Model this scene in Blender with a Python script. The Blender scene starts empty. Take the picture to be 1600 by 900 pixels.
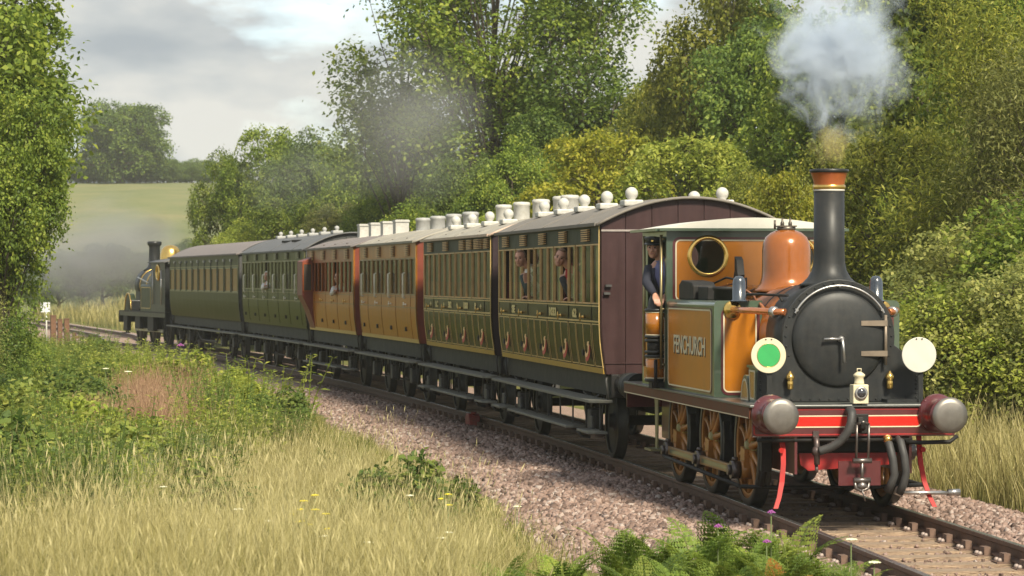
import bpy, math, random
import numpy as np
from mathutils import Vector, Matrix

random.seed(7)
rng = np.random.default_rng(11)
SC = bpy.context.scene
COL = SC.collection
PI = math.pi
R = math.radians

# ------------------------------------------------------------------ camera
CAM_H, FPX = 2.41, 4600.0
cam_d = bpy.data.cameras.new('camera')
cam = bpy.data.objects.new('camera', cam_d)
COL.objects.link(cam)
cam.location = (0, 0, CAM_H)
cam.rotation_euler = (R(90) - math.atan(15 / FPX), 0, 0)
cam_d.sensor_width = 36
cam_d.lens = FPX * 36 / 1600
cam_d.clip_start, cam_d.clip_end = 0.5, 9000
cam_d.dof.use_dof = True
cam_d.dof.focus_distance = 33
cam_d.dof.aperture_fstop = 6.3
SC.camera = cam

# ------------------------------------------------------------------ view
SC.view_settings.view_transform = 'Standard'
SC.view_settings.look = 'None'
SC.view_settings.gamma = 1
SC.view_settings.use_curve_mapping = False
SC.view_settings.exposure = 1.64
SC.cycles.max_bounces = 6
SC.cycles.diffuse_bounces = 4
SC.cycles.glossy_bounces = 3
SC.cycles.transmission_bounces = 4
SC.cycles.transparent_max_bounces = 10
SC.cycles.volume_bounces = 2
SC.cycles.volume_max_steps = 96
SC.cycles.caustics_reflective = False
SC.cycles.caustics_refractive = False
SC.cycles.use_denoising = True
SC.cycles.sample_clamp_indirect = 6

# ------------------------------------------------------------------ sun and sky
SUN_EL, SUN_AZ = R(44), R(156)          # azimuth clockwise from +Y: behind the camera, to its right
sd = Vector((math.sin(SUN_AZ) * math.cos(SUN_EL), math.cos(SUN_AZ) * math.cos(SUN_EL), math.sin(SUN_EL)))
sun_d = bpy.data.lights.new('sun', 'SUN')
sun_d.energy = 2.5
sun_d.angle = R(10)
sun_d.color = (1.0, 0.91, 0.72)
sun = bpy.data.objects.new('sun', sun_d)
COL.objects.link(sun)
sun.rotation_euler = sd.to_track_quat('Z', 'Y').to_euler()

W = bpy.data.worlds.new('World')
SC.world = W
W.use_nodes = True
nt = W.node_tree
nt.nodes.clear()


def N(nt, typ, **kw):
    n = nt.nodes.new(typ)
    for k, v in kw.items():
        if k in n.inputs.keys():
            n.inputs[k].default_value = v
        else:
            setattr(n, k, v)
    return n


def ramp(nt, stops, fac=None, interp='LINEAR'):
    r = nt.nodes.new('ShaderNodeValToRGB')
    r.color_ramp.interpolation = interp
    e = r.color_ramp.elements
    while len(e) < len(stops):
        e.new(0.5)
    for el, (p, c) in zip(e, stops):
        el.position = p
        el.color = (*c, 1) if len(c) == 3 else c
    if fac is not None:
        nt.links.new(fac, r.inputs['Fac'])
    return r


sky = N(nt, 'ShaderNodeTexSky', sky_type='NISHITA', sun_disc=False, sun_elevation=SUN_EL, sun_rotation=SUN_AZ)
sky.air_density, sky.dust_density = 1.0, 1.4
tc = N(nt, 'ShaderNodeTexCoord')
mp = N(nt, 'ShaderNodeMapping')
mp.inputs['Scale'].default_value = (1, 1, 2.6)
mp.inputs['Location'].default_value = (0.32, 0.0, 0.10)
nt.links.new(tc.outputs['Generated'], mp.inputs['Vector'])
n1 = N(nt, 'ShaderNodeTexNoise', Scale=9.0, Detail=6.0, Roughness=0.52)
n2 = N(nt, 'ShaderNodeTexNoise', Scale=15.0, Detail=5.0, Roughness=0.5)
nt.links.new(mp.outputs[0], n1.inputs['Vector'])
nt.links.new(mp.outputs[0], n2.inputs['Vector'])
cover = ramp(nt, [(0.36, (0.25,) * 3), (0.50, (1, 1, 1))], n1.outputs['Fac'])
shade = ramp(nt, [(0.33, (1.45, 1.60, 1.70)), (0.48, (1.95, 2.05, 2.05)), (0.62, (2.6, 2.58, 2.42))], n2.outputs['Fac'])
mix = N(nt, 'ShaderNodeMixRGB')
nt.links.new(cover.outputs[0], mix.inputs[0])
nt.links.new(sky.outputs[0], mix.inputs[1])
nt.links.new(shade.outputs[0], mix.inputs[2])
bg = N(nt, 'ShaderNodeBackground', Strength=0.10)
nt.links.new(mix.outputs[0], bg.inputs['Color'])
wo = N(nt, 'ShaderNodeOutputWorld')
nt.links.new(bg.outputs[0], wo.inputs['Surface'])


# ------------------------------------------------------------------ materials
def mat(name, col, rough=0.5, metal=0.0, var=0.18, scale=6.0, bump=0.0, bscale=30.0, coat=0.0, stretch=(1, 1, 1), dirt=0.0, dirtcol=(0.10, 0.08, 0.06), spec=0.5):
    m = bpy.data.materials.new(name)
    m.use_nodes = True
    t = m.node_tree
    b = t.nodes['Principled BSDF']
    b.inputs['Roughness'].default_value = rough
    b.inputs['Metallic'].default_value = metal
    b.inputs['Specular IOR Level'].default_value = spec
    b.inputs['Coat Weight'].default_value = coat
    b.inputs['Coat Roughness'].default_value = 0.06
    c = N(t, 'ShaderNodeTexCoord')
    mpn = N(t, 'ShaderNodeMapping')
    mpn.inputs['Scale'].default_value = stretch
    t.links.new(c.outputs['Object'], mpn.inputs['Vector'])
    n = N(t, 'ShaderNodeTexNoise', Scale=scale, Detail=5.0, Roughness=0.6)
    t.links.new(mpn.outputs[0], n.inputs['Vector'])
    lo = tuple(max(0, x * (1 - var)) for x in col)
    hi = tuple(min(1, x * (1 + var)) for x in col)
    r = ramp(t, [(0.3, lo), (0.7, hi)], n.outputs['Fac'])
    last = r.outputs[0]
    if dirt:
        n3 = N(t, 'ShaderNodeTexNoise', Scale=scale * 2.7, Detail=6.0, Roughness=0.7)
        t.links.new(c.outputs['Object'], n3.inputs['Vector'])
        r3 = ramp(t, [(0.45, (0, 0, 0)), (0.75, (dirt,) * 3)], n3.outputs['Fac'])
        mx = N(t, 'ShaderNodeMixRGB')
        t.links.new(r3.outputs[0], mx.inputs[0])
        t.links.new(last, mx.inputs[1])
        mx.inputs[2].default_value = (*dirtcol, 1)
        last = mx.outputs[0]
    t.links.new(last, b.inputs['Base Color'])
    rr = N(t, 'ShaderNodeMapRange')
    t.links.new(n.outputs['Fac'], rr.inputs[0])
    rr.inputs[3].default_value = max(0.03, rough * 0.8)
    rr.inputs[4].default_value = min(1, rough * 1.2)
    t.links.new(rr.outputs[0], b.inputs['Roughness'])
    if bump:
        nb = N(t, 'ShaderNodeTexNoise', Scale=bscale, Detail=4.0)
        t.links.new(mpn.outputs[0], nb.inputs['Vector'])
        bp = N(t, 'ShaderNodeBump', Strength=bump, Distance=0.02)
        t.links.new(nb.outputs['Fac'], bp.inputs['Height'])
        t.links.new(bp.outputs[0], b.inputs['Normal'])
    return m


def leafmat(name, stops, trans=0.5, rough=0.55, objvar=0.2, gain=(2.85, 2.5, 1.85)):
    """stops: colours along the per-leaf tint attribute"""
    m = bpy.data.materials.new(name)
    m.use_nodes = True
    t = m.node_tree
    b = t.nodes['Principled BSDF']
    out = t.nodes['Material Output']
    a = N(t, 'ShaderNodeAttribute', attribute_name='tint')
    r = ramp(t, [(i / (len(stops) - 1), tuple(x * g for x, g in zip(c, gain))) for i, c in enumerate(stops)], a.outputs['Fac'])
    oi = N(t, 'ShaderNodeObjectInfo')
    mr = N(t, 'ShaderNodeMapRange')
    t.links.new(oi.outputs['Random'], mr.inputs[0])
    mr.inputs[3].default_value = 1 - objvar
    mr.inputs[4].default_value = 1 + objvar
    hs = N(t, 'ShaderNodeHueSaturation')
    t.links.new(r.outputs[0], hs.inputs['Color'])
    t.links.new(mr.outputs[0], hs.inputs['Value'])
    t.links.new(hs.outputs[0], b.inputs['Base Color'])
    b.inputs['Roughness'].default_value = rough
    b.inputs['Specular IOR Level'].default_value = 0.3
    tr = N(t, 'ShaderNodeBsdfTranslucent')
    t.links.new(hs.outputs[0], tr.inputs['Color'])
    mx = N(t, 'ShaderNodeMixShader')
    mx.inputs[0].default_value = trans
    t.links.new(b.outputs[0], mx.inputs[1])
    t.links.new(tr.outputs[0], mx.inputs[2])
    t.links.new(mx.outputs[0], out.inputs['Surface'])
    return m


def glassmat(name, tint=(0.75, 0.78, 0.72), refl=0.16):
    m = bpy.data.materials.new(name)
    m.use_nodes = True
    t = m.node_tree
    t.nodes.remove(t.nodes['Principled BSDF'])
    out = t.nodes['Material Output']
    tr = N(t, 'ShaderNodeBsdfTransparent')
    tr.inputs['Color'].default_value = (*tint, 1)
    gl = N(t, 'ShaderNodeBsdfGlossy', Roughness=0.03)
    gl.inputs['Color'].default_value = (0.9, 0.92, 0.9, 1)
    lw = N(t, 'ShaderNodeLayerWeight', Blend=0.25)
    ad = N(t, 'ShaderNodeMath', operation='MULTIPLY_ADD')
    t.links.new(lw.outputs['Fresnel'], ad.inputs[0])
    ad.inputs[1].default_value = 0.35
    ad.inputs[2].default_value = refl * 0.4
    mx = N(t, 'ShaderNodeMixShader')
    t.links.new(ad.outputs[0], mx.inputs[0])
    t.links.new(tr.outputs[0], mx.inputs[1])
    t.links.new(gl.outputs[0], mx.inputs[2])
    t.links.new(mx.outputs[0], out.inputs['Surface'])
    return m


# ------------------------------------------------------------------ mesh helpers
class MB:
    """collects verts and faces; build() links ONE mesh object"""

    def __init__(s):
        s.v, s.f, s.sm = [], [], []

    def add(s, v, f, smooth=False):
        o = len(s.v)
        s.v += [tuple(p) for p in v]
        s.f += [tuple(i + o for i in q) for q in f]
        s.sm += [smooth] * len(f)
        return s

    def box(s, x0, x1, y0, y1, z0, z1):
        x0, x1 = min(x0, x1), max(x0, x1)
        y0, y1 = min(y0, y1), max(y0, y1)
        z0, z1 = min(z0, z1), max(z0, z1)
        v = [(x, y, z) for x in (x0, x1) for y in (y0, y1) for z in (z0, z1)]
        return s.add(v, [(0, 1, 3, 2), (4, 6, 7, 5), (0, 4, 5, 1), (2, 3, 7, 6), (0, 2, 6, 4), (1, 5, 7, 3)])

    def prism(s, pts, axis, a, b, smooth=False):
        """2-D outline extruded along an axis from a to b; pts in the two other axes, cyclic order"""
        n = len(pts)

        def p3(p, h):
            if axis == 'x':
                return (h, p[0], p[1])
            if axis == 'y':
                return (p[0], h, p[1])
            return (p[0], p[1], h)
        v = [p3(p, a) for p in pts] + [p3(p, b) for p in pts]
        s.add(v, [tuple(range(n))[::-1], tuple(range(n, 2 * n))])
        o = len(s.v) - 2 * n
        for i in range(n):
            j = (i + 1) % n
            s.f.append((o + i, o + j, o + n + j, o + n + i))
            s.sm.append(smooth)
        return s

    def lathe(s, prof, org=(0, 0, 0), axis=(0, 0, 1), n=24, smooth=True, caps=True):
        """prof: list of (radius, height along axis)"""
        ax = Vector(axis).normalized()
        u = ax.orthogonal().normalized()
        w = ax.cross(u)
        org = Vector(org)
        v, f = [], []
        for r, h in prof:
            for k in range(n):
                a = 2 * PI * k / n
                v.append(org + ax * h + (u * math.cos(a) + w * math.sin(a)) * max(r, 1e-4))
        for i in range(len(prof) - 1):
            for k in range(n):
                k2 = (k + 1) % n
                f.append((i * n + k, i * n + k2, (i + 1) * n + k2, (i + 1) * n + k))
        s.add(v, f, smooth)
        if caps:
            o = len(s.v) - len(v)
            s.f.append(tuple(o + k for k in range(n))[::-1])
            s.f.append(tuple(o + (len(prof) - 1) * n + k for k in range(n)))
            s.sm += [False, False]
        return s

    def cyl(s, p, q, r, n=16, smooth=True):
        p, q = Vector(p), Vector(q)
        return s.lathe([(r, 0), (r, (q - p).length)], p, q - p, n, smooth)

    def torus(s, org, axis, Rr, r, n=32, k=8, a0=0, a1=2 * PI, ref=None):
        ax = Vector(axis).normalized()
        u = Vector(ref).normalized() if ref else ax.orthogonal().normalized()
        w = ax.cross(u)
        org = Vector(org)
        full = abs(a1 - a0 - 2 * PI) < 1e-6
        pts = []
        m = n if full else n + 1
        for i in range(m):
            a = a0 + (a1 - a0) * i / n
            d = u * math.cos(a) + w * math.sin(a)
            for j in range(k):
                b = 2 * PI * j / k
                pts.append(org + d * (Rr + r * math.cos(b)) + ax * (r * math.sin(b)))
        f = []
        for i in range(n):
            i2 = (i + 1) % m
            for j in range(k):
                j2 = (j + 1) % k
                f.append((i * k + j, i2 * k + j, i2 * k + j2, i * k + j2))
        return s.add(pts, f, True)

    def tube(s, pts, r, n=8, caps=True):
        """swept tube; r number or list"""
        pts = [Vector(p) for p in pts]
        m = len(pts)
        rs = list(r) if hasattr(r, '__len__') else [r] * m
        v, f = [], []
        u = None
        for i, p in enumerate(pts):
            t = (pts[min(i + 1, m - 1)] - pts[max(i - 1, 0)]).normalized()
            if u is None:
                u = t.orthogonal().normalized()
            else:
                u = (u - t * u.dot(t))
                u = u.normalized() if u.length > 1e-6 else t.orthogonal().normalized()
            w = t.cross(u)
            for k in range(n):
                a = 2 * PI * k / n
                v.append(p + (u * math.cos(a) + w * math.sin(a)) * rs[i])
        for i in range(m - 1):
            for k in range(n):
                k2 = (k + 1) % n
                f.append((i * n + k, i * n + k2, (i + 1) * n + k2, (i + 1) * n + k))
        s.add(v, f, True)
        if caps:
            o = len(s.v) - len(v)
            s.f.append(tuple(o + k for k in range(n))[::-1])
            s.f.append(tuple(o + (m - 1) * n + k for k in range(n)))
            s.sm += [False, False]
        return s

    def ball(s, c, r, n=16, m=10, sc=(1, 1, 1)):
        v, f = [], []
        for i in range(m + 1):
            th = PI * i / m
            for k in range(n):
                a = 2 * PI * k / n
                rr = max(math.sin(th), 1e-3)
                v.append((c[0] + r * sc[0] * rr * math.cos(a), c[1] + r * sc[1] * rr * math.sin(a), c[2] + r * sc[2] * math.cos(th)))
        for i in range(m):
            for k in range(n):
                k2 = (k + 1) % n
                f.append((i * n + k, (i + 1) * n + k, (i + 1) * n + k2, i * n + k2))
        return s.add(v, f, True)

    def mesh(s, name, m=None):
        me = bpy.data.meshes.new(name)
        me.from_pydata(s.v, [], s.f)
        me.polygons.foreach_set('use_smooth', s.sm)
        if m is not None:
            me.materials.append(m)
        me.update()
        return me

    def islands(s):
        """the separate pieces, each as an MB of its own"""
        par = list(range(len(s.v)))

        def find(a):
            while par[a] != a:
                par[a] = par[par[a]]
                a = par[a]
            return a
        for q in s.f:
            r0 = find(q[0])
            for i in q[1:]:
                par[find(i)] = r0
        out = {}
        for q, sm in zip(s.f, s.sm):
            d = out.setdefault(find(q[0]), (MB(), {}))
            b, mp = d
            idx = []
            for i in q:
                if i not in mp:
                    mp[i] = len(b.v)
                    b.v.append(s.v[i])
                idx.append(mp[i])
            b.f.append(tuple(idx))
            b.sm.append(sm)
        return [d[0] for d in out.values()]

    def each(s, name, m, parent=None, bevel=0.0):
        """every separate piece as an object of its own"""
        return [b.build(name, m, parent, bevel) for b in s.islands()]

    def build(s, name, m, parent=None, bevel=0.0):
        me = s.mesh(name, m)
        o = bpy.data.objects.new(name, me)
        COL.objects.link(o)
        if parent is not None:
            o.parent = parent
        if bevel:
            b = o.modifiers.new('edge', 'BEVEL')
            b.width, b.segments, b.limit_method, b.angle_limit = bevel, 2, 'ANGLE', R(40)
        return o


def link(name, me, parent=None, loc=None):
    o = bpy.data.objects.new(name, me)
    COL.objects.link(o)
    if parent is not None:
        o.parent = parent
    if loc is not None:
        o.location = loc
    return o


def tag(o, label=None, cat=None, group=None, kind=None):
    if label:
        o['label'] = label
    if cat:
        o['category'] = cat
    if group:
        o['group'] = group
    if kind:
        o['kind'] = kind
    return o


def empty(name, loc=(0, 0, 0), rz=0.0):
    o = bpy.data.objects.new(name, None)
    o.empty_display_size = 0.2
    COL.objects.link(o)
    o.location = loc
    o.rotation_euler = (0, 0, rz)
    return o


def copy_tree(o, parent=None):
    c = o.copy()
    COL.objects.link(c)
    c.parent = parent
    for ch in list(o.children):
        copy_tree(ch, c)
    return c


def text(s, size, m, parent, name, loc, rot, ext=0.004, sx=1.0, shear=0.0, bold=0.0):
    cu = bpy.data.curves.new(name, 'FONT')
    cu.body = s
    cu.size = size
    cu.extrude = ext
    cu.align_x, cu.align_y = 'CENTER', 'CENTER'
    cu.offset = bold
    cu.resolution_u = 3
    cu.materials.append(m)
    tmp = bpy.data.objects.new(name, cu)
    me = bpy.data.meshes.new_from_object(tmp)
    bpy.data.objects.remove(tmp)
    o = bpy.data.objects.new(name, me)
    COL.objects.link(o)
    o.parent = parent
    o.location = loc
    o.rotation_euler = rot
    o.scale = (sx, 1, 1)
    return o


# ------------------------------------------------------------------ the line of the track
TC = np.array([4.979889712e-06, -1.861638780e-03, -2.254237609e-02, 5.659598783])
TD = np.polyder(TC)


def cx(y):
    y = np.asarray(y, float)
    yc = np.clip(y, 8, 128)
    return np.polyval(TC, yc) + (y - yc) * np.polyval(TD, yc) - 1.15 * np.exp(-((y - 114) / 8.5) ** 2)


def dcx(y):
    y = np.asarray(y, float)
    return np.polyval(TD, np.clip(y, 8, 128)) + 1.15 * np.exp(-((y - 114) / 8.5) ** 2) * 2 * (y - 114) / 8.5 ** 2


_Y = np.linspace(2, 420, 60001)
_X = cx(_Y)
_S = np.concatenate([[0], np.cumsum(np.hypot(np.diff(_X), np.diff(_Y)))])
_S -= np.interp(25, _Y, _S)


def trk(s):
    """point on the centre line, s metres along it away from the camera (0 at 25 m)"""
    return float(np.interp(s, _S, _X)), float(np.interp(s, _S, _Y))


def lateral(x, y):
    """signed distance from the centre line, negative on the camera's side"""
    return (x - cx(y)) / np.sqrt(1 + dcx(y) ** 2)


def at(u, y):
    """world x of a thing that stands y metres away and shows at column u of the photograph"""
    return (u - 800) * y / FPX


def sstep(a, b, x):
    t = np.clip((np.asarray(x, float) - a) / (b - a), 0, 1)
    return t * t * (3 - 2 * t)


def wob(x, y, k, seed=0.0):
    return np.sin(x * k + seed) * np.cos(y * k * 0.83 + seed * 1.7) + 0.5 * np.sin(x * k * 2.3 + y * k * 1.9 + seed * 3.1)


def gz(x, y):
    """height of the ground"""
    x, y = np.asarray(x, float), np.asarray(y, float)
    t = lateral(x, y)
    z = -0.34 + 0.0 * x
    # track bed
    bed = 1 - sstep(1.5, 3.4, np.abs(t))
    z = z + 0.04 * bed
    far = 1 - bed
    # low verge in front, beside the line
    z = z + 0.36 * (1 - sstep(20.6, 23.2, y)) * sstep(-1.75, -2.5, t)
    # bank nearest to the camera
    z = z + far * 0.25 * (1 - sstep(19, 30, y)) * sstep(-4.2, -7.0, t)
    z = z + far * 0.06 * wob(x, y, 0.55, 1.0)
    # the far side rises a little behind the line
    z = z + far * sstep(3.5, 26, t) * 1.2
    z = z + sstep(4, 12, t) * sstep(110, 150, y) * 0.7
    # meadow hill in the distance
    z = z + sstep(225, 430, y) * 14.5 - sstep(430, 900, y) * 6
    return z
# ================================================================== ground
ys = np.concatenate([np.arange(4, 60, 0.6), np.arange(60, 140, 1.5), np.arange(140, 460, 5), [480, 520, 600, 800, 1200, 1800]])
xs = np.concatenate([[-900, -700, -300, -180, -140], np.arange(-110, -30, 3), np.arange(-30, -12, 1.0), np.arange(-12, 12, 0.4), np.arange(12, 40, 1.5), np.arange(40, 120, 6), [150, 200, 300, 600, 900]])
GX, GY = np.meshgrid(xs, ys)
GZ = gz(GX, GY)
me = bpy.data.meshes.new('ground')
nx, ny = len(xs), len(ys)
vv = np.stack([GX, GY, GZ], -1).reshape(-1, 3)
ii = np.arange(nx * ny).reshape(ny, nx)
ff = np.stack([ii[:-1, :-1], ii[:-1, 1:], ii[1:, 1:], ii[1:, :-1]], -1).reshape(-1, 4)
me.from_pydata(vv.tolist(), [], ff.tolist())
me.polygons.foreach_set('use_smooth', [True] * len(ff))
gm = bpy.data.materials.new('ground')
gm.use_nodes = True
t_ = gm.node_tree
b_ = t_.nodes['Principled BSDF']
b_.inputs['Roughness'].default_value = 0.95
b_.inputs['Specular IOR Level'].default_value = 0.1
c_ = N(t_, 'ShaderNodeTexCoord')
na = N(t_, 'ShaderNodeTexNoise', Scale=0.9, Detail=8.0, Roughness=0.7)
nb_ = N(t_, 'ShaderNodeTexNoise', Scale=0.11, Detail=6.0, Roughness=0.6)
t_.links.new(c_.outputs['Object'], na.inputs['Vector'])
t_.links.new(c_.outputs['Object'], nb_.inputs['Vector'])
r1 = ramp(t_, [(0.32, (0.045, 0.055, 0.018)), (0.5, (0.11, 0.115, 0.035)), (0.68, (0.19, 0.165, 0.065))], na.outputs['Fac'])
r2 = ramp(t_, [(0.3, (0.105, 0.125, 0.05)), (0.5, (0.145, 0.155, 0.07)), (0.7, (0.195, 0.18, 0.09))], nb_.outputs['Fac'])
sx = N(t_, 'ShaderNodeSeparateXYZ')
t_.links.new(c_.outputs['Object'], sx.inputs[0])
mr_ = N(t_, 'ShaderNodeMapRange')
t_.links.new(sx.outputs['Y'], mr_.inputs[0])
mr_.inputs[1].default_value, mr_.inputs[2].default_value = 190, 250
mxx = N(t_, 'ShaderNodeMixRGB')
t_.links.new(mr_.outputs[0], mxx.inputs[0])
t_.links.new(r1.outputs[0], mxx.inputs[1])
t_.links.new(r2.outputs[0], mxx.inputs[2])
t_.links.new(mxx.outputs[0], b_.inputs['Base Color'])
bp_ = N(t_, 'ShaderNodeBump', Strength=0.6, Distance=0.1)
t_.links.new(na.outputs['Fac'], bp_.inputs['Height'])
t_.links.new(bp_.outputs[0], b_.inputs['Normal'])
me.materials.append(gm)
tag(link('ground', me), kind='structure')


# ================================================================== ballast
def sweep(prof, ss, closed=False):
    """prof: (t, z) across the line, swept along it"""
    v, f = [], []
    n = len(prof)
    for s in ss:
        x, y = trk(s)
        d = float(dcx(y))
        k = 1 / math.sqrt(1 + d * d)
        for (t, z) in prof:
            v.append((x + t * k, y - t * d * k, z))
    m = n if closed else n - 1
    for i in range(len(ss) - 1):
        for j in range(m):
            j2 = (j + 1) % n
            f.append((i * n + j, i * n + j2, (i + 1) * n + j2, (i + 1) * n + j))
    if closed:
        f.append(tuple(range(n)))
        f.append(tuple((len(ss) - 1) * n + j for j in range(n))[::-1])
    return v, f


SS = list(np.concatenate([np.arange(-14, 60, 0.5), np.arange(60, 320, 4.0)]))
m_ballast = mat('ballast', (0.26, 0.18, 0.14), 0.9, var=0.42, scale=22, bump=1.0, bscale=30, dirt=0.5, dirtcol=(0.16, 0.11, 0.085))
bprof = [(-3.7, -0.60), (-3.2, -0.40), (-2.5, -0.26), (-1.9, -0.19), (-1.45, -0.175), (-1.1, -0.19), (-0.5, -0.205), (0, -0.205), (0.5, -0.205), (1.1, -0.19), (1.45, -0.16), (1.9, -0.15), (2.4, -0.2), (2.8, -0.32), (3.3, -0.6)]
b = MB()
b.add(*sweep(bprof, SS), smooth=True)
tag(b.build('ballast_bed', m_ballast), kind='structure')


def bz(t):
    return np.interp(t, [p[0] for p in bprof], [p[1] for p in bprof])


def rot_rand(n):
    q = rng.normal(size=(n, 4))
    q /= np.linalg.norm(q, axis=1)[:, None]
    w, x, y, z = q.T
    return np.stack([np.stack([1 - 2 * (y * y + z * z), 2 * (x * y - z * w), 2 * (x * z + y * w)], -1),
                     np.stack([2 * (x * y + z * w), 1 - 2 * (x * x + z * z), 2 * (y * z - x * w)], -1),
                     np.stack([2 * (x * z - y * w), 2 * (y * z + x * w), 1 - 2 * (x * x + y * y)], -1)], 1)


def fast_mesh(name, V, F, tint=None, m=None, smooth=False):
    """V (n,3), F (k, c) all faces with the same corner count"""
    me = bpy.data.meshes.new(name)
    me.vertices.add(len(V))
    me.vertices.foreach_set('co', np.ascontiguousarray(V, np.float32).ravel())
    k, c = F.shape
    me.loops.add(k * c)
    me.loops.foreach_set('vertex_index', np.ascontiguousarray(F, np.int32).ravel())
    me.polygons.add(k)
    me.polygons.foreach_set('loop_start', np.arange(0, k * c, c, dtype=np.int32))
    me.polygons.foreach_set('loop_total', np.full(k, c, np.int32))
    if smooth:
        me.polygons.foreach_set('use_smooth', np.ones(k, bool))
    if tint is not None:
        a = me.attributes.new('tint', 'FLOAT', 'POINT')
        a.data.foreach_set('value', np.ascontiguousarray(tint, np.float32))
    if m is not None:
        me.materials.append(m)
    me.update(calc_edges=True)
    return me


def scatter_stones(n, s0, s1, t0, t1, sz=(0.026, 0.046), near=1.6):
    s = s0 + (s1 - s0) * rng.random(n) ** near
    t = t0 + (t1 - t0) * rng.random(n)
    y = np.interp(s, _S, _Y)
    x = np.interp(s, _S, _X)
    d = dcx(y)
    k = 1 / np.sqrt(1 + d * d)
    P = np.stack([x + t * k, y - t * d * k, bz(t) + rng.uniform(-0.005, 0.022, n)], -1)
    cube = np.array([(i, j, l) for i in (-1, 1) for j in (-1, 1) for l in (-1, 1)], float)
    fc = np.array([(0, 1, 3, 2), (4, 6, 7, 5), (0, 4, 5, 1), (2, 3, 7, 6), (0, 2, 6, 4), (1, 5, 7, 3)])
    V = cube[None] * (1 + rng.uniform(-0.45, 0.35, (n, 8, 3)))
    V = V * (rng.uniform(*sz, n)[:, None, None] * rng.uniform(0.6, 1.15, (n, 1, 3)))
    V = np.einsum('nij,nkj->nki', rot_rand(n), V) + P[:, None]
    F = (fc[None] + (np.arange(n) * 8)[:, None, None]).reshape(-1, 4)
    return V.reshape(-1, 3), F, np.repeat(rng.random(n), 8)


m_stone = bpy.data.materials.new('ballast_stone')
m_stone.use_nodes = True
t_ = m_stone.node_tree
a_ = N(t_, 'ShaderNodeAttribute', attribute_name='tint')
r_ = ramp(t_, [(0, (0.08, 0.052, 0.040)), (0.2, (0.17, 0.112, 0.088)), (0.55, (0.25, 0.168, 0.136)), (0.85, (0.29, 0.21, 0.175)), (1, (0.36, 0.30, 0.265))], a_.outputs['Fac'])
t_.links.new(r_.outputs[0], t_.nodes['Principled BSDF'].inputs['Base Color'])
t_.nodes['Principled BSDF'].inputs['Roughness'].default_value = 0.9
parts = [scatter_stones(46000, -4, 46, -3.25, -0.92, (0.014, 0.038), 1.7), scatter_stones(13000, -4, 14, 0.92, 2.75, (0.018, 0.034)), scatter_stones(1500, -4, 10, -0.6, 0.6, (0.008, 0.018))]
o_ = 0
Vs, Fs, Ts = [], [], []
for V, F, T in parts:
    Vs.append(V)
    Fs.append(F + o_)
    Ts.append(T)
    o_ += len(V)
tag(link('ballast_gravel', fast_mesh('ballast_gravel', np.concatenate(Vs), np.concatenate(Fs), np.concatenate(Ts), m_stone)), kind='stuff')

# ================================================================== rails and sleepers
m_rail = mat('rail_steel', (0.105, 0.058, 0.038), 0.65, 0.2, var=0.35, scale=9, bump=0.3, dirt=0.4, dirtcol=(0.16, 0.09, 0.06))
m_railtop = mat('rail_head', (0.30, 0.29, 0.28), 0.28, 0.9, var=0.2, scale=20)
m_sleeper = mat('sleeper_wood', (0.29, 0.21, 0.142), 0.9, var=0.35, scale=7, bump=0.9, bscale=14, stretch=(14, 1, 6), dirt=0.6, dirtcol=(0.15, 0.10, 0.07))
m_chair = mat('rail_chair', (0.15, 0.095, 0.07), 0.8, 0.2, var=0.3, scale=20)
m_bolt = mat('chair_bolt', (0.30, 0.24, 0.21), 0.6, 0.3)
track = empty('railway_track')
tag(track, 'single railway line of two rusty rails on timber sleepers curving away under the train', 'railway track')
RP = [(-0.035, 0.0), (0.035, 0.0), (0.036, -0.035), (0.009, -0.05), (0.009, -0.125), (0.065, -0.14), (0.065, -0.152), (-0.065, -0.152), (-0.065, -0.14), (-0.009, -0.125), (-0.009, -0.05), (-0.036, -0.035)]
for side in (-1, 1):
    b = MB()
    b.add(*sweep([(side * 0.7525 + p, z - 0.003) for p, z in RP[::-1]], SS, True))
    ro = b.build('rail', m_rail, track)
    b = MB()
    b.add(*sweep([(side * 0.7525 - 0.03, -0.006), (side * 0.7525 - 0.027, 0.0), (side * 0.7525 + 0.027, 0.0), (side * 0.7525 + 0.03, -0.006)][::-1], SS, True))
    b.build('running_surface', m_railtop, ro)
sl_me, ch_me = [], []
for k in range(4):
    b = MB()
    w = 0.125 + 0.006 * (k % 3)
    b.box(-w, w, -1.27, 1.27, -0.30, -0.168 - 0.006 * (k % 2))
    me = b.mesh('sleeper', m_sleeper)
    sl_me.append(me)
b = MB()
b.box(-0.10, 0.10, -0.20, 0.20, -0.175, -0.158)
b.box(-0.075, 0.075, 0.068, 0.13, -0.16, -0.085)
b.box(-0.075, 0.075, -0.13, -0.068, -0.16, -0.085)
ch_me = b.mesh('rail_chair', m_chair)
b = MB()
b.lathe([(0.024, 0), (0.024, 0.02), (0.014, 0.035)], (0, 0, -0.16), n=7)
bo_me = b.mesh('bolt', m_bolt)
for i in range(92):
    s = -4.2 + 0.655 * i + rng.uniform(-0.03, 0.03)
    x, y = trk(s)
    o = link('sleeper', sl_me[i % 4], track, (x, y, 0))
    o.rotation_euler = (0, 0, math.atan2(1, float(dcx(y))) + rng.normal() * 0.012)
    if i < 60:
        for sy in (-0.7525, 0.7525):
            c = link('rail_chair', ch_me, o, (0, sy, 0))
            if i < 26:
                for bx in (-0.05, 0.05):
                    for by in (-0.165, 0.165):
                        link('bolt', bo_me, o, (bx, sy + by, 0))
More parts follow.
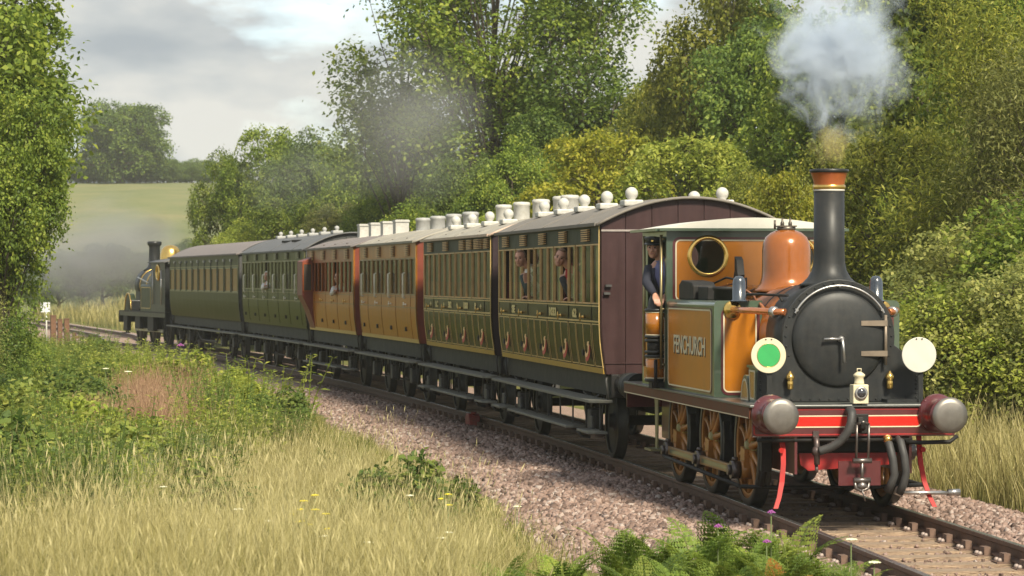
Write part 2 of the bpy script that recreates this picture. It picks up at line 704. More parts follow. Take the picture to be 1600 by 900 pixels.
# the lump of red-painted gear by the rail
b = MB()
b.prism([(-0.22, -0.16), (0.22, -0.16), (0.19, 0.0), (0.10, 0.045), (-0.12, 0.05), (-0.2, 0.0)], 'y', -0.10, 0.10)
m_redgear = mat('red_gear', (0.24, 0.035, 0.03), 0.5, var=0.3, scale=10, dirt=0.4)
s_ = float(np.interp(51.5, _Y, _S))
x, y = trk(s_)
gr = empty('track_greaser', (x - 0.93, y, 0), math.atan2(1, float(dcx(y))))
tag(gr, 'dull red metal box beside the rail under the middle coaches', 'track equipment')
b.build('casing', m_redgear, gr, 0.015)
b = MB()
b.cyl((-0.12, 0, 0.03), (-0.12, 0, 0.085), 0.05, 12)
b.build('cap', m_redgear, gr)
# ================================================================== paint
GAM = (0.34, 0.120, 0.010)
m_gam = mat('golden_ochre_paint', GAM, 0.22, var=0.10, scale=3, coat=0.6)
m_gamd = mat('ochre_panel_paint', (0.44, 0.160, 0.012), 0.32, var=0.14, scale=3, coat=0.08, spec=0.3)
m_olive = mat('olive_green_paint', (0.055, 0.085, 0.055), 0.3, var=0.15, coat=0.5, dirt=0.25)
m_claret = mat('claret_paint', (0.085, 0.018, 0.02), 0.3, var=0.15, coat=0.4)
m_cream = mat('cream_line', (0.56, 0.50, 0.345), 0.5, var=0.05)
m_black = mat('black_paint', (0.014, 0.015, 0.0155), 0.4, var=0.25, scale=5, coat=0.05, dirt=0.25, dirtcol=(0.035, 0.034, 0.032), spec=0.35)
m_smoke = mat('smokebox_black', (0.017, 0.0185, 0.019), 0.46, 0.0, var=0.25, scale=4, coat=0.0, stretch=(3, 3, 0.7), dirt=0.55, dirtcol=(0.040, 0.036, 0.031), spec=0.3)
m_under = mat('grimy_black', (0.014, 0.0135, 0.013), 0.6, 0.0, var=0.3, scale=6, dirt=0.45, dirtcol=(0.040, 0.034, 0.028), spec=0.25)
m_copper = mat('copper', (0.70, 0.255, 0.105), 0.22, 0.85, var=0.14, scale=6)
m_dome = mat('dome_paint', (0.27, 0.084, 0.015), 0.22, 0.12, var=0.14, scale=4, coat=0.4)
m_brass = mat('brass', (0.72, 0.47, 0.14), 0.24, 0.95, var=0.12, scale=12)
m_steel = mat('bright_steel', (0.46, 0.44, 0.42), 0.33, 0.9, var=0.18, scale=10)
m_buffer = mat('buffer_face', (0.21, 0.195, 0.175), 0.42, 0.8, var=0.22, scale=5, dirt=0.35, dirtcol=(0.18, 0.15, 0.12))
m_red = mat('vermilion_paint', (0.48, 0.016, 0.009), 0.42, var=0.08, spec=0.3)
m_redg = mat('guard_red', (0.34, 0.014, 0.012), 0.5, var=0.2, spec=0.25)
m_redd = mat('dull_red_paint', (0.33, 0.015, 0.015), 0.45, var=0.2, dirt=0.3)
m_tan = mat('rod_ochre', (0.23, 0.125, 0.045), 0.35, 0.3, var=0.25, scale=8, dirt=0.3)
m_wheel = mat('wheel_ochre', (0.36, 0.15, 0.03), 0.35, 0.0, var=0.2, scale=5, dirt=0.35, dirtcol=(0.12, 0.06, 0.03))
m_hub = mat('wheel_hub_paint', (0.27, 0.22, 0.055), 0.4, var=0.2)
m_tyre = mat('tyre_steel', (0.05, 0.05, 0.045), 0.45, 0.5, var=0.25)
m_white = mat('white_paint', (0.50, 0.485, 0.43), 0.45, var=0.06, dirt=0.15, dirtcol=(0.45, 0.42, 0.36))
m_roofw = mat('white_roof', (0.58, 0.56, 0.49), 0.5, var=0.05)
m_green = mat('green_enamel', (0.035, 0.30, 0.085), 0.3, var=0.08)
m_rubber = mat('hose_rubber', (0.035, 0.034, 0.033), 0.6, var=0.25)
m_glass = glassmat('window_glass')
m_lens = mat('lamp_lens', (0.03, 0.03, 0.035), 0.05, coat=1.0)
m_gold = mat('gold_leaf', (0.70, 0.56, 0.25), 0.4, 0.3, var=0.08)


def frame_x(b, x, y0, y1, z0, z1, w, t, r=0.05, n=4):
    """rounded rectangular line lying on a plane of constant x (t = thickness)"""
    _frame(b, 'x', x, y0, y1, z0, z1, w, t, r, n)


def frame_y(b, y, x0, x1, z0, z1, w, t, r=0.05, n=4):
    _frame(b, 'y', y, x0, x1, z0, z1, w, t, r, n)


def rrect(a0, a1, c0, c1, r, n):
    p = []
    for (ca, cc, st) in ((a1 - r, c1 - r, 0), (a0 + r, c1 - r, 90), (a0 + r, c0 + r, 180), (a1 - r, c0 + r, 270)):
        for k in range(n + 1):
            g = R(st + 90 * k / n)
            p.append((ca + r * math.cos(g), cc + r * math.sin(g)))
    return p


def outline_band(b, axis, h0, h1, po, pi):
    n = len(po)

    def p3(p, h):
        return (h, p[0], p[1]) if axis == 'x' else ((p[0], h, p[1]) if axis == 'y' else (p[0], p[1], h))
    v = [p3(p, h0) for p in po] + [p3(p, h0) for p in pi] + [p3(p, h1) for p in po] + [p3(p, h1) for p in pi]
    f = []
    for i in range(n):
        j = (i + 1) % n
        f += [(i, j, n + j, n + i), (2 * n + i, 3 * n + i, 3 * n + j, 2 * n + j), (i, 2 * n + i, 2 * n + j, j), (n + i, n + j, 3 * n + j, 3 * n + i)]
    b.add(v, f)


def _frame(b, axis, h, a0, a1, c0, c1, w, t, r, n):
    outline_band(b, axis, h, h + t, rrect(a0, a1, c0, c1, r, n), rrect(a0 + w, a1 - w, c0 + w, c1 - w, max(0.004, r - w), n))


# ------------------------------------------------------------------ wheel
def spoke_wheel(parent, x, side, rad, crank=None):
    """side -1: the outer face looks towards -y"""
    yo = side * 0.80
    w = empty('wheel', (x, 0, rad))
    w.parent = parent
    d = -side
    b = MB()
    prof = [(rad - 0.075, 0.0), (rad - 0.004, 0.0), (rad, 0.01), (rad, 0.10), (rad + 0.028, 0.112), (rad + 0.028, 0.135), (rad - 0.075, 0.135), (rad - 0.075, 0.0)]
    b.lathe(prof, (0, yo, 0), (0, d, 0), 48, True, caps=False)
    b.build('tyre', m_tyre, w)
    b = MB()
    b.lathe([(rad - 0.125, 0.015), (rad - 0.07, 0.008), (rad - 0.07, 0.12), (rad - 0.125, 0.11), (rad - 0.125, 0.015)], (0, yo, 0), (0, d, 0), 48, True, caps=False)
    b.build('rim', m_wheel, w)
    for k in range(10):
        a = 2 * PI * k / 10 + 0.2
        b = MB()
        p0 = (0.10 * math.cos(a), yo + d * 0.05, 0.10 * math.sin(a))
        p1 = ((rad - 0.11) * math.cos(a), yo + d * 0.06, (rad - 0.11) * math.sin(a))
        pm = [tuple(p0[j] + (p1[j] - p0[j]) * q for j in range(3)) for q in (0, 0.3, 0.75, 1)]
        b.tube(pm, [0.05, 0.034, 0.028, 0.045], 8)
        b.build('spoke', m_wheel, w)
    b = MB()
    b.lathe([(0.15, 0.04), (0.15, 0.0), (0.135, -0.015), (0.08, -0.02), (0.075, -0.05), (0.0, -0.05)], (0, yo + d * 0.04, 0), (0, d, 0), 24, caps=False)
    b.build('hub', m_hub, w)
    if crank:
        # crank boss grown out of the hub
        a = crank
        c = (0.235 * math.cos(a), 0.235 * math.sin(a))
        b = MB()
        b.cyl((c[0], yo + d * 0.06, c[1]), (c[0], yo - d * 0.06, c[1]), 0.10, 18)
        b.prism([(-0.1 * math.sin(a), 0.1 * math.cos(a)), (0.1 * math.sin(a), -0.1 * math.cos(a)), (c[0] + 0.09 * math.sin(a), c[1] - 0.09 * math.cos(a)), (c[0] - 0.09 * math.sin(a), c[1] + 0.09 * math.cos(a))], 'y', yo - 0.04, yo + 0.04)
        b.build('crank_boss', m_wheel, w)
    return w


def buffer(parent, x, y, z, fwd, m_body, m_face, rb=0.14, rh=0.19, ln=0.48):
    w = empty('buffer', (x, y, z))
    w.parent = parent
    b = MB()
    d = fwd
    b.lathe([(rb * 1.35, 0.0), (rb * 1.35, 0.025), (rb * 1.2, 0.05), (rb, 0.09), (rb * 0.97, ln * 0.55), (rb * 1.06, ln * 0.56), (rb * 1.06, ln * 0.62), (rb * 0.6, ln * 0.63), (rb * 0.6, ln - 0.06)], (0, 0, 0), (d, 0, 0), 28)
    b.build('buffer_housing', m_body, w)
    b = MB()
    b.lathe([(rb * 0.6, ln - 0.07), (rh * 0.97, ln - 0.05), (rh, ln - 0.035), (rh * 0.985, ln - 0.018), (rh * 0.7, ln - 0.006), (rh * 0.3, ln), (0.0, ln)], (0, 0, 0), (d, 0, 0), 36, caps=False)
    b.build('buffer_head', m_face, w)
    for k in range(4):
        a = PI / 4 + k * PI / 2
        b = MB()
        b.lathe([(0.018, 0), (0.018, 0.018), (0.008, 0.022)], (d * 0.025, rb * 1.2 * math.cos(a), rb * 1.2 * math.sin(a)), (d, 0, 0), 6)
        b.build('bolt', m_body, w)
    return w


# ================================================================== the small tank engine at the head of the train
s0 = float(np.interp(29.97, _Y, _S))
p0, p1 = trk(s0), trk(s0 + 7.1)
hd = math.atan2(p0[1] - p1[1], p0[0] - p1[0]) + R(0.7)
LOCO = empty('tank_locomotive', (p0[0] + 0.035, p0[1], 0), hd)
tag(LOCO, 'ochre tank locomotive with copper dome and tall black chimney heading the train', 'locomotive')

HW = 1.03          # half width over tanks
# frames and running plate
b = MB()
for sy in (-1, 1):
    b.box(-7.05, -0.02, sy * 0.60 - 0.014, sy * 0.60 + 0.014, 0.42, 1.10)
b.build('main_frame', m_claret, LOCO)
b = MB()
b.box(-7.1, 0.03, -1.09, 1.09, 1.10, 1.125)
b.build('running_plate', mat('running_plate_paint', (0.06, 0.065, 0.06), 0.35, var=0.2, dirt=0.5, dirtcol=(0.13, 0.13, 0.12)), LOCO, 0.006)
for sy in (-1, 1):
    b = MB()
    b.box(-7.1, -0.006, sy * 1.08 - 0.008, sy * 1.08 + 0.008, 0.985, 1.098)
    o = b.build('valance', mat('valance_brown', (0.085, 0.026, 0.014), 0.5, var=0.25, spec=0.15), LOCO)
    b = MB()
    b.box(-7.05, -0.05, sy * 1.0905 - 0.002, sy * 1.0905 + 0.002, 0.99, 1.0)
    b.build('lining', m_cream, o)
b = MB()
b.box(-0.028, 0.0, -1.06, 1.06, 0.80, 1.095)
bb = b.build('buffer_beam', m_claret, LOCO, 0.006)
b = MB()
b.prism(rrect(-0.70, 0.70, 0.905, 1.005, 0.045, 5), 'x', 0.0005, 0.003)
b.build('red_panel', m_red, bb)
b = MB()
frame_x(b, 0.0005, -0.712, 0.712, 0.893, 1.017, 0.012, 0.0045, 0.055, 5)
b.build('lining', m_cream, bb)
b = MB()
frame_x(b, 0.0005, -1.045, 1.045, 0.815, 1.085, 0.014, 0.003, 0.03, 3)
b.build('edge_line', m_redd, bb)
for sy in (-1, 1):
    buffer(LOCO, 0.0, sy * 0.87, 1.03, 1, m_claret, m_buffer, 0.15, 0.183, 0.50)
b = MB()
b.box(-7.13, -7.1, -1.05, 1.05, 0.80, 1.095)
b.build('rear_buffer_beam', m_claret, LOCO, 0.006)
for sy in (-1, 1):
    buffer(LOCO, -7.13, sy * 0.87, 1.03, -1, m_under, m_tyre, 0.14, 0.18, 0.46)

# smokebox: round shell with wing plates down to the running plate
CZ, SR = 1.80, 0.60
pts = []
for k in range(0, 25):
    a = R(-8 + 196 * k / 24)
    pts.append((SR * math.cos(a), CZ + SR * math.sin(a)))
pts += [(-0.67, 1.66), (-0.78, 1.57), (-0.86, 1.44), (-0.875, 1.13), (0.875, 1.13), (0.86, 1.44), (0.78, 1.57), (0.67, 1.66)]
b = MB()
b.prism(pts, 'x', -0.66, -0.62)
sbx = b.build('smokebox_front', m_smoke, LOCO, 0.006)
b = MB()
for k in range(22):
    a = R(-20 + 220 * k / 21)
    b.lathe([(0.011, 0), (0.011, 0.006), (0.004, 0.011)], (-0.62, 0.565 * math.cos(a), CZ + 0.565 * math.sin(a)), (1, 0, 0), 6)
for yy in (-0.83, 0.83):
    for k in range(7):
        b.lathe([(0.011, 0), (0.011, 0.006), (0.004, 0.011)], (-0.62, yy, 1.17 + 0.045 * k), (1, 0, 0), 6)
for k in range(17):
    b.lathe([(0.011, 0), (0.011, 0.006), (0.004, 0.011)], (-0.62, -0.8 + 0.1 * k, 1.155), (1, 0, 0), 6)
b.each('rivet', m_smoke, sbx)
b = MB()
b.lathe([(SR - 0.005, 0), (SR - 0.005, 0.74)], (-1.40, 0, CZ), (1, 0, 0), 40)
b.box(-1.38, -0.66, -0.5, 0.5, 1.13, CZ - 0.3)
b.build('smokebox', m_smoke, LOCO)
b = MB()
b.box(-0.60, -0.36, 0.45, 0.80, 1.127, 1.16)
b.build('lamp_step', m_smoke, sbx)
# door
DZ = 1.78
b = MB()
b.lathe([(0.495, -0.002), (0.495, 0.02), (0.475, 0.032), (0.45, 0.045), (0.40, 0.058), (0.30, 0.074), (0.18, 0.086), (0.07, 0.092), (0.0, 0.093)], (-0.62, 0, DZ), (1, 0, 0), 56, caps=False)
dr = b.build('smokebox_door', m_smoke, LOCO)
b = MB()
b.torus((-0.615, 0, DZ), (1, 0, 0), 0.488, 0.012, 56, 6)
b.build('door_rim', m_black, dr)
m_hinge = mat('hinge_steel', (0.20, 0.16, 0.12), 0.45, 0.5, var=0.2)
for zz in (DZ + 0.165, DZ - 0.15):
    b = MB()
    b.prism([(0.22, zz - 0.025), (0.50, zz - 0.03), (0.50, zz + 0.03), (0.22, zz + 0.025)], 'x', -0.553, -0.535)
    b.build('hinge_strap', m_hinge, dr)
b = MB()
b.cyl((-0.555, 0.485, DZ - 0.27), (-0.555, 0.485, DZ + 0.25), 0.017, 10)
b.box(-0.62, -0.55, 0.468, 0.50, DZ - 0.2, DZ - 0.16)
b.box(-0.62, -0.55, 0.468, 0.50, DZ + 0.12, DZ + 0.16)
b.build('hinge_post', m_hinge, dr)
b = MB()
b.lathe([(0.035, 0), (0.035, 0.03), (0.02, 0.05)], (-0.53, 0, DZ), (1, 0, 0), 16)
b.tube([(-0.49, 0, DZ), (-0.485, -0.10, DZ + 0.005), (-0.485, -0.19, DZ)], [0.016, 0.013, 0.016], 8)
b.tube([(-0.465, 0, DZ + 0.01), (-0.46, 0.012, DZ - 0.1), (-0.46, 0.02, DZ - 0.25)], [0.016, 0.013, 0.018], 8)
b.build('door_handle', m_steel, dr)
# curved handrail over the smokebox
b = MB()
b.torus((-0.575, 0, CZ), (1, 0, 0), 0.535, 0.012, 36, 8, R(28), R(152), ref=(0, 1, 0))
for g in (32, 90, 148):
    a = R(g)
    b.cyl((-0.63, 0.535 * math.cos(a), CZ + 0.535 * math.sin(a)), (-0.565, 0.535 * math.cos(a), CZ + 0.535 * math.sin(a)), 0.016, 8)
b.build('handrail', m_steel, LOCO)

# chimney
b = MB()
b.lathe([(0.33, 2.335), (0.28, 2.365), (0.225, 2.42), (0.185, 2.49), (0.168, 2.57), (0.162, 2.70), (0.160, 3.33)], (-1.02, 0, 0), (0, 0, 1), 36)
ch = b.build('chimney', m_smoke, LOCO)
b = MB()
b.lathe([(0.163, 3.325), (0.163, 3.345)], (-1.02, 0, 0), (0, 0, 1), 36)
b.build('white_band', m_white, ch)
b = MB()
b.lathe([(0.164, 3.345), (0.172, 3.36), (0.172, 3.385), (0.164, 3.395)], (-1.02, 0, 0), (0, 0, 1), 36)
b.build('brass_band', m_brass, ch)
b = MB()
b.lathe([(0.160, 3.39), (0.163, 3.42), (0.172, 3.46), (0.185, 3.50), (0.192, 3.52)], (-1.02, 0, 0), (0, 0, 1), 36, caps=False)
b.build('copper_cap', mat('copper_cap', (0.42, 0.12, 0.04), 0.35, 0.5, var=0.2), ch)
b = MB()
b.lathe([(0.190, 3.518), (0.206, 3.525), (0.206, 3.555), (0.175, 3.56), (0.13, 3.555), (0.125, 3.2)], (-1.02, 0, 0), (0, 0, 1), 36, caps=False)
b.build('chimney_lip', m_black, ch)
# boiler, dome
b = MB()
b.lathe([(0.535, 0), (0.535, 3.25)], (-4.63, 0, CZ), (1, 0, 0), 40)
bo = b.build('boiler', m_dome, LOCO)
for xx in (-1.55, -2.1, -3.6):
    b = MB()
    b.torus((xx, 0, CZ), (1, 0, 0), 0.533, 0.012, 40, 6)
    b.build('boiler_band', m_black, bo)
b = MB()
b.lathe([(0.40, 2.26), (0.345, 2.30), (0.30, 2.35), (0.278, 2.41), (0.272, 2.50), (0.272, 2.72), (0.262, 2.80), (0.232, 2.87), (0.175, 2.92), (0.115, 2.945), (0.10, 2.95)], (-2.95, 0, 0), (0, 0, 1), 40)
dm = b.build('dome', m_dome, LOCO)
b = MB()
b.lathe([(0.10, 2.945), (0.105, 2.955), (0.105, 2.985), (0.09, 2.99)], (-2.95, 0, 0), (0, 0, 1), 20)
b.box(-3.05, -2.85, -0.10, 0.10, 2.985, 3.0)
for yy in (-0.045, 0.045):
    b.lathe([(0.022, 2.98), (0.022, 3.03), (0.012, 3.05), (0.008, 3.09)], (-2.95, yy, 0), (0, 0, 1), 10)
b.cyl((-2.95, -0.13, 2.96), (-2.95, -0.13, 3.06), 0.013, 8)
b.build('safety_valve', mat('valve_iron', (0.12, 0.10, 0.08), 0.4, 0.6), dm)

# side tanks
TX0, TX1, TZ0, TZ1 = -4.62, -1.98, 1.127, 2.17


def rbox(b, x0, x1, yin, yout, z0, z1, r):
    """tank section in (y,z) with a rounded outer top corner"""
    s = 1 if yout > 0 else -1
    pts = [(yin, z0), (yout, z0)]
    for k in range(6):
        a = R(90 * k / 5)
        pts.append((yout - s * r + s * r * math.cos(a), z1 - r + r * math.sin(a)))
    pts.append((yin, z1))
    b.prism(pts if s > 0 else pts[::-1], 'x', x0, x1)


for sy in (-1, 1):
    b = MB()
    rbox(b, TX0, TX1, sy * 0.50, sy * HW, TZ0, TZ1, 0.055)
    tk = b.build('side_tank', m_olive, LOCO)
    yo = sy * HW
    # side panel
    b = MB()
    b.prism(rrect(TX0 + 0.10, TX1 - 0.13, TZ0 + 0.045, TZ1 - 0.10, 0.07, 4), 'y', min(yo, yo + sy * 0.003), max(yo, yo + sy * 0.003))
    b.build('side_panel', m_gamd, tk)
    b = MB()
    frame_y(b, min(yo, yo + sy * 0.005), TX0 + 0.075, TX1 - 0.105, TZ0 + 0.025, TZ1 - 0.08, 0.03, 0.005, 0.09)
    b.build('claret_border', m_claret, tk)
    b = MB()
    frame_y(b, min(yo, yo + sy * 0.008), TX0 + 0.10, TX1 - 0.13, TZ0 + 0.045, TZ1 - 0.10, 0.016, 0.008, 0.07)
    b.build('lining', m_cream, tk)
    # front face panel of the tank
    b = MB()
    y0, y1 = sorted((sy * 0.56, sy * (HW - 0.10)))
    po = [(y0, TZ0 + 0.08), (y0 + 0.05, TZ0 + 0.03), (y1 - 0.05, TZ0 + 0.03), (y1, TZ0 + 0.08), (y1, TZ1 - 0.16)]
    po = [(y0, TZ0 + 0.03)] if False else rrect(y0, y1, TZ0 + 0.05, TZ1 - 0.10, 0.06, 4)
    b.prism(po, 'x', TX1, TX1 + 0.004)
    b.build('front_panel', m_gam, tk)
    b = MB()
    frame_x(b, TX1, y0 - 0.022, y1 + 0.035, TZ0 + 0.02, TZ1 - 0.07, 0.036, 0.006, 0.08)
    b.build('claret_border', m_claret, tk)
    b = MB()
    frame_x(b, TX1, y0, y1, TZ0 + 0.05, TZ1 - 0.10, 0.015, 0.009, 0.06)
    b.build('lining', m_cream, tk)
    if sy < 0:
        text('FENCHURCH', 0.285, m_black, tk, 'lettering_shade', ((TX0 + TX1) / 2 + 0.022, yo - 0.0045, 1.635), (R(90), 0, 0), 0.001, 1.05, bold=0.004)
        text('FENCHURCH', 0.285, m_cream, tk, 'lettering', ((TX0 + TX1) / 2, yo - 0.006, 1.65), (R(90), 0, 0), 0.002, 1.05, bold=0.004)
    # clack pipe: brass flange on the tank face, copper pipe forward into the smokebox side
    yy = sy * 0.83
    b = MB()
    b.lathe([(0.10, 0.0), (0.10, 0.018), (0.085, 0.03), (0.055, 0.04), (0.045, 0.09)], (TX1 + 0.008, yy, 2.07), (1, 0, 0), 24)
    fl = b.build('flange', m_brass, tk)
    b = MB()
    b.tube([(TX1 + 0.05, yy, 2.07), (-1.5, yy, 2.07), (-1.2, sy * 0.78, 2.07), (-0.78, sy * 0.62, 2.06), (-0.70, sy * 0.55, 2.06)], 0.036, 12)
    b.build('copper_pipe', m_copper, tk)
    b = MB()
    b.lathe([(0.058, 0), (0.058, 0.05), (0.04, 0.07)], (-0.86, sy * 0.645, 2.06), (1, -sy * 0.35, 0), 16)
    b.build('pipe_union', m_steel, tk)
    # domed tank vent
    b = MB()
    b.lathe([(0.10, TZ1 - 0.005), (0.075, TZ1 + 0.01), (0.072, TZ1 + 0.20), (0.062, TZ1 + 0.235), (0.038, TZ1 + 0.262), (0.0, TZ1 + 0.27)], (-1.95, sy * 0.76, 0), (0, 0, 1), 20, caps=False)
    b.build('tank_vent', mat('vent_blue_black', (0.035, 0.045, 0.06), 0.25, coat=0.5), tk)
    # splasher and sandbox on the running plate in front of the tank
    b = MB()
    ap = [(0.20 * math.cos(R(a)), 1.126 + 0.27 * math.sin(R(a))) for a in range(0, 181, 15)]
    b.prism([(-1.17 + p, z) for p, z in ap], 'y', *sorted((sy * 0.70, sy * 0.87)))
    sp = b.build('splasher', m_olive, LOCO)
    b = MB()
    b.prism([(-1.17 + p * 0.86, 1.13 + (z - 1.126) * 0.84) for p, z in ap], 'y', *sorted((sy * 0.87, sy * 0.874)))
    b.build('ochre_panel', m_gam, sp)
    b = MB()
    qo = [(-1.17 + p * 0.86, 1.13 + (z - 1.126) * 0.84) for p, z in ap]
    qi = [(-1.17 + p * 0.74, 1.144 + (z - 1.126) * 0.71) for p, z in ap]
    outline_band(b, 'y', *sorted((sy * 0.87, sy * 0.878)), qo, qi)
    b.build('lining', m_cream, sp)
    b = MB()
    b.prism([(-0.93, 1.126), (-0.665, 1.126), (-0.665, 1.48), (-0.99, 1.48)], 'y', *sorted((sy * 0.70, sy * 0.87)))
    b.box(-1.0, -0.665, *sorted((sy * 0.70, sy * 0.89)), 1.48, 1.505)
    sb = b.build('sandbox', m_olive, LOCO)
    b = MB()
    b.prism([(-0.905, 1.15), (-0.70, 1.15), (-0.69, 1.455), (-0.955, 1.455)], 'y', *sorted((sy * 0.87, sy * 0.874)))
    b.build('ochre_panel', m_gam, sb)
    b = MB()
    outline_band(b, 'y', *sorted((sy * 0.87, sy * 0.878)), [(-0.905, 1.15), (-0.70, 1.15), (-0.69, 1.455), (-0.955, 1.455)], [(-0.89, 1.168), (-0.715, 1.168), (-0.706, 1.437), (-0.93, 1.437)])
    b.build('lining', m_cream, sb)
    # brass oil cup on the smokebox wing
    b = MB()
    b.lathe([(0.02, 0.0), (0.034, 0.01), (0.034, 0.08), (0.028, 0.095), (0.046, 0.11), (0.046, 0.135), (0.03, 0.165), (0.015, 0.175), (0.012, 0.19)], (-0.56, sy * 0.53, 1.26), (0, 0, 1), 16)
    b.cyl((-0.625, sy * 0.53, 1.31), (-0.56, sy * 0.53, 1.31), 0.014, 8)
    b.build('oil_cup', m_brass, LOCO)

# tank-top clutter
b = MB()
b.prism([(-4.15, TZ1), (-3.35, TZ1), (-3.35, TZ1 + 0.16), (-3.45, TZ1 + 0.20), (-4.0, TZ1 + 0.22), (-4.15, TZ1 + 0.17)], 'y', -0.98, -0.72)
b.box(-3.3, -2.8, -0.93, -0.70, TZ1, TZ1 + 0.15)
b.build('tool_box', m_under, LOCO, 0.012)
b = MB()
b.lathe([(0.13, TZ1), (0.13, TZ1 + 0.11), (0.145, TZ1 + 0.115), (0.145, TZ1 + 0.145), (0.12, TZ1 + 0.15)], (-2.45, -0.80, 0), (0, 0, 1), 20)
b.build('filler_lid', m_under, LOCO)
b = MB()
b.lathe([(0.13, TZ1), (0.13, TZ1 + 0.11), (0.145, TZ1 + 0.115), (0.145, TZ1 + 0.145), (0.12, TZ1 + 0.15)], (-2.45, 0.80, 0), (0, 0, 1), 20)
b.build('filler_lid', m_under, LOCO)
b = MB()
b.tube([(-4.1, -0.70, TZ1 + 0.05), (-1.6, -0.62, TZ1 + 0.07), (-1.0, -0.45, TZ1 + 0.06)], 0.014, 8)
b.tube([(-1.25, -0.5, TZ1 + 0.08), (-1.2, -0.45, TZ1 - 0.02), (-1.2, -0.40, TZ1 - 0.1)], 0.014, 8)
b.build('regulator_rod', m_under, LOCO)
b = MB()
b.prism([(-3.75, 2.25), (-3.65, 2.25), (-3.55, 2.45), (-3.62, 2.62), (-3.72, 2.66), (-3.72, 2.5), (-3.8, 2.4)], 'y', -0.42, -0.34)
b.box(-3.4, -3.33, -0.50, -0.36, 2.2, 2.42)
b.tube([(-4.15, -0.62, 2.33), (-3.7, -0.52, 2.42), (-3.3, -0.42, 2.38)], 0.013, 8)
b.build('bracket', m_under, LOCO)
b = MB()
b.tube([(-4.1, -0.55, 2.30), (-3.4, -0.47, 2.36), (-2.6, -0.45, 2.22), (-2.2, -0.47, 2.1)], 0.011, 8)
b.tube([(-2.55, -0.56, 2.17), (-2.0, -0.52, 2.14), (-1.7, -0.54, 2.08)], 0.017, 8)
b.build('copper_pipe', m_copper, LOCO)

# cab
CXF, CXR, CZT = -4.64, -6.15, 3.0
b = MB()
HWc = 1.03


def spectacle_plate(x0, x1, name):
    """cab end sheet with two round openings, built as a fan of quads round each hole"""
    b = MB()
    zb, zt = 2.0, CZT
    for sy in (-1, 1):
        y0, y1 = (0.0, HWc) if sy > 0 else (-HWc, 0.0)
        cyy, czz, r = sy * 0.535, 2.67, 0.20
        n = 32
        po, pi = [], []
        for k in range(n):
            a = 2 * PI * k / n
            dx, dz = math.cos(a), math.sin(a)
            tt = min((((y1 - cyy) / dx) if dx > 1e-9 else ((y0 - cyy) / dx if dx < -1e-9 else 1e9)), (((zt - czz) / dz) if dz > 1e-9 else ((zb - czz) / dz if dz < -1e-9 else 1e9)))
            po.append((cyy + dx * tt, czz + dz * tt))
            pi.append((cyy + dx * r, czz + dz * r))
        # snap the nearest outline points to the corners
        for (ay, az) in ((y0, zb), (y0, zt), (y1, zb), (y1, zt)):
            j = min(range(n), key=lambda q: (po[q][0] - ay) ** 2 + (po[q][1] - az) ** 2)
            po[j] = (ay, az)
        outline_band(b, 'x', x0, x1, po, pi)
    return b.build(name, m_olive, LOCO)


cf = spectacle_plate(CXF - 0.02, CXF, 'cab_front')
spectacle_plate(CXR, CXR + 0.02, 'cab_back')
b = MB()
# ochre sheet with the two openings, 3 mm proud
n = 40
for sy in (-1, 1):
    y0, y1 = (0.0, 0.92) if sy > 0 else (-0.92, 0.0)
    zb, zt, cyy, czz, r = 2.17, 2.86, sy * 0.535, 2.67, 0.245
    # keep the ring of the window above the sheet's upper edge inside it
    po, pi = [], []
    for k in range(n):
        a = 2 * PI * k / n
        dx, dz = math.cos(a), math.sin(a)
        r_ = min(r, 0.185 / dz if dz > 1e-9 else 9)
        tt = min((((y1 - cyy) / dx) if dx > 1e-9 else ((y0 - cyy) / dx if dx < -1e-9 else 1e9)), (((zt - czz) / dz) if dz > 1e-9 else ((zb - czz) / dz if dz < -1e-9 else 1e9)))
        po.append((cyy + dx * tt, czz + dz * tt))
        pi.append((cyy + dx * r_, czz + dz * r_))
    for (ay, az) in ((y0, zb), (y0, zt), (y1, zb), (y1, zt)):
        j = min(range(n), key=lambda q: (po[q][0] - ay) ** 2 + (po[q][1] - az) ** 2)
        po[j] = (ay, az)
    outline_band(b, 'x', CXF, CXF + 0.003, po, pi)
b.build('ochre_sheet', m_gam, cf)
b = MB()
frame_x(b, CXF, -0.955, 0.955, 2.12, 2.895, 0.035, 0.0045, 0.08)
b.build('claret_border', m_claret, cf)
b = MB()
frame_x(b, CXF, -0.925, 0.925, 2.15, 2.865, 0.016, 0.008, 0.06)
b.build('lining', m_cream, cf)
for sy in (-1, 1):
    w = empty('spectacle', (CXF, sy * 0.535, 2.67))
    w.parent = LOCO
    b = MB()
    b.lathe([(0.198, -0.03), (0.198, 0.022), (0.215, 0.026), (0.236, 0.020), (0.248, 0.004)], (0, 0, 0), (1, 0, 0), 40, caps=False)
    b.build('window_ring', m_brass, w)
    b = MB()
    b.lathe([(0.0, -0.006), (0.2, -0.006)], (0, 0, 0), (1, 0, 0), 32, caps=False)
    b.build('pane', m_glass, w)
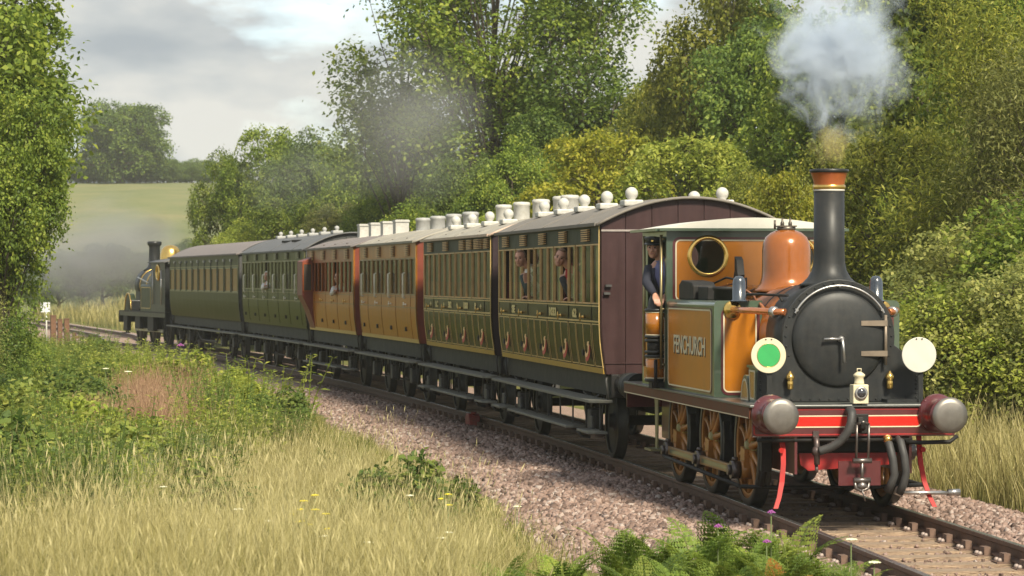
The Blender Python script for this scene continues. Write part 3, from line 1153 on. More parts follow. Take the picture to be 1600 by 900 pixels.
for sy in (-1, 1):
    y0, y1 = sorted((sy * (HWc - 0.012), sy * HWc))
    b = MB()
    b.box(CXR, CXF, y0, y1, 1.127, 2.02)
    b.box(CXR, CXR + 0.34, y0, y1, 2.02, CZT - 0.01)
    b.box(CXF - 0.10, CXF - 0.021, y0, y1, 2.02, CZT - 0.01)
    b.box(CXR + 0.34, CXF - 0.10, y0, y1, CZT - 0.16, CZT - 0.01)
    cs = b.build('cab_side', m_olive, LOCO)
    b = MB()
    yo = sy * HWc
    b.prism(rrect(CXR + 0.1, CXF - 0.1, 1.18, 1.96, 0.06, 4), 'y', *sorted((yo, yo + sy * 0.003)))
    b.build('side_panel', m_gamd, cs)
    b = MB()
    frame_y(b, min(yo, yo + sy * 0.007), CXR + 0.1, CXF - 0.1, 1.18, 1.96, 0.015, 0.007, 0.06)
    b.build('lining', m_cream, cs)
    for xx in (CXF - 0.085, CXR + 0.36):
        b = MB()
        b.cyl((xx, sy * (HWc + 0.045), 1.35), (xx, sy * (HWc + 0.045), 2.92), 0.017, 10)
        for zz in (1.4, 2.05, 2.87):
            b.cyl((xx, sy * HWc, zz), (xx, sy * (HWc + 0.05), zz), 0.014, 8)
        b.build('handrail', mat('handrail_brass', (0.30, 0.24, 0.12), 0.35, 0.8), LOCO)
b = MB()
b.box(CXR, CXF - 0.02, -1.0, 1.0, 1.127, 1.16)
b.build('cab_floor', m_sleeper, LOCO)
b = MB()
b.box(CXR + 0.02, CXR + 0.55, -0.95, 0.95, 1.16, 1.9)
b.build('coal_bunker', m_under, LOCO)
b = MB()
arc = [(1.10 * math.sin(R(a)) / math.sin(R(24)), CZT - 0.003 + 0.125 * (math.cos(R(a * 90 / 24)))) for a in range(-24, 25, 3)]
b.prism(arc, 'x', CXR - 0.12, CXF + 0.10, False)
b.build('cab_roof', m_roofw, LOCO)
b = MB()
b.prism([(-1.13, CZT - 0.035), (1.13, CZT - 0.035), (1.13, CZT - 0.005), (-1.13, CZT - 0.005)], 'x', CXF + 0.004, CXF + 0.12)
for sy in (-1, 1):
    b.box(CXR - 0.12, CXF + 0.004, *sorted((sy * 1.06, sy * 1.16)), CZT - 0.035, CZT - 0.004)
b.build('cornice', m_olive, LOCO)
# air pump behind the tank
w = empty('air_pump', (-4.86, -1.12, 0))
w.parent = LOCO
for (z0, z1, r, m, nm) in ((1.22, 1.50, 0.112, m_gam, 'lower_cylinder'), (1.50, 1.72, 0.095, m_under, 'pump_middle'), (1.72, 2.03, 0.115, m_gam, 'upper_cylinder')):
    b = MB()
    b.lathe([(r, z0), (r, z1)], (0, 0, 0), (0, 0, 1), 24)
    b.build(nm, m, w)
b = MB()
for z in (1.215, 1.495, 1.545, 1.68, 1.725, 2.035):
    b.lathe([(0.12, z - 0.018), (0.126, z - 0.012), (0.126, z + 0.012), (0.12, z + 0.018)], (0, 0, 0), (0, 0, 1), 24)
b.each('pump_ring', m_black, w)
b = MB()
for z in (1.24, 1.475, 1.745, 2.01):
    b.lathe([(0.1165, z - 0.006), (0.1175, z + 0.006)], (0, 0, 0), (0, 0, 1), 24)
b.each('lining', m_cream, w)
b = MB()
b.lathe([(0.10, 2.05), (0.085, 2.09), (0.078, 2.15), (0.06, 2.20), (0.03, 2.23), (0.0, 2.235)], (0, 0, 0), (0, 0, 1), 20, caps=False)
b.build('pump_cap', m_smoke, w)
b = MB()
b.box(-0.10, 0.10, -0.06, 0.14, 1.12, 1.21)
b.tube([(0.13, -0.02, 1.13), (0.13, -0.02, 1.46)], 0.02, 8)
b.build('pump_bracket', m_under, w)

# wheels and rods
AX = (-1.42, -3.25, -5.08)
CR = R(-98)
for sy in (-1, 1):
    for k, xx in enumerate(AX):
        spoke_wheel(LOCO, xx, sy, 0.61, CR if sy < 0 else CR + PI / 2)
    a = CR if sy < 0 else CR + PI / 2
    ox, oz = 0.235 * math.cos(a), 0.61 + 0.235 * math.sin(a)
    for (xa, xb) in ((AX[1], AX[0]), (AX[2], AX[1])):
        b = MB()
        y0, y1 = sorted((sy * 0.89, sy * 0.935))
        b.prism([(xa + ox, oz - 0.05), (xb + ox, oz - 0.05), (xb + ox, oz + 0.05), (xa + ox, oz + 0.05)], 'y', y0, y1)
        rd = b.build('coupling_rod', m_tan, LOCO, 0.006)
        b = MB()
        b.box(xa + ox + 0.2, xb + ox - 0.2, *sorted((sy * 0.935, sy * 0.938)), oz - 0.022, oz + 0.022)
        b.build('rod_flute', m_olive, rd)
    for xx in AX:
        b = MB()
        b.cyl((xx + ox, sy * 0.87, oz), (xx + ox, sy * 0.965, oz), 0.095, 20)
        b.cyl((xx + ox, sy * 0.96, oz), (xx + ox, sy * 1.0, oz), 0.055, 16)
        b.lathe([(0.03, 0.0), (0.036, 0.03), (0.03, 0.05)], (xx + ox, sy * 0.915, oz + 0.085), (0, 0, 1), 10)
        b.build('rod_bush', mat('rod_steel', (0.10, 0.085, 0.08), 0.35, 0.7, var=0.3), LOCO)
    # brake pull rod low down and its hangers
    b = MB()
    b.tube([(-5.35, sy * 0.97, 0.36), (-5.0, sy * 0.97, 0.30), (-0.95, sy * 0.97, 0.235)], 0.024, 8)
    for xx in (-0.72, -2.5, -4.35):
        b.tube([(xx, sy * 0.70, 0.98), (xx - 0.04, sy * 0.72, 0.6), (xx - 0.08, sy * 0.78, 0.24)], 0.028, 8)
    b.build('brake_rod', m_under, LOCO)
    for xx in (-0.74, -2.56, -4.40):
        b = MB()
        b.prism([(xx - 0.05, 0.42), (xx + 0.03, 0.40), (xx + 0.05, 0.62), (xx + 0.02, 0.84), (xx - 0.05, 0.82), (xx - 0.02, 0.62)], 'y', *sorted((sy * 0.70, sy * 0.80)))
        b.build('brake_block', m_under, LOCO)
    # springs and axle boxes between frames and plate
    for xx in AX:
        b = MB()
        b.box(xx - 0.14, xx + 0.14, *sorted((sy * 0.62, sy * 0.66)), 0.45, 0.98)
        b.build('axle_guard', m_under, LOCO)
    # guard iron, red
    b = MB()
    pts = [(-0.14, sy * 0.72, 0.82), (-0.10, sy * 0.715, 0.66), (-0.07, sy * 0.72, 0.52), (-0.03, sy * 0.745, 0.34), (0.02, sy * 0.785, 0.19), (0.06, sy * 0.83, 0.08)]
    for (p, q) in zip(pts[:-1], pts[1:]):
        v = []
        for (x, y, z) in (p, q):
            for dx, dy in ((-0.012, -0.026), (0.012, -0.026), (0.012, 0.026), (-0.012, 0.026)):
                v.append((x + dx, y + dy * (1 if z > 0.2 else 0.9), z))
        b.add(v, [(0, 1, 2, 3), (4, 7, 6, 5), (0, 4, 5, 1), (1, 5, 6, 2), (2, 6, 7, 3), (3, 7, 4, 0)])
    b.cyl((-0.10, sy * 0.74, 0.66), (-0.04, sy * 0.74, 0.66), 0.028, 10)
    b.build('guard_iron', m_redg, LOCO)
    # cab step
    b = MB()
    b.box(-5.55, -5.15, *sorted((sy * 0.88, sy * 1.12)), 0.36, 0.385)
    b.prism([(-5.40, 0.385), (-5.28, 0.385), (-5.25, 0.9), (-5.16, 1.10), (-5.52, 1.10), (-5.43, 0.9)], 'y', *sorted((sy * 1.0, sy * 1.015)))
    b.build('cab_step', mat('step_olive', (0.16, 0.15, 0.07), 0.4, var=0.2, dirt=0.4), LOCO)
for xx in AX:
    b = MB()
    b.cyl((xx, -0.68, 0.61), (xx, 0.68, 0.61), 0.075, 14)
    b.build('axle', m_under, LOCO)
# what fills the space between the frames
b = MB()
b.box(-1.35, -0.25, -0.57, 0.57, 0.62, 1.08)
b.box(-4.3, -3.5, -0.50, 0.50, 0.5, 1.1)
b.box(-5.6, -4.4, -0.5, 0.5, 0.55, 1.1)
b.box(-6.5, -5.7, -0.55, 0.55, 0.6, 1.05)
b.each('inside_motion', m_under, LOCO, 0.02)
b = MB()
b.prism([(-0.52, 0.62), (0.52, 0.62), (0.46, 0.50), (-0.42, 0.44), (-0.50, 0.50)], 'x', -0.24, -0.22)
b.build('red_stretcher', m_redd, LOCO)
b = MB()
b.tube([(-0.95, -0.97, 0.235), (-0.90, -0.5, 0.22), (-0.90, 0.5, 0.22), (-0.95, 1.05, 0.235)], 0.022, 8)
b.tube([(-0.02, 0.55, 0.74), (0.03, 0.7, 0.735), (0.03, 1.0, 0.74), (0.02, 1.08, 0.80)], 0.022, 8)
b.tube([(-0.03, -1.0, 0.765), (-0.03, 0.62, 0.765)], 0.02, 8)
b.build('brake_beam', m_under, LOCO)
# vacuum hose
b = MB()
pp = [(0.05, -0.06, 1.06), (0.11, -0.06, 1.07), (0.17, -0.065, 1.03), (0.19, -0.08, 0.95), (0.18, -0.115, 0.85), (0.15, -0.19, 0.75), (0.12, -0.29, 0.69), (0.09, -0.38, 0.66)]
cur = []
for k in range(len(pp) - 1):
    for q in range(8):
        cur.append(Vector(pp[k]).lerp(Vector(pp[k + 1]), q / 8))
cur.append(Vector(pp[-1]))
for _ in range(6):
    cur = [cur[0]] + [(cur[i - 1] + cur[i] * 2 + cur[i + 1]) / 4 for i in range(1, len(cur) - 1)] + [cur[-1]]
rad = [0.048 if (i % 2 == 0 or i < 10) else 0.041 for i in range(len(cur))]
b.tube(cur, rad, 14)
b.build('vacuum_hose', m_rubber, LOCO)
b = MB()
b.cyl((0.0, -0.06, 1.06), (0.055, -0.06, 1.06), 0.04, 12)
b.tube([(0.03, -0.40, 0.80), (0.05, -0.40, 0.72), (0.06, -0.40, 0.52)], 0.03, 10)
b.lathe([(0.05, 0), (0.05, 0.05), (0.035, 0.08)], (0.05, -0.40, 0.62), (0, 0, 1), 12)
b.cyl((0.04, -0.44, 0.64), (0.04, -0.33, 0.66), 0.03, 10)
b.tube([(0.035, -0.40, 0.52), (0.05, -0.40, 0.44)], 0.018, 8)
b.box(-0.01, 0.02, -0.43, -0.37, 0.78, 0.86)
b.build('hose_dummy', mat('hose_iron', (0.11, 0.085, 0.08), 0.4, 0.6, var=0.3), LOCO)
# air hoses on the other side
for k, (yy, zt, zb) in enumerate(((0.33, 0.76, 0.24), (0.45, 0.78, 0.22))):
    b = MB()
    b.tube([(0.02, yy, zt), (0.10, yy + 0.01, zt - 0.03), (0.13, yy + 0.04, zt - 0.18), (0.13, yy + 0.06, zt - 0.34), (0.11, yy + 0.04, zb + 0.1), (0.08, yy - 0.0, zb)], [0.03, 0.042, 0.042, 0.042, 0.042, 0.045], 12)
    b.build('air_hose', m_rubber, LOCO)
b = MB()
b.lathe([(0.03, 0), (0.045, 0.01), (0.045, 0.05), (0.025, 0.07)], (0.06, 0.335, 0.745), (0.3, 0, 1), 12)
b.build('hose_cock', m_brass, LOCO)
b = MB()
b.cyl((0.06, 0.44, 0.23), (0.06, 1.0, 0.22), 0.02, 8)
b.lathe([(0.05, 0), (0.05, 0.07), (0.03, 0.10)], (0.07, 0.44, 0.20), (0, 0.4, 1), 10)
b.cyl((0.05, 0.97, 0.225), (0.05, 1.10, 0.225), 0.035, 10)
b.build('hose_coupling', m_steel, LOCO)
# draw hook and screw coupling
b = MB()
b.prism([(-0.03, 0.86), (0.10, 0.86), (0.16, 0.89), (0.18, 0.95), (0.14, 0.97), (0.12, 0.93), (0.06, 0.94), (0.05, 1.0), (-0.03, 1.0)], 'y', 0.03, 0.085)
b.box(0.0, 0.02, -0.04, 0.15, 0.83, 1.03)
b.build('draw_hook', m_under, LOCO, 0.008)
b = MB()
for yy in (-0.005, 0.12):
    b.tube([(0.14, yy, 0.93), (0.13, yy, 0.75), (0.11, yy, 0.56)], 0.014, 8)
b.cyl((0.11, -0.04, 0.56), (0.11, 0.155, 0.56), 0.028, 12)
b.tube([(0.11, 0.0575, 0.56), (0.10, 0.0575, 0.32)], 0.018, 8)
b.tube([(0.14, -0.005, 0.93), (0.15, 0.0575, 0.955), (0.14, 0.12, 0.93)], 0.016, 8)
b.cyl((0.10, -0.03, 0.36), (0.10, 0.145, 0.36), 0.03, 12)
b.tube([(0.10, -0.02, 0.36), (0.11, -0.01, 0.28), (0.11, 0.05, 0.25), (0.11, 0.12, 0.28), (0.10, 0.135, 0.36)], 0.017, 8)
b.lathe([(0.06, 0), (0.07, 0.03), (0.05, 0.08)], (0.07, 0.06, 0.27), (0, 0, 1), 12)
b.tube([(0.12, 0.05, 0.28), (0.13, 0.07, 0.2), (0.12, 0.09, 0.15)], 0.01, 6)
b.build('screw_coupling', mat('coupling_steel', (0.16, 0.14, 0.13), 0.35, 0.8, var=0.25), LOCO)
b = MB()
b.box(-0.02, 0.0, -0.16, 0.28, 0.3, 0.55)
b.build('coupling_plate', m_claret, LOCO)
# lamp brackets
b = MB()
for yy in (-0.80, 0.80, 0.06):
    b.box(-0.02 if yy == 0.06 else -0.35, 0.0 if yy == 0.06 else -0.34, yy - 0.025, yy + 0.025, 1.12, 1.25 if yy == 0.06 else 1.55)
b.each('lamp_iron', m_smoke, LOCO)


def on_loco(name, x, y, z):
    o = empty(name, LOCO.matrix_basis @ Vector((x, y, z)), hd)
    return o


# things hung on the engine
for (yy, face, lab) in ((-0.815, True, 'round cream route disc with a green centre hung on the engine front'), (0.775, False, 'plain white round route disc hung beside the smokebox')):
    d = on_loco('route_disc', -0.325, yy, 1.62)
    tag(d, lab, 'headcode disc', 'route discs on the engine front')
    b = MB()
    b.lathe([(0.18, 0), (0.183, 0.003), (0.183, 0.009), (0.178, 0.012)], (0, 0, 0), (1, 0, 0), 40)
    b.build('plate', m_white if not face else m_cream, d)
    if face:
        b = MB()
        b.lathe([(0.118, 0.0), (0.118, 0.003)], (0.0118, 0, 0), (1, 0, 0), 40)
        b.build('green_centre', m_green, d)
        b = MB()
        b.torus((0.0125, 0, 0), (1, 0, 0), 0.122, 0.003, 40, 6)
        b.build('ring_line', m_brass, d)
    b = MB()
    for q in (-0.03, 0.03):
        b.cyl((0.002, q, 0.165), (0.018, q, 0.165), 0.008, 8)
    b.build('clip', m_under, d)
l = on_loco('head_lamp', 0.075, 0.06, 1.127)
l.location = LOCO.matrix_basis @ Vector((-0.02, 0.06, 1.13))
tag(l, 'cream oil head lamp with a dark lens standing on the buffer beam', 'lamp')
b = MB()
b.box(-0.075, 0.075, -0.08, 0.08, 0.005, 0.20)
b.build('lamp_body', m_cream, l, 0.008)
b = MB()
b.lathe([(0.055, 0.20), (0.05, 0.22), (0.045, 0.27), (0.06, 0.285), (0.06, 0.30), (0.035, 0.32), (0.015, 0.33)], (0, 0, 0), (0, 0, 1), 20)
b.tube([(0, -0.02, 0.325), (0, -0.02, 0.36), (0, 0.02, 0.36), (0, 0.02, 0.325)], 0.006, 6)
b.build('lamp_chimney', m_cream, l)
b = MB()
b.lathe([(0.06, 0.0), (0.066, 0.004), (0.066, 0.02), (0.055, 0.024)], (0.074, 0, 0.115), (1, 0, 0), 24)
b.build('lens_rim', m_steel, l)
b = MB()
b.lathe([(0.054, 0.012), (0.045, 0.026), (0.025, 0.036), (0.0, 0.04)], (0.074, 0, 0.115), (1, 0, 0), 24, caps=False)
b.build('lens', m_lens, l)
# ================================================================== carriages
m_dark = mat('carriage_interior', (0.045, 0.03, 0.02), 0.7, var=0.3)
m_seat = mat('seat_cloth', (0.14, 0.022, 0.02), 0.8, var=0.3)
m_curt = mat('curtain_olive', (0.40, 0.34, 0.14), 0.8, var=0.25, scale=9, stretch=(8, 1, 0.4))
m_blind = mat('blind_brown', (0.38, 0.125, 0.04), 0.6, var=0.2, scale=4)
m_vwhite = mat('vent_white', (0.45, 0.44, 0.405), 0.55, var=0.14, scale=5, dirt=0.85, dirtcol=(0.32, 0.30, 0.26))
m_vgrey = mat('vent_grey', (0.32, 0.32, 0.31), 0.55, var=0.15, scale=5, dirt=0.4, dirtcol=(0.18, 0.17, 0.16))
m_louv = mat('louvre_wood', (0.52, 0.31, 0.13), 0.5, var=0.25, scale=8)
m_step = mat('footboard', (0.11, 0.11, 0.092), 0.6, var=0.3, scale=5, dirt=0.6, dirtcol=(0.16, 0.15, 0.11))
m_axle = mat('axlebox', (0.05, 0.05, 0.048), 0.6, 0.2, var=0.3, dirt=0.4, dirtcol=(0.11, 0.10, 0.085))
m_redlet = mat('numeral_red', (0.42, 0.03, 0.015), 0.5)
m_orlet = mat('numeral_gilt', (0.78, 0.48, 0.20), 0.45, var=0.12)
m_grab = mat('grab_rail_white', (0.70, 0.66, 0.55), 0.4)


class Coach:
    W = 1.215          # half width at the waist
    WB = 1.145         # at the sill
    ZB, ZE = 1.165, 3.11

    def __init__(s, name, s_near, s_far, label, cat='railway carriage', **k):
        a, b = trk(s_near), trk(s_far)
        s.L = math.hypot(a[0] - b[0], a[1] - b[1])
        s.hd = math.atan2(a[1] - b[1], a[0] - b[0])
        s.root = empty(name, (a[0], a[1], 0), s.hd)
        tag(s.root, label, cat, 'carriages of the train')
        s.__dict__.update(k)

    def to_world(s, x, y, z):
        return s.root.matrix_basis @ Vector((x, y, z))

    def yp(s, z):
        q = max(0.0, min(1.0, (1.80 - z) / (1.80 - s.ZB)))
        return s.W - (s.W - s.WB) * q ** 1.6

    def strip(s, b, x0, x1, z0, z1, off=0.0, side=-1, th=0.012):
        """a patch lying on the side of the body, off metres proud of it"""
        n = 1 if z0 >= 1.78 else max(1, int(math.ceil((min(z1, 1.8) - z0) / 0.11)))
        zs = [z0 + (z1 - z0) * i / n for i in range(n + 1)]
        v = []
        for z in zs:
            y = s.yp(z)
            for x, o in ((x0, off), (x1, off), (x1, off - th), (x0, off - th)):
                v.append((x, side * (y + o), z))
        f = []
        for i in range(n):
            o = i * 4
            for j in range(4):
                j2 = (j + 1) % 4
                q = (o + j, o + j2, o + 4 + j2, o + 4 + j)
                f.append(q if side < 0 else q[::-1])
        f.append((0, 3, 2, 1) if side < 0 else (0, 1, 2, 3))
        e = n * 4
        f.append((e, e + 1, e + 2, e + 3) if side < 0 else (e + 3, e + 2, e + 1, e))
        return b.add(v, f, False)

    def frame(s, b, x0, x1, z0, z1, w, off, side=-1, th=0.012):
        s.strip(b, x0, x0 + w, z0, z1, off, side, th)
        s.strip(b, x1 - w, x1, z0, z1, off, side, th)
        s.strip(b, x0 + w, x1 - w, z0, z0 + w, off, side, th)
        s.strip(b, x0 + w, x1 - w, z1 - w, z1, off, side, th)

    def sheet(s, name, m, side, wins):
        """body side with openings; wins sorted (x0, x1) all between wz0 and wz1"""
        b = MB()
        xs = [-s.L]
        for (a, c) in wins:
            xs += [a, c]
        xs.append(0.0)
        s.strip(b, -s.L, 0, s.ZB, s.wz0, 0, side, 0.03)
        s.strip(b, -s.L, 0, s.wz1, s.ZE, 0, side, 0.03)
        for i in range(0, len(xs), 2):
            if xs[i + 1] - xs[i] > 0.004:
                s.strip(b, xs[i], xs[i + 1], s.wz0, s.wz1, 0, side, 0.03)
        return b.build(name, m, s.root)

    def end_outline(s, y0=None, y1=None, top=True):
        zs = [s.ZB + (1.8 - s.ZB) * i / 6 for i in range(7)] + [s.ZE]
        pts = [(-s.yp(z), z) for z in zs]
        n = 16
        arc = []
        for i in range(1, n):
            y = -s.W + 2 * s.W * i / n
            arc.append((y, s.ZE + s.rise * s.arcf(y / s.W)))
        return pts + arc + [(-y, z) for y, z in pts[::-1]]

    def arcf(s, q):
        return max(0.0, 1 - abs(q) ** s.arcp)

    def ends(s):
        for (x0, x1, m, near) in ((-0.035, 0.0, s.m_end, True), (-s.L, -s.L + 0.035, s.m_end2, False)):
            # vertical boards
            nb = 7 if near else 1
            out = s.end_outline()
            for k in range(nb):
                ya = -s.W + 2 * s.W * k / nb
                yb = -s.W + 2 * s.W * (k + 1) / nb
                g = 0.004 if near else 0.0
                poly = clip_poly(out, ya + g, yb - g)
                if len(poly) > 2:
                    MB().prism(poly[::-1], 'x', x0, x1).build('end_board', m, s.root)
            if near:
                b = MB()
                b.prism(s.end_outline()[::-1], 'x', x0 - 0.012, x0 - 0.001)
                b.build('end_backing', m_dark, s.root)

    def roof(s):
        b = MB()
        n = 20
        we = s.W + 0.05
        top = [(-we + 2 * we * i / n) for i in range(n + 1)]
        xs = [0.06, -0.5, -s.L + 0.5, -s.L - 0.06] if not s.domed else [0.06] + [-0.12 * i for i in range(1, 7)] + [-s.L + 0.8 - 0.14 * i for i in range(6)] + [-s.L - 0.06]
        v = []
        for x in xs:
            e = min(0.06 - x, x + s.L + 0.06)
            q = 1.0
            if s.domed:
                q = 0.35 + 0.65 * math.sqrt(max(0, 1 - (1 - min(1, e / 0.85)) ** 2))
            for y in top:
                v.append((x, y, s.ZE + 0.01 + s.rise * q * s.arcf(y / we)))
            for y in top[::-1]:
                v.append((x, y, s.ZE - 0.025 + s.rise * q * s.arcf(y / we)))
        m = 2 * (n + 1)
        f = []
        for i in range(len(xs) - 1):
            for j in range(m):
                j2 = (j + 1) % m
                f.append((i * m + j, (i + 1) * m + j, (i + 1) * m + j2, i * m + j2))
        f.append(tuple(range(m)))
        f.append(tuple((len(xs) - 1) * m + j for j in range(m))[::-1])
        b.add(v, f, True)
        r = b.build('roof', s.m_roof, s.root)
        e = r.modifiers.new('edge', 'EDGE_SPLIT')
        e.split_angle = R(35)
        # gutter line along the eaves and the bead over the end
        b = MB()
        b.box(-s.L - 0.05, 0.05, -s.W - 0.075, -s.W - 0.045, s.ZE - 0.02, s.ZE + 0.022)
        b.build('gutter', s.m_gut, r)
        b = MB()
        pts = [(0.064, y, s.ZE - 0.01 + s.rise * (s.arcf(y / we) if not s.domed else 0.35 * s.arcf(y / we))) for y in top]
        b.tube(pts, 0.022, 6)
        b.build('end_bead', s.m_gut, r)
        # battens across the canvas
        b = MB()
        if not s.domed:
            for x in [-s.L * (i + 0.5) / 3 for i in range(3)]:
                b = MB()
                b.tube([(x, y, s.ZE + 0.012 + s.rise * s.arcf(y / we)) for y in top], 0.007, 5)
                b.build('roof_seam', s.m_roof, r)
        return r

    def on_roof(s, y):
        return s.ZE + 0.01 + s.rise * s.arcf(y / (s.W + 0.05))

    def lamp_globe(s, x, y, m, r=0.086):
        z = s.on_roof(y) - 0.02
        w = empty('roof_lamp', (x, y, z))
        w.parent = s.root
        b = MB()
        b.box(-0.17, 0.17, -0.13, 0.13, 0.0, 0.085)
        b.build('lamp_base', m, w, 0.02)
        b = MB()
        b.lathe([(0.055, 0.075), (r * 0.6, 0.085 + r * 0.15), (r * 0.92, 0.085 + r * 0.55), (r, 0.085 + r), (r * 0.92, 0.085 + r * 1.42), (r * 0.66, 0.085 + r * 1.76), (r * 0.3, 0.085 + r * 1.96), (0.0, 0.085 + r * 2)], (0, 0, 0), (0, 0, 1), 18, caps=False)
        b.build('globe', m, w)

    def vent_drum(s, x, y, m, r=0.135, h=0.30, square=False):
        z = s.on_roof(y) - 0.03
        w = empty('roof_vent', (x, y, z))
        w.parent = s.root
        b = MB()
        if square:
            b.box(-0.19, 0.19, -r, r, 0, h)
            b.box(-0.21, 0.21, -r - 0.015, r + 0.015, h - 0.05, h - 0.01)
        else:
            b.lathe([(r, 0), (r, h - 0.06), (r * 1.07, h - 0.05), (r * 1.07, h - 0.01), (r * 0.9, h + 0.012), (0.0, h + 0.02)], (0, 0, 0), (0, 0, 1), 22, caps=False)
        b.build('vent_body', m, w)
        b = MB()
        b.box(-r * 1.5, r * 1.5, -r * 1.2, r * 1.2, -0.03, 0.04)
        b.build('vent_base', m, w)

    def window(s, x0, x1, m, kind, depth=0.012):
        b = MB()
        s.frame(b, x0 - 0.012, x1 + 0.012, s.wz0 - 0.012, s.wz1 + 0.012, s.bw, 0.008, -1, 0.03)
        w = b.build('window', m, s.root)
        if kind != 'open':
            b = MB()
            y = s.W - depth
            b.add([(x0, -y, s.wz0), (x1, -y, s.wz0), (x1, -y, s.wz1), (x0, -y, s.wz1)], [(0, 1, 2, 3)])
            b.build('pane', m_glass, w)
        if kind == 'curtain':
            b = MB()
            n = 9
            xa, xb = x0 + (x1 - x0) * 0.27, x1
            v = []
            for i in range(n + 1):
                x = xa + (xb - xa) * i / n
                yy = -(s.W - 0.034 - 0.010 * math.sin(i * 2.1))
                v += [(x, yy, s.wz0 - 0.02), (x, yy, s.wz1)]
            b.add(v, [(2 * i, 2 * i + 2, 2 * i + 3, 2 * i + 1) for i in range(n)], True)
            b.build('curtain', s.m_curtain, w)
        if kind == 'blind':
            b = MB()
            b.box(x0 - 0.01, x1 + 0.01, -(s.W - 0.020), -(s.W - 0.030), s.wz0 - 0.02, s.wz1)
            b.build('blind', s.m_curtain, w)
        return w

    def underframe(s, axles, rad=0.50, low=True, lowz=0.42, hangers=9):
        L = s.L
        for sy in (-1, 1):
            b = MB()
            b.box(-L + 0.02, -0.02, *sorted((sy * 1.0, sy * 1.06)), 0.88, s.ZB - 0.002)
            b.build('sole_bar', m_under, s.root)
        b = MB()
        b.box(-0.14, 0.02, -1.06, 1.06, 0.86, s.ZB - 0.003)
        b.build('headstock', m_under, s.root, 0.01)
        b = MB()
        b.box(-L - 0.02, -L + 0.14, -1.06, 1.06, 0.86, s.ZB - 0.003)
        b.build('headstock', m_under, s.root, 0.01)
        b = MB()
        b.box(-L + 0.2, -0.2, -0.98, 0.98, 1.05, s.ZB - 0.01)
        b.build('floor', m_dark, s.root)
        for sy in (-1, 1):
            buffer(s.root, 0.02, sy * 0.87, 1.03, 1, m_under, m_tyre, 0.11, 0.165, 0.34)
        b = MB()
        b.tube([(0.02, 0, 1.0), (0.2, 0, 0.92), (0.40, 0, 0.97)], 0.035, 8)
        b.build('coupling', m_under, s.root)
        # long upper footboard with its stays, on the side that shows
        sy = -1
        b = MB()
        y0, y1 = 1.04, 1.34
        zt = 0.83
        b.prism([(0.02, -y1 + 0.12), (-0.10, -y1), (-L + 0.05, -y1), (-L - 0.02, -y1 + 0.08), (-L - 0.02, -y0), (0.02, -y0)], 'z', zt - 0.04, zt)
        fb = b.build('footboard', m_step, s.root, 0.006)
        for xx in (-0.03, -L + 0.08):
            b = MB()
            b.tube([(xx, -1.09, zt), (xx, -1.12, s.ZB - 0.08), (xx - 0.04, -1.10, s.ZB - 0.02), (xx - 0.2, -1.08, s.ZB - 0.01)], 0.016, 6)
            b.build('step_iron', m_axle, fb)
        for k in range(hangers):
            x = -0.3 - (L - 0.6) * k / (hangers - 1)
            b = MB()
            b.box(x - 0.012, x + 0.012, -1.16, -1.14, (lowz if low else 0.55), zt - 0.04)
            b.box(x - 0.02, x + 0.02, -1.14, -1.03, zt - 0.075, zt - 0.042)
            b.build('hanger', m_axle, s.root)
        for i, x in enumerate(axles):
            for sg in (-1, 1):
                w = empty('wheel', (x, 0, rad))
                w.parent = s.root
                b = MB()
                d = -sg
                b.lathe([(rad - 0.06, 0.0), (rad - 0.004, 0.0), (rad, 0.01), (rad, 0.1), (rad + 0.028, 0.112), (rad + 0.028, 0.135), (rad - 0.06, 0.135), (rad - 0.06, 0)], (0, sg * 0.80, 0), (0, d, 0), 32, caps=False)
                b.build('tyre', m_tyre, w)
                b = MB()
                b.lathe([(0.0, -0.03), (0.09, -0.03), (0.1, 0.02), (0.16, 0.04), (rad - 0.05, 0.03), (rad - 0.05, 0.09), (0.1, 0.09)], (0, sg * 0.80, 0), (0, d, 0), 28, caps=False)
                b.build('wheel_disc', m_axle, w)
                # axle box, W-iron and spring outside the wheel
                g = empty('axle_guard', (x, 0, 0))
                g.parent = s.root
                b = MB()
                yy = sorted((sg * 0.93, sg * 1.11))
                b.box(-0.13, 0.13, *yy, rad - 0.14, rad + 0.16)
                b.build('axle_box', m_axle, g, 0.025)
                b = MB()
                b.prism([(-0.62, 0.9), (-0.5, 0.9), (-0.16, rad - 0.1), (0.16, rad - 0.1), (0.5, 0.9), (0.62, 0.9), (0.22, rad - 0.16), (-0.22, rad - 0.16)], 'y', *sorted((sg * 0.985, sg * 1.0)))
                b.build('w_iron', m_under, g)
                b = MB()
                for q in range(4):
                    hl = 0.62 - 0.13 * q
                    zz = rad + 0.30 - 0.03 * q
                    pts = [(-hl, zz + 0.06), (0, zz - 0.02), (hl, zz + 0.06), (hl, zz + 0.085), (0, zz + 0.005), (-hl, zz + 0.085)]
                    b.prism(pts, 'y', *sorted((sg * (1.01 + 0.001 * q), sg * (1.08 - 0.001 * q))))
                b.build('leaf_spring', m_under, g)
            b = MB()
            b.cyl((x, -0.7, rad), (x, 0.7, rad), 0.07, 12)
            b.build('axle', m_under, s.root)
        # brake gear, gas cylinder and tie rods
        b = MB()
        b.cyl((-L * 0.35, 0.15, 0.70), (-L * 0.62, 0.15, 0.70), 0.20, 18)
        b.build('gas_cylinder', m_under, s.root)
        b = MB()
        b.box(-L * 0.5 - 0.22, -L * 0.5 + 0.22, -0.5, -0.2, 0.46, 0.85)
        b.build('vacuum_cylinder', m_under, s.root, 0.04)
        b = MB()
        b.tube([(axles[0], -0.92, rad - 0.12), (axles[-1], -0.92, rad - 0.12)], 0.02, 6)
        b.build('tie_rod', m_under, s.root)
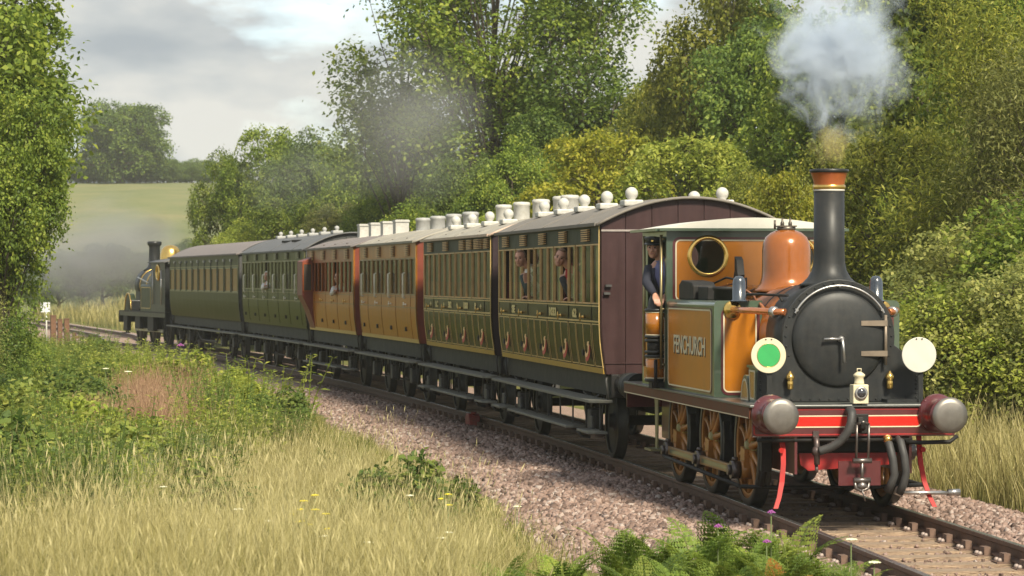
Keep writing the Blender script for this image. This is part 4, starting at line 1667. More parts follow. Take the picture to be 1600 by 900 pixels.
        if low:
            a0, a1 = axles[0], axles[-1]
            segs = [(0.0, a0 + 0.30), (a0 - 0.30, a1 + 0.30), (a1 - 0.30, -L)]
            for (xa, xb) in segs:
                b = MB()
                xa -= 0.02
                c = 0.10
                b.prism([(xa, -1.10), (xa - 0.02, -1.26), (xa - c, -1.35), (xb + c, -1.35), (xb + 0.02, -1.28), (xb, -1.10)], 'z', lowz - 0.035, lowz)
                st = b.build('lower_step', m_step, s.root, 0.006)
                b = MB()
                b.box(xb + 0.02, xb + 0.26, -1.17, -1.12, lowz, lowz + 0.17)
                b.build('step_block', m_axle, st, 0.012)
                b = MB()
                b.tube([(xb + 0.12, -1.34, lowz - 0.03), (xb + 0.10, -1.28, lowz - 0.10), (xb + 0.06, -1.16, lowz - 0.12)], 0.022, 6)
                b.build('step_iron', m_axle, st)

    def door(s, x0, x1, numeral=None, handle=True, louvre=True, grab=False, lines=True):
        """the panels below the window of one door; x0 < x1"""
        b = MB()
        s.strip(b, x0 + 0.006, x1 - 0.006, s.ZB + 0.085, s.wz0 - 0.016, 0.007, -1, 0.02)
        d = b.build('door', s.m_low, s.root)
        b = MB()
        for x in (x0, x1):
            s.strip(b, x - 0.006, x + 0.006, s.ZB + 0.08, s.wz0 - 0.016, 0.002, -1, 0.006)
        b.build('door_gap', m_under, d)
        if lines:
            b = MB()
            s.frame(b, x0 + 0.022, x1 - 0.022, s.ZB + 0.09, 1.815, 0.013, 0.011, -1, 0.008)
            b.build('lining', s.m_line, d)
        if handle:
            b = MB()
            xh = x0 + 0.10
            y = -s.W - 0.012
            b.lathe([(0.022, 0), (0.022, 0.02), (0.012, 0.03), (0.012, 0.06)], (xh, y + 0.008, 1.90), (0, -1, 0), 10)
            b.tube([(xh - 0.045, y - 0.05, 1.90), (xh + 0.045, y - 0.05, 1.90)], 0.012, 6)
            b.tube([(xh, y - 0.05, 1.84), (xh, y - 0.05, 1.95)], 0.010, 6)
            b.build('door_handle', m_brass if not grab else m_grab, d)
            b = MB()
            b.box(x0 - 0.09, x0 - 0.0, -s.yp(1.42) - 0.035, -s.yp(1.42), 1.38, 1.46)
            b.build('hinge', m_under, d)
        if grab:
            b = MB()
            xg = x0 - 0.06
            b.tube([(xg, -s.W - 0.008, 2.02), (xg, -s.W - 0.05, 2.04), (xg, -s.W - 0.05, 2.50), (xg, -s.W - 0.008, 2.52)], 0.018, 6)
            b.build('grab_rail', m_grab, d)
        if louvre:
            s.louvre((x0 + x1) / 2, x1 - x0 - 0.14, d)
        if numeral:
            xm = (x0 + x1) / 2
            text(numeral, 0.50, m_redlet, d, 'numeral_shade', (xm + 0.035, -s.yp(1.46) - 0.0175, 1.475), (R(90 - 5), 0, 0), 0.002, 1.3, bold=0.012)
            text(numeral, 0.50, m_orlet, d, 'numeral', (xm, -s.yp(1.46) - 0.0225, 1.52), (R(90 - 5), 0, 0), 0.002, 1.3, bold=0.0)
        return d

    def louvre(s, x, w, parent):
        z0, z1 = s.wz1 + 0.045, s.ZE - 0.045
        b = MB()
        b.box(x - w / 2, x + w / 2, -s.W - 0.012, -s.W - 0.002, z0, z1)
        o = b.build('ventilator', m_under, parent)
        n = 6
        for k in range(n):
            z = z0 + (z1 - z0) * (k + 0.5) / n
            b = MB()
            h = (z1 - z0) / n * 0.34
            b.prism([(-s.W - 0.048, z - h), (-s.W - 0.012, z - h * 0.2), (-s.W - 0.012, z + h), (-s.W - 0.048, z + h * 0.55)], 'x', x - w / 2, x + w / 2)
            b.build('slat', s.m_louv, o if parent is s.root else parent)

    def interior(s, ncomp):
        for k in range(ncomp + 1):
            x = -s.L * k / ncomp
            if 0 < k < ncomp:
                b = MB()
                b.box(x - 0.02, x + 0.02, -s.W + 0.12, s.W - 0.04, s.ZB, s.ZE + 0.1)
                b.build('partition', m_dark, s.root)
            for d in (-1, 1):
                xx = x + d * 0.30
                if xx > -0.1 or xx < -s.L + 0.1:
                    continue
                b = MB()
                b.box(x + d * 0.04, x + d * 0.5, -s.W + 0.13, s.W - 0.06, 1.45, 1.62)
                b.box(x + d * 0.04, x + d * 0.15, -s.W + 0.13, s.W - 0.06, 1.62, 2.35)
                b.build('seat', m_seat, s.root)


def clip_poly(pts, ya, yb):
    def cut(p, side, lim):
        out = []
        for i in range(len(p)):
            a, b = p[i], p[(i + 1) % len(p)]
            ia, ib = side * (a[0] - lim) >= 0, side * (b[0] - lim) >= 0
            if ia:
                out.append(a)
            if ia != ib:
                t = (lim - a[0]) / (b[0] - a[0])
                out.append((lim, a[1] + t * (b[1] - a[1])))
        return out
    return cut(cut(pts, 1, ya), -1, yb)


m_roofg = mat('roof_canvas', (0.16, 0.142, 0.12), 0.75, var=0.15, scale=3, bump=0.2, dirt=0.4, dirtcol=(0.12, 0.11, 0.10))
m_roofl = mat('roof_light_canvas', (0.30, 0.275, 0.225), 0.75, var=0.15, scale=3, bump=0.2, dirt=0.4, dirtcol=(0.17, 0.155, 0.13))
m_roofd = mat('roof_dark_canvas', (0.085, 0.085, 0.085), 0.6, var=0.2, scale=3, bump=0.2, dirt=0.3, dirtcol=(0.15, 0.145, 0.14))
m_roofm = mat('roof_mauve_canvas', (0.17, 0.145, 0.135), 0.7, var=0.15, scale=3, bump=0.2, dirt=0.3, dirtcol=(0.10, 0.09, 0.09))
m_dkgreen = mat('dark_green_coach', (0.021, 0.0165, 0.0085), 0.24, var=0.3, scale=2.5, coat=0.0, stretch=(1, 1, 0.4), spec=0.035)
m_dkgreen2 = mat('dark_green_upper', (0.0135, 0.018, 0.007), 0.5, var=0.2, scale=4, spec=0.25)
m_olivec = mat('olive_coach', (0.038, 0.049, 0.009), 0.3, var=0.25, scale=2.5, coat=0.0, stretch=(1, 1, 0.4), spec=0.035)
m_grn6 = mat('green_coach', (0.015, 0.022, 0.006), 0.3, var=0.25, scale=2.5, coat=0.0, stretch=(1, 1, 0.4), spec=0.035)
m_teak = mat('varnished_teak', (0.39, 0.140, 0.012), 0.32, var=0.28, scale=3.0, coat=0.0, stretch=(9, 1, 0.35), spec=0.16)
m_teak2 = mat('red_teak', (0.27, 0.068, 0.012), 0.32, var=0.28, scale=3.0, coat=0.0, stretch=(9, 1, 0.35), spec=0.16)
m_bead = mat('gilt_bead', (0.50, 0.30, 0.12), 0.4, var=0.2)
m_gline = mat('gilt_line', (0.52, 0.36, 0.13), 0.4, 0.1, var=0.15)
m_maroon = mat('maroon_end', (0.034, 0.014, 0.014), 0.45, var=0.22, scale=3, stretch=(3, 3, 0.4), dirt=0.35, dirtcol=(0.055, 0.030, 0.028), spec=0.35)
m_purple = mat('purple_black_end', (0.028, 0.016, 0.02), 0.4, var=0.2)
m_vermend = mat('vermilion_end', (0.15, 0.026, 0.010), 0.5, var=0.18, scale=4, dirt=0.3, dirtcol=(0.10, 0.03, 0.02))
m_greyend = mat('grey_end', (0.05, 0.05, 0.048), 0.5, var=0.2)
m_tbead = mat('teak_bead', (0.23, 0.12, 0.03), 0.4, var=0.2)
m_obead = mat('olive_bead', (0.15, 0.14, 0.05), 0.4, var=0.2)


def lines_side(c, xs, m, zs=((1.835, 1.855), (2.04, 2.055))):
    """thin beads along the waist"""
    for z0, z1 in zs:
        b = MB()
        c.strip(b, -c.L + 0.02, -0.02, z0, z1, 0.010, -1, 0.012)
        b.build('waist_bead', m, c.root)


def compartments(c, n, grab=False, numeral=None, lines=True, louvre=True, door_kinds=None, skipwin=(), bead_to=None):
    """n compartments, each quarterlight - door - quarterlight"""
    p = c.L / n
    wins, kinds, doors = [], [], []
    for k in range(n):
        x1 = -p * k
        x0 = x1 - p
        dw = min(0.62, p * 0.36)
        xm = (x0 + x1) / 2
        q = (p - dw) / 2
        for (a, e, kd) in ((x0 + 0.05, xm - dw / 2 - 0.03, 'curtain'), (xm - dw / 2 + 0.035, xm + dw / 2 - 0.035, 'door'), (xm + dw / 2 + 0.03, x1 - 0.05, 'curtain')):
            wins.append((a, e))
            kinds.append((kd, k))
        doors.append((xm - dw / 2, xm + dw / 2))
    order = sorted(range(len(wins)), key=lambda i: wins[i][0])
    w2 = [wins[i] for i in order]
    c.sheet('body_side', c.m_low, -1, w2)
    c.sheet('body_side', c.m_low, 1, w2)
    b = MB()
    c.strip(b, -c.L + 0.005, -0.005, c.wz1 + 0.016, c.ZE - 0.01, 0.005, -1, 0.01)
    c.frieze = b.build('frieze_panel', c.m_up, c.root)
    for i, (a, e) in enumerate(wins):
        kd, k = kinds[i]
        if kd == 'door':
            kd = (door_kinds or {}).get(k, 'glass')
        elif c.m_curtain is None or (lines and (i * 7 + 3) % 5 == 0):
            kd = 'glass'
        c.window(a, e, c.m_bead, kd)
    for k, (a, e) in enumerate(doors):
        c.door(a, e, numeral=numeral, grab=grab, lines=lines, louvre=louvre)
    if lines:
        for k in range(n):
            for (a, e) in ((-p * k - p + 0.03, doors[k][0] - 0.03), (doors[k][1] + 0.03, -p * k - 0.03)):
                b = MB()
                c.frame(b, a, e, c.ZB + 0.09, 1.815, 0.012, 0.006, -1, 0.008)
                b.build('panel_lining', c.m_line, c.root)
    b = MB()
    c.strip(b, -c.L + 0.003, -0.003, c.ZB + 0.002, c.ZB + 0.075, 0.012, -1, 0.03)
    b.build('bottom_rail', c.m_rail, c.root)
    b = MB()
    for x in (-c.L + 0.012, -0.012):
        b = MB()
        c.strip(b, x - 0.012, x + 0.012, c.ZB + 0.08, c.ZE - 0.02, 0.009, -1, 0.02)
        b.build('corner_bead', c.m_line, c.root)
    lines_side(c, None, c.m_line)
    c.interior(n)
    return doors


# ---- first carriage behind the engine
c1 = Coach('railway_carriage', 13.48, 22.29, 'dark green gold-lined carriage with a plain maroon end coupled behind the ochre engine',
           wz0=2.085, wz1=2.85, rise=0.36, arcp=2.0, domed=False, bw=0.02, m_low=m_dkgreen, m_up=m_dkgreen2, m_bead=m_bead, m_line=m_gline, m_rail=mat('ochre_rail', (0.33, 0.20, 0.03), 0.4, var=0.2),
           m_end=m_maroon, m_end2=m_purple, m_roof=m_roofg, m_gut=m_roofg, m_louv=m_louv, m_curtain=m_curt)
compartments(c1, 5, numeral='3', door_kinds={1: 'open', 3: 'open', 4: 'open'})
c1.ends()
c1.roof()
c1.underframe((-1.35, -7.45), 0.50)
for k in range(5):
    x = -c1.L * (k + 0.35) / 5 - 0.05
    c1.lamp_globe(x, -0.66, m_vwhite)
for k in range(2):
    c1.lamp_globe(-0.9 - 1.75 * k, 0.62, m_vwhite)
b = MB()
b.box(0.0, 0.012, -1.19, 1.19, 3.02, 3.045)
b.build('end_moulding', mat('end_moulding', (0.30, 0.26, 0.24), 0.4), c1.root)
b = MB()
b.box(0.0, 0.012, -1.14, 1.14, 1.30, 1.315)
b.build('end_moulding', m_maroon, c1.root)
for zz, yy in ((2.30, -1.10), (2.20, -1.12)):
    b = MB()
    b.box(0.0, 0.05, yy - 0.04, yy + 0.04, zz, zz + 0.03)
    b.build('end_bracket', m_axle, c1.root)
for (k, s_) in ((0.9, 'SE'), (2.95, '1033'), (3.97, '62')):
    text(s_, 0.155, m_gold, c1.root, 'lettering', (-c1.L * (1 - k / 5) - 0.0, -c1.W - 0.011, 1.935), (R(90), 0, 0), 0.002, 2.1, bold=0.006)

# ---- second carriage
c2 = Coach('railway_carriage', 23.13, 30.71, 'dark green gold-lined carriage with a row of wooden louvres, second from the ochre engine',
           wz0=2.085, wz1=2.85, rise=0.31, arcp=2.0, domed=False, bw=0.02, m_low=m_dkgreen, m_up=m_dkgreen2, m_bead=m_bead, m_line=m_gline, m_rail=c1.m_rail,
           m_end=m_purple, m_end2=m_purple, m_roof=m_roofl, m_gut=mat('gutter_red_cream', (0.45, 0.33, 0.25), 0.5), m_louv=m_louv, m_curtain=None)
c2.m_curtain = None
dk = compartments(c2, 4, numeral='3', door_kinds={})
for x, w in ((-0.32, 0.36), (-0.85, 0.30), (-1.34, 0.30), (-2.05, 0.5)):
    c2.louvre(x, w, c2.frieze)
c2.ends()
c2.roof()
c2.underframe((-1.25, -6.3), 0.50)
for k in range(4):
    c2.lamp_globe(-c2.L * (k + 0.62) / 4, -0.72, m_vwhite)
    c2.vent_drum(-c2.L * (k + 0.45) / 4, 0.12, m_vwhite, 0.145, 0.36)
c2.vent_drum(-0.15, 0.12, m_vwhite, 0.145, 0.36)
for (k, s_) in ((0.50, '+'), (0.9, 'LC'), (1.35, '+'), (1.72, '382'), (2.15, '+'), (2.65, '1000'), (3.2, 'B'), (3.5, '+')):
    text(s_, 0.15, m_gold, c2.root, 'lettering', (-c2.L * (1 - k / 4), -c2.W - 0.011, 1.94), (R(90), 0, 0), 0.002, 1.7, bold=0.005)

# ---- third: varnished teak, vermilion end
c3 = Coach('railway_carriage', 31.75, 39.49, 'golden brown varnished carriage with white grab rails and a vermilion end in mid train',
           wz0=2.09, wz1=2.80, rise=0.30, arcp=2.0, domed=False, bw=0.03, m_low=m_teak, m_up=m_teak, m_bead=m_tbead, m_line=m_tbead, m_rail=m_gline,
           m_end=m_vermend, m_end2=m_vermend, m_roof=m_roofl, m_gut=m_roofl, m_louv=m_louv, m_curtain=m_teak2)
compartments(c3, 4, grab=True, lines=False)
c3.ends()
c3.roof()
c3.underframe((-1.3, -3.87, -6.4), 0.50, low=False)
for k in range(4):
    c3.vent_drum(-c3.L * (k + 0.45) / 4, 0.0, m_vgrey, 0.155, 0.30)

# ---- fourth: redder teak, brake end with a lookout at its far end
c4 = Coach('railway_carriage', 40.45, 47.9, 'reddish brown varnished carriage with a vermilion side lookout at its far end',
           wz0=2.09, wz1=2.80, rise=0.27, arcp=2.0, domed=False, bw=0.03, m_low=m_teak, m_up=m_teak2, m_bead=m_teak2, m_line=m_tbead, m_rail=m_gline,
           m_end=m_vermend, m_end2=m_vermend, m_roof=m_roofm, m_gut=m_roofm, m_louv=m_louv, m_curtain=m_teak2)
compartments(c4, 4, grab=False, lines=False, door_kinds={1: 'open'})
c4.ends()
c4.roof()
c4.underframe((-1.3, -6.1), 0.50)
for k in range(4):
    c4.vent_drum(-0.95 - 1.75 * k, 0.0, m_vwhite, 0.15, 0.36, square=True)
lo = empty('guard_lookout', (-c4.L + 0.55, 0, 0))
lo.parent = c4.root
b = MB()
zs = [1.35, 1.75, 2.0, 2.85, 2.95]
b.prism([(-c4.yp(1.2) - 0.01, 1.2), (-c4.W - 0.10, 1.65), (-c4.W - 0.27, 2.0), (-c4.W - 0.27, 2.82), (-c4.W - 0.01, 2.93)][::-1], 'x', -0.45, 0.45)
b.build('lookout_box', m_vermend, lo, 0.01)
b = MB()
b.box(0.45, 0.456, -c4.W - 0.235, -c4.W - 0.05, 2.12, 2.75)
b.build('lookout_window', m_dark, lo)
b = MB()
frame_x(b, 0.45, -c4.W - 0.25, -c4.W - 0.035, 2.1, 2.77, 0.018, 0.012, 0.02)
b.build('window_frame', m_teak2, lo)

# ---- fifth: olive green, high dark roof
c5 = Coach('railway_carriage', 48.45, 60.4, 'olive green six-door carriage under a high dark grey roof',
           wz0=2.12, wz1=2.86, rise=0.44, arcp=2.0, domed=False, bw=0.03, m_low=m_olivec, m_up=m_olivec, m_bead=m_obead, m_line=m_obead, m_rail=m_olivec,
           m_end=m_greyend, m_end2=m_greyend, m_roof=m_roofd, m_gut=m_roofd, m_louv=m_obead, m_curtain=m_obead)
compartments(c5, 6, grab=True, lines=False, door_kinds={3: 'open'})
c5.ends()
c5.roof()
c5.underframe((-1.9, -3.9, -8.1, -10.1), 0.50, low=False)
for k in range(6):
    c5.lamp_globe(-c5.L * (k + 0.5) / 6, -0.25, m_vgrey, 0.06)
for xx in (-3.8, -5.6):
    b = MB()
    b.box(-0.25, 0.25, -0.02, 0.02, 0, 0.06)
    o = b.build('roof_strip', m_under, c5.root)
    o.location = (xx, -0.85, c5.on_roof(-0.85) - 0.01)
    o.rotation_euler = (0, 0, R(20))

# ---- sixth: long dark green saloon, domed grey roof
c6 = Coach('railway_carriage', 61.3, 77.1, 'long dark green carriage with eleven brown-blinded windows, furthest from the ochre engine',
           wz0=2.02, wz1=2.72, rise=0.42, arcp=2.2, domed=True, bw=0.03, m_low=m_grn6, m_up=m_grn6, m_bead=m_obead, m_line=m_obead, m_rail=m_grn6,
           m_end=m_greyend, m_end2=m_greyend, m_roof=m_roofm, m_gut=m_roofm, m_louv=m_obead, m_curtain=m_blind)
w_ = []
pw = c6.L / 11
for k in range(11):
    w_.append((-pw * (k + 1) + 0.15, -pw * k - 0.15))
w_.sort()
c6.sheet('body_side', c6.m_low, -1, w_)
c6.sheet('body_side', c6.m_low, 1, w_)
for (a, e) in w_:
    o = c6.window(a, e, c6.m_bead, 'blind')
    b = MB()
    xm = a - 0.15
    b.box(xm - 0.06, xm + 0.06, -c6.W - 0.05, -c6.W, 2.90, 2.98)
    b.build('small_vent', m_vwhite, o, 0.01)
    b = MB()
    c6.strip(b, xm - 0.05, xm + 0.05, c6.wz0 - 0.02, 2.9, 0.01, -1, 0.012)
    b.build('pillar', m_under, o)
lines_side(c6, None, m_obead, ((1.98, 2.0), (2.76, 2.785)))
c6.ends()
c6.roof()
c6.underframe((-1.8, -4.2, -11.6, -14.0), 0.50, low=False)
b = MB()
b.tube([(-4.6, -1.0, 0.95), (-6.2, -0.95, 0.45), (-9.6, -0.95, 0.45), (-11.2, -1.0, 0.95)], 0.035, 8)
b.build('truss_rod', m_axle, c6.root)

# ================================================================== the engine at the far end
a, b_ = trk(78.2), trk(86.3)
hr = math.atan2(a[1] - b_[1], a[0] - b_[0])
RL = empty('tank_locomotive', (a[0], a[1], 0), hr)
tag(RL, 'black and green tank locomotive with a brass dome at the far end of the train', 'locomotive')
m_lgreen = mat('loco_green', (0.016, 0.026, 0.009), 0.4, var=0.2, spec=0.25)
b = MB()
b.box(-8.0, 0.0, -1.2, 1.2, 1.20, 1.24)
b.build('running_plate', m_under, RL)
for sy in (-1, 1):
    b = MB()
    b.box(-8.0, 0, *sorted((sy * 1.17, sy * 1.2)), 1.05, 1.198)
    b.build('valance', m_black, RL)
    b = MB()
    b.box(-7.9, -0.1, *sorted((sy * 0.58, sy * 0.61)), 0.45, 1.2)
    b.build('main_frame', m_under, RL)
for x0, x1, sg in ((0.0, 0.04, 1), (-8.04, -8.0, -1)):
    b = MB()
    b.box(x0, x1, -1.22, 1.22, 0.80, 1.24)
    b.build('buffer_beam', m_black, RL, 0.01)
    for sy in (-1, 1):
        buffer(RL, x1 if sg > 0 else x0, sy * 0.87, 1.03, sg, m_black, m_axle, 0.13, 0.19, 0.5)
b = MB()
b.lathe([(0.62, 0), (0.62, 4.6)], (-7.1, 0, 2.15), (1, 0, 0), 32)
bl = b.build('boiler', m_lgreen, RL)
for x in (-7.08, -5.9, -4.6, -3.2):
    b = MB()
    b.torus((x, 0, 2.15), (1, 0, 0), 0.62, 0.02, 36, 6)
    b.build('boiler_band', m_brass, bl)
b = MB()
b.lathe([(0.66, 0), (0.66, 0.75), (0.60, 0.78)], (-7.85, 0, 2.15), (1, 0, 0), 32)
b.box(-7.85, -7.1, -0.62, 0.62, 1.24, 2.0)
b.build('smokebox', m_smoke, RL)
b = MB()
b.lathe([(0.42, 2.7), (0.27, 2.82), (0.22, 2.95), (0.20, 3.55), (0.21, 3.6), (0.26, 3.66), (0.27, 3.75), (0.23, 3.78)], (-7.45, 0, 0), (0, 0, 1), 28)
b.build('chimney', m_black, RL)
b = MB()
b.lathe([(0.55, 2.68), (0.42, 2.78), (0.38, 2.9), (0.38, 3.25), (0.34, 3.43), (0.25, 3.55), (0.12, 3.61), (0.0, 3.62)], (-4.9, 0.05, 0), (0, 0, 1), 28, caps=False)
b.build('dome', m_brass, RL)
for sy in (-1, 1):
    b = MB()
    rbox(b, -4.4, -2.55, sy * 0.55, sy * 1.16, 1.24, 2.2, 0.08)
    tk = b.build('side_tank', m_lgreen, RL)
    b = MB()
    frame_y(b, sy * 1.16 if sy > 0 else -1.168, -4.3, -2.65, 1.34, 2.1, 0.025, 0.008, 0.08)
    b.build('lining', m_gline, tk)
    # brass-edged splasher ahead of the tank
    b = MB()
    ap = [(0.55 * math.cos(R(q)), 1.24 + 0.62 * math.sin(R(q))) for q in range(0, 181, 12)]
    b.prism([(-6.9 + p, z) for p, z in ap], 'y', *sorted((sy * 0.9, sy * 1.1)))
    sp = b.build('splasher', m_lgreen, RL)
    b = MB()
    b.tube([(-6.9 + p * 1.02, sy * 1.1, 1.24 + (z - 1.24) * 1.02) for p, z in ap], 0.025, 6)
    b.build('brass_beading', m_brass, sp)
    y0, y1 = sorted((sy * 1.14, sy * 1.16))
    b = MB()
    b.box(-2.55, -0.25, y0, y1, 1.24, 2.15)
    b.box(-2.55, -0.25, y0, y1, 2.15, 2.98)
    b.build('cab_side', m_black, RL)
    b = MB()
    b.torus((-1.35, sy * 1.165, 2.62), (0, 1, 0), 0.25, 0.05, 32, 8)
    o = b.build('window_ring', m_brass, RL)
    b = MB()
    b.lathe([(0.0, 0), (0.24, 0)], (-1.35, sy * 1.164, 2.62), (0, sy, 0), 24, caps=False)
    b.build('pane', m_lens, o)
    for xx in (-0.7, -2.1):
        b = MB()
        b.cyl((xx, sy * 1.2, 1.5), (xx, sy * 1.2, 2.7), 0.02, 8)
        b.build('handrail', m_steel, RL)
    for x in (-1.6, -3.9, -6.2):
        w = empty('wheel', (x, 0, 0.70))
        w.parent = RL
        b = MB()
        b.lathe([(0.60, 0.0), (0.70, 0.0), (0.70, 0.11), (0.73, 0.12), (0.73, 0.135), (0.60, 0.135), (0.60, 0.0)], (0, sy * 0.8, 0), (0, -sy, 0), 32, caps=False)
        b.build('tyre', m_tyre, w)
        b = MB()
        b.lathe([(0.0, -0.05), (0.15, -0.05), (0.16, 0.03), (0.61, 0.04), (0.61, 0.1)], (0, sy * 0.8, 0), (0, -sy, 0), 28, caps=False)
        b.build('wheel_disc', m_black, w)
    b = MB()
    b.box(-6.3, -1.5, *sorted((sy * 0.93, sy * 0.97)), 0.52, 0.62)
    b.build('coupling_rod', m_steel, RL)
    for x0 in (-0.9, -7.6):
        b = MB()
        b.box(x0, x0 + 0.4, *sorted((sy * 0.95, sy * 1.2)), 0.4, 0.43)
        b.box(x0 + 0.02, x0 + 0.06, *sorted((sy * 1.0, sy * 1.04)), 0.43, 1.2)
        b.box(x0 + 0.34, x0 + 0.38, *sorted((sy * 1.0, sy * 1.04)), 0.43, 1.2)
        b.build('cab_step', m_under, RL)
for sy in (-1, 1):
    for (x0, x1, z0, z1) in ((-3.3, -2.3, 0.55, 1.18), (-5.5, -4.6, 0.6, 1.19), (-7.6, -6.9, 0.5, 1.19)):
        b = MB()
        b.box(x0, x1, *sorted((sy * 0.98, sy * 1.14)), z0, z1)
        b.build('underframe_box', m_under, RL, 0.03)
    b = MB()
    b.box(-7.3, -6.3, *sorted((sy * 0.75, sy * 1.1)), 1.24, 1.62)
    b.build('sandbox', m_black, RL, 0.03)
    b = MB()
    b.tube([(-2.9, sy * 1.18, 2.25), (-7.0, sy * 0.72, 2.45)], 0.022, 6)
    b.build('handrail', m_steel, RL)
b = MB()
b.box(-7.9, -0.2, -0.55, 0.55, 0.5, 1.19)
b.build('inside_motion', m_under, RL)
# cab back sheet with round windows, roof
b = MB()
for sy in (-1, 1):
    y0, y1 = (0.0, 1.14) if sy > 0 else (-1.14, 0.0)
    n = 28
    po, pi = [], []
    cyy, czz, r = sy * 0.70, 2.62, 0.19
    for k in range(n):
        q = 2 * PI * k / n
        dx, dz = math.cos(q), math.sin(q)
        tt = min((((y1 - cyy) / dx) if dx > 1e-9 else ((y0 - cyy) / dx if dx < -1e-9 else 1e9)), (((2.98 - czz) / dz) if dz > 1e-9 else ((1.24 - czz) / dz if dz < -1e-9 else 1e9)))
        po.append((cyy + dx * tt, czz + dz * tt))
        pi.append((cyy + dx * r, czz + dz * r))
    for (ay, az) in ((y0, 1.24), (y0, 2.98), (y1, 1.24), (y1, 2.98)):
        j = min(range(n), key=lambda q: (po[q][0] - ay) ** 2 + (po[q][1] - az) ** 2)
        po[j] = (ay, az)
    outline_band(b, 'x', -0.25, -0.23, po, pi)
cb = b.build('cab_back', m_black, RL)
for sy in (-1, 1):
    b = MB()
    b.torus((-0.228, sy * 0.70, 2.62), (1, 0, 0), 0.21, 0.03, 32, 8)
    o = b.build('window_ring', m_brass, RL)
    b = MB()
    b.lathe([(0.0, 0), (0.19, 0)], (-0.24, sy * 0.70, 2.62), (1, 0, 0), 24, caps=False)
    b.build('pane', m_glass, o)
b = MB()
b.box(-2.57, -2.55, -1.14, 1.14, 1.24, 2.98)
b.build('cab_front', m_black, RL)
b = MB()
arc = [(1.25 * q / 8, 2.98 + 0.16 * (1 - (q / 8) ** 2)) for q in range(-8, 9)]
b.prism(arc + [(y, z - 0.03) for y, z in arc[::-1]], 'x', -2.75, 0.0, True)
b.build('cab_roof', m_roofd, RL)
b = MB()
b.box(-0.95, -0.26, -1.1, 1.1, 1.24, 2.1)
b.build('coal_bunker', m_black, RL)
b = MB()
for yy in (-1.0, -0.8):
    b.tube([(0.05, yy, 1.0), (0.12, yy, 0.8), (0.10, yy + 0.05, 0.45)], 0.04, 8)
b.each('brake_hose', m_rubber, RL)
# ================================================================== people
m_skin = mat('skin', (0.47, 0.245, 0.165), 0.5, var=0.08, scale=12)
m_hairg = mat('hair_grey_brown', (0.11, 0.075, 0.055), 0.7, var=0.3, scale=60)
m_hairl = mat('hair_sandy', (0.20, 0.12, 0.075), 0.7, var=0.3, scale=60)
m_navy = mat('navy_cloth', (0.018, 0.020, 0.034), 0.85, var=0.25)
m_blue = mat('blue_shirt', (0.16, 0.16, 0.30), 0.8, var=0.15, scale=14)
m_jgreen = mat('dark_green_jacket', (0.035, 0.05, 0.045), 0.85, var=0.2)
m_jred = mat('red_jumper', (0.33, 0.025, 0.03), 0.85, var=0.2)
m_jblack = mat('black_jacket', (0.02, 0.018, 0.018), 0.85, var=0.2)
m_shirtw = mat('white_shirt', (0.66, 0.64, 0.60), 0.8, var=0.08)
m_trous = mat('dark_trousers', (0.03, 0.03, 0.035), 0.9, var=0.2)
m_eye = mat('eye_dark', (0.03, 0.02, 0.015), 0.3)
m_lip = mat('lips', (0.33, 0.12, 0.10), 0.5)


def remeshed(b, name, m, parent, voxel):
    o = b.build(name, m, parent)
    r = o.modifiers.new('skin', 'REMESH')
    r.mode, r.voxel_size, r.use_smooth_shade = 'VOXEL', voxel, True
    s = o.modifiers.new('soft', 'SMOOTH')
    s.factor, s.iterations = 0.5, 3
    return o


def hand(b, wrist, d, up, side, grip=0.6):
    """palm and five bent fingers on a wrist; d along the hand, up the back of it, side towards the thumb"""
    d, up, side = Vector(d).normalized(), Vector(up).normalized(), Vector(side).normalized()
    w = Vector(wrist)
    for k in range(4):
        o = (k - 1.5) * 0.021
        b.tube([w + side * o * 0.6, w + d * 0.05 + side * o, w + d * 0.09 + side * o], [0.018, 0.016, 0.013], 8)
        ln = (0.068, 0.078, 0.073, 0.056)[3 - k]
        p = w + d * 0.088 + side * o
        q1 = p + (d * math.cos(grip * 0.7) - up * math.sin(grip * 0.7)) * ln * 0.45
        q2 = q1 + (d * math.cos(grip * 1.7) - up * math.sin(grip * 1.7)) * ln * 0.32
        q3 = q2 + (d * math.cos(grip * 2.5) - up * math.sin(grip * 2.5)) * ln * 0.25
        b.tube([p - d * 0.01, q1, q2, q3], [0.0105, 0.0095, 0.0085, 0.007], 7)
    p = w + d * 0.03 + side * 0.034
    b.tube([p - side * 0.01, p + (d * 0.6 + side * 0.7) * 0.035, p + (d * 0.95 + side * 0.5 - up * 0.4) * 0.065], [0.015, 0.012, 0.009], 7)


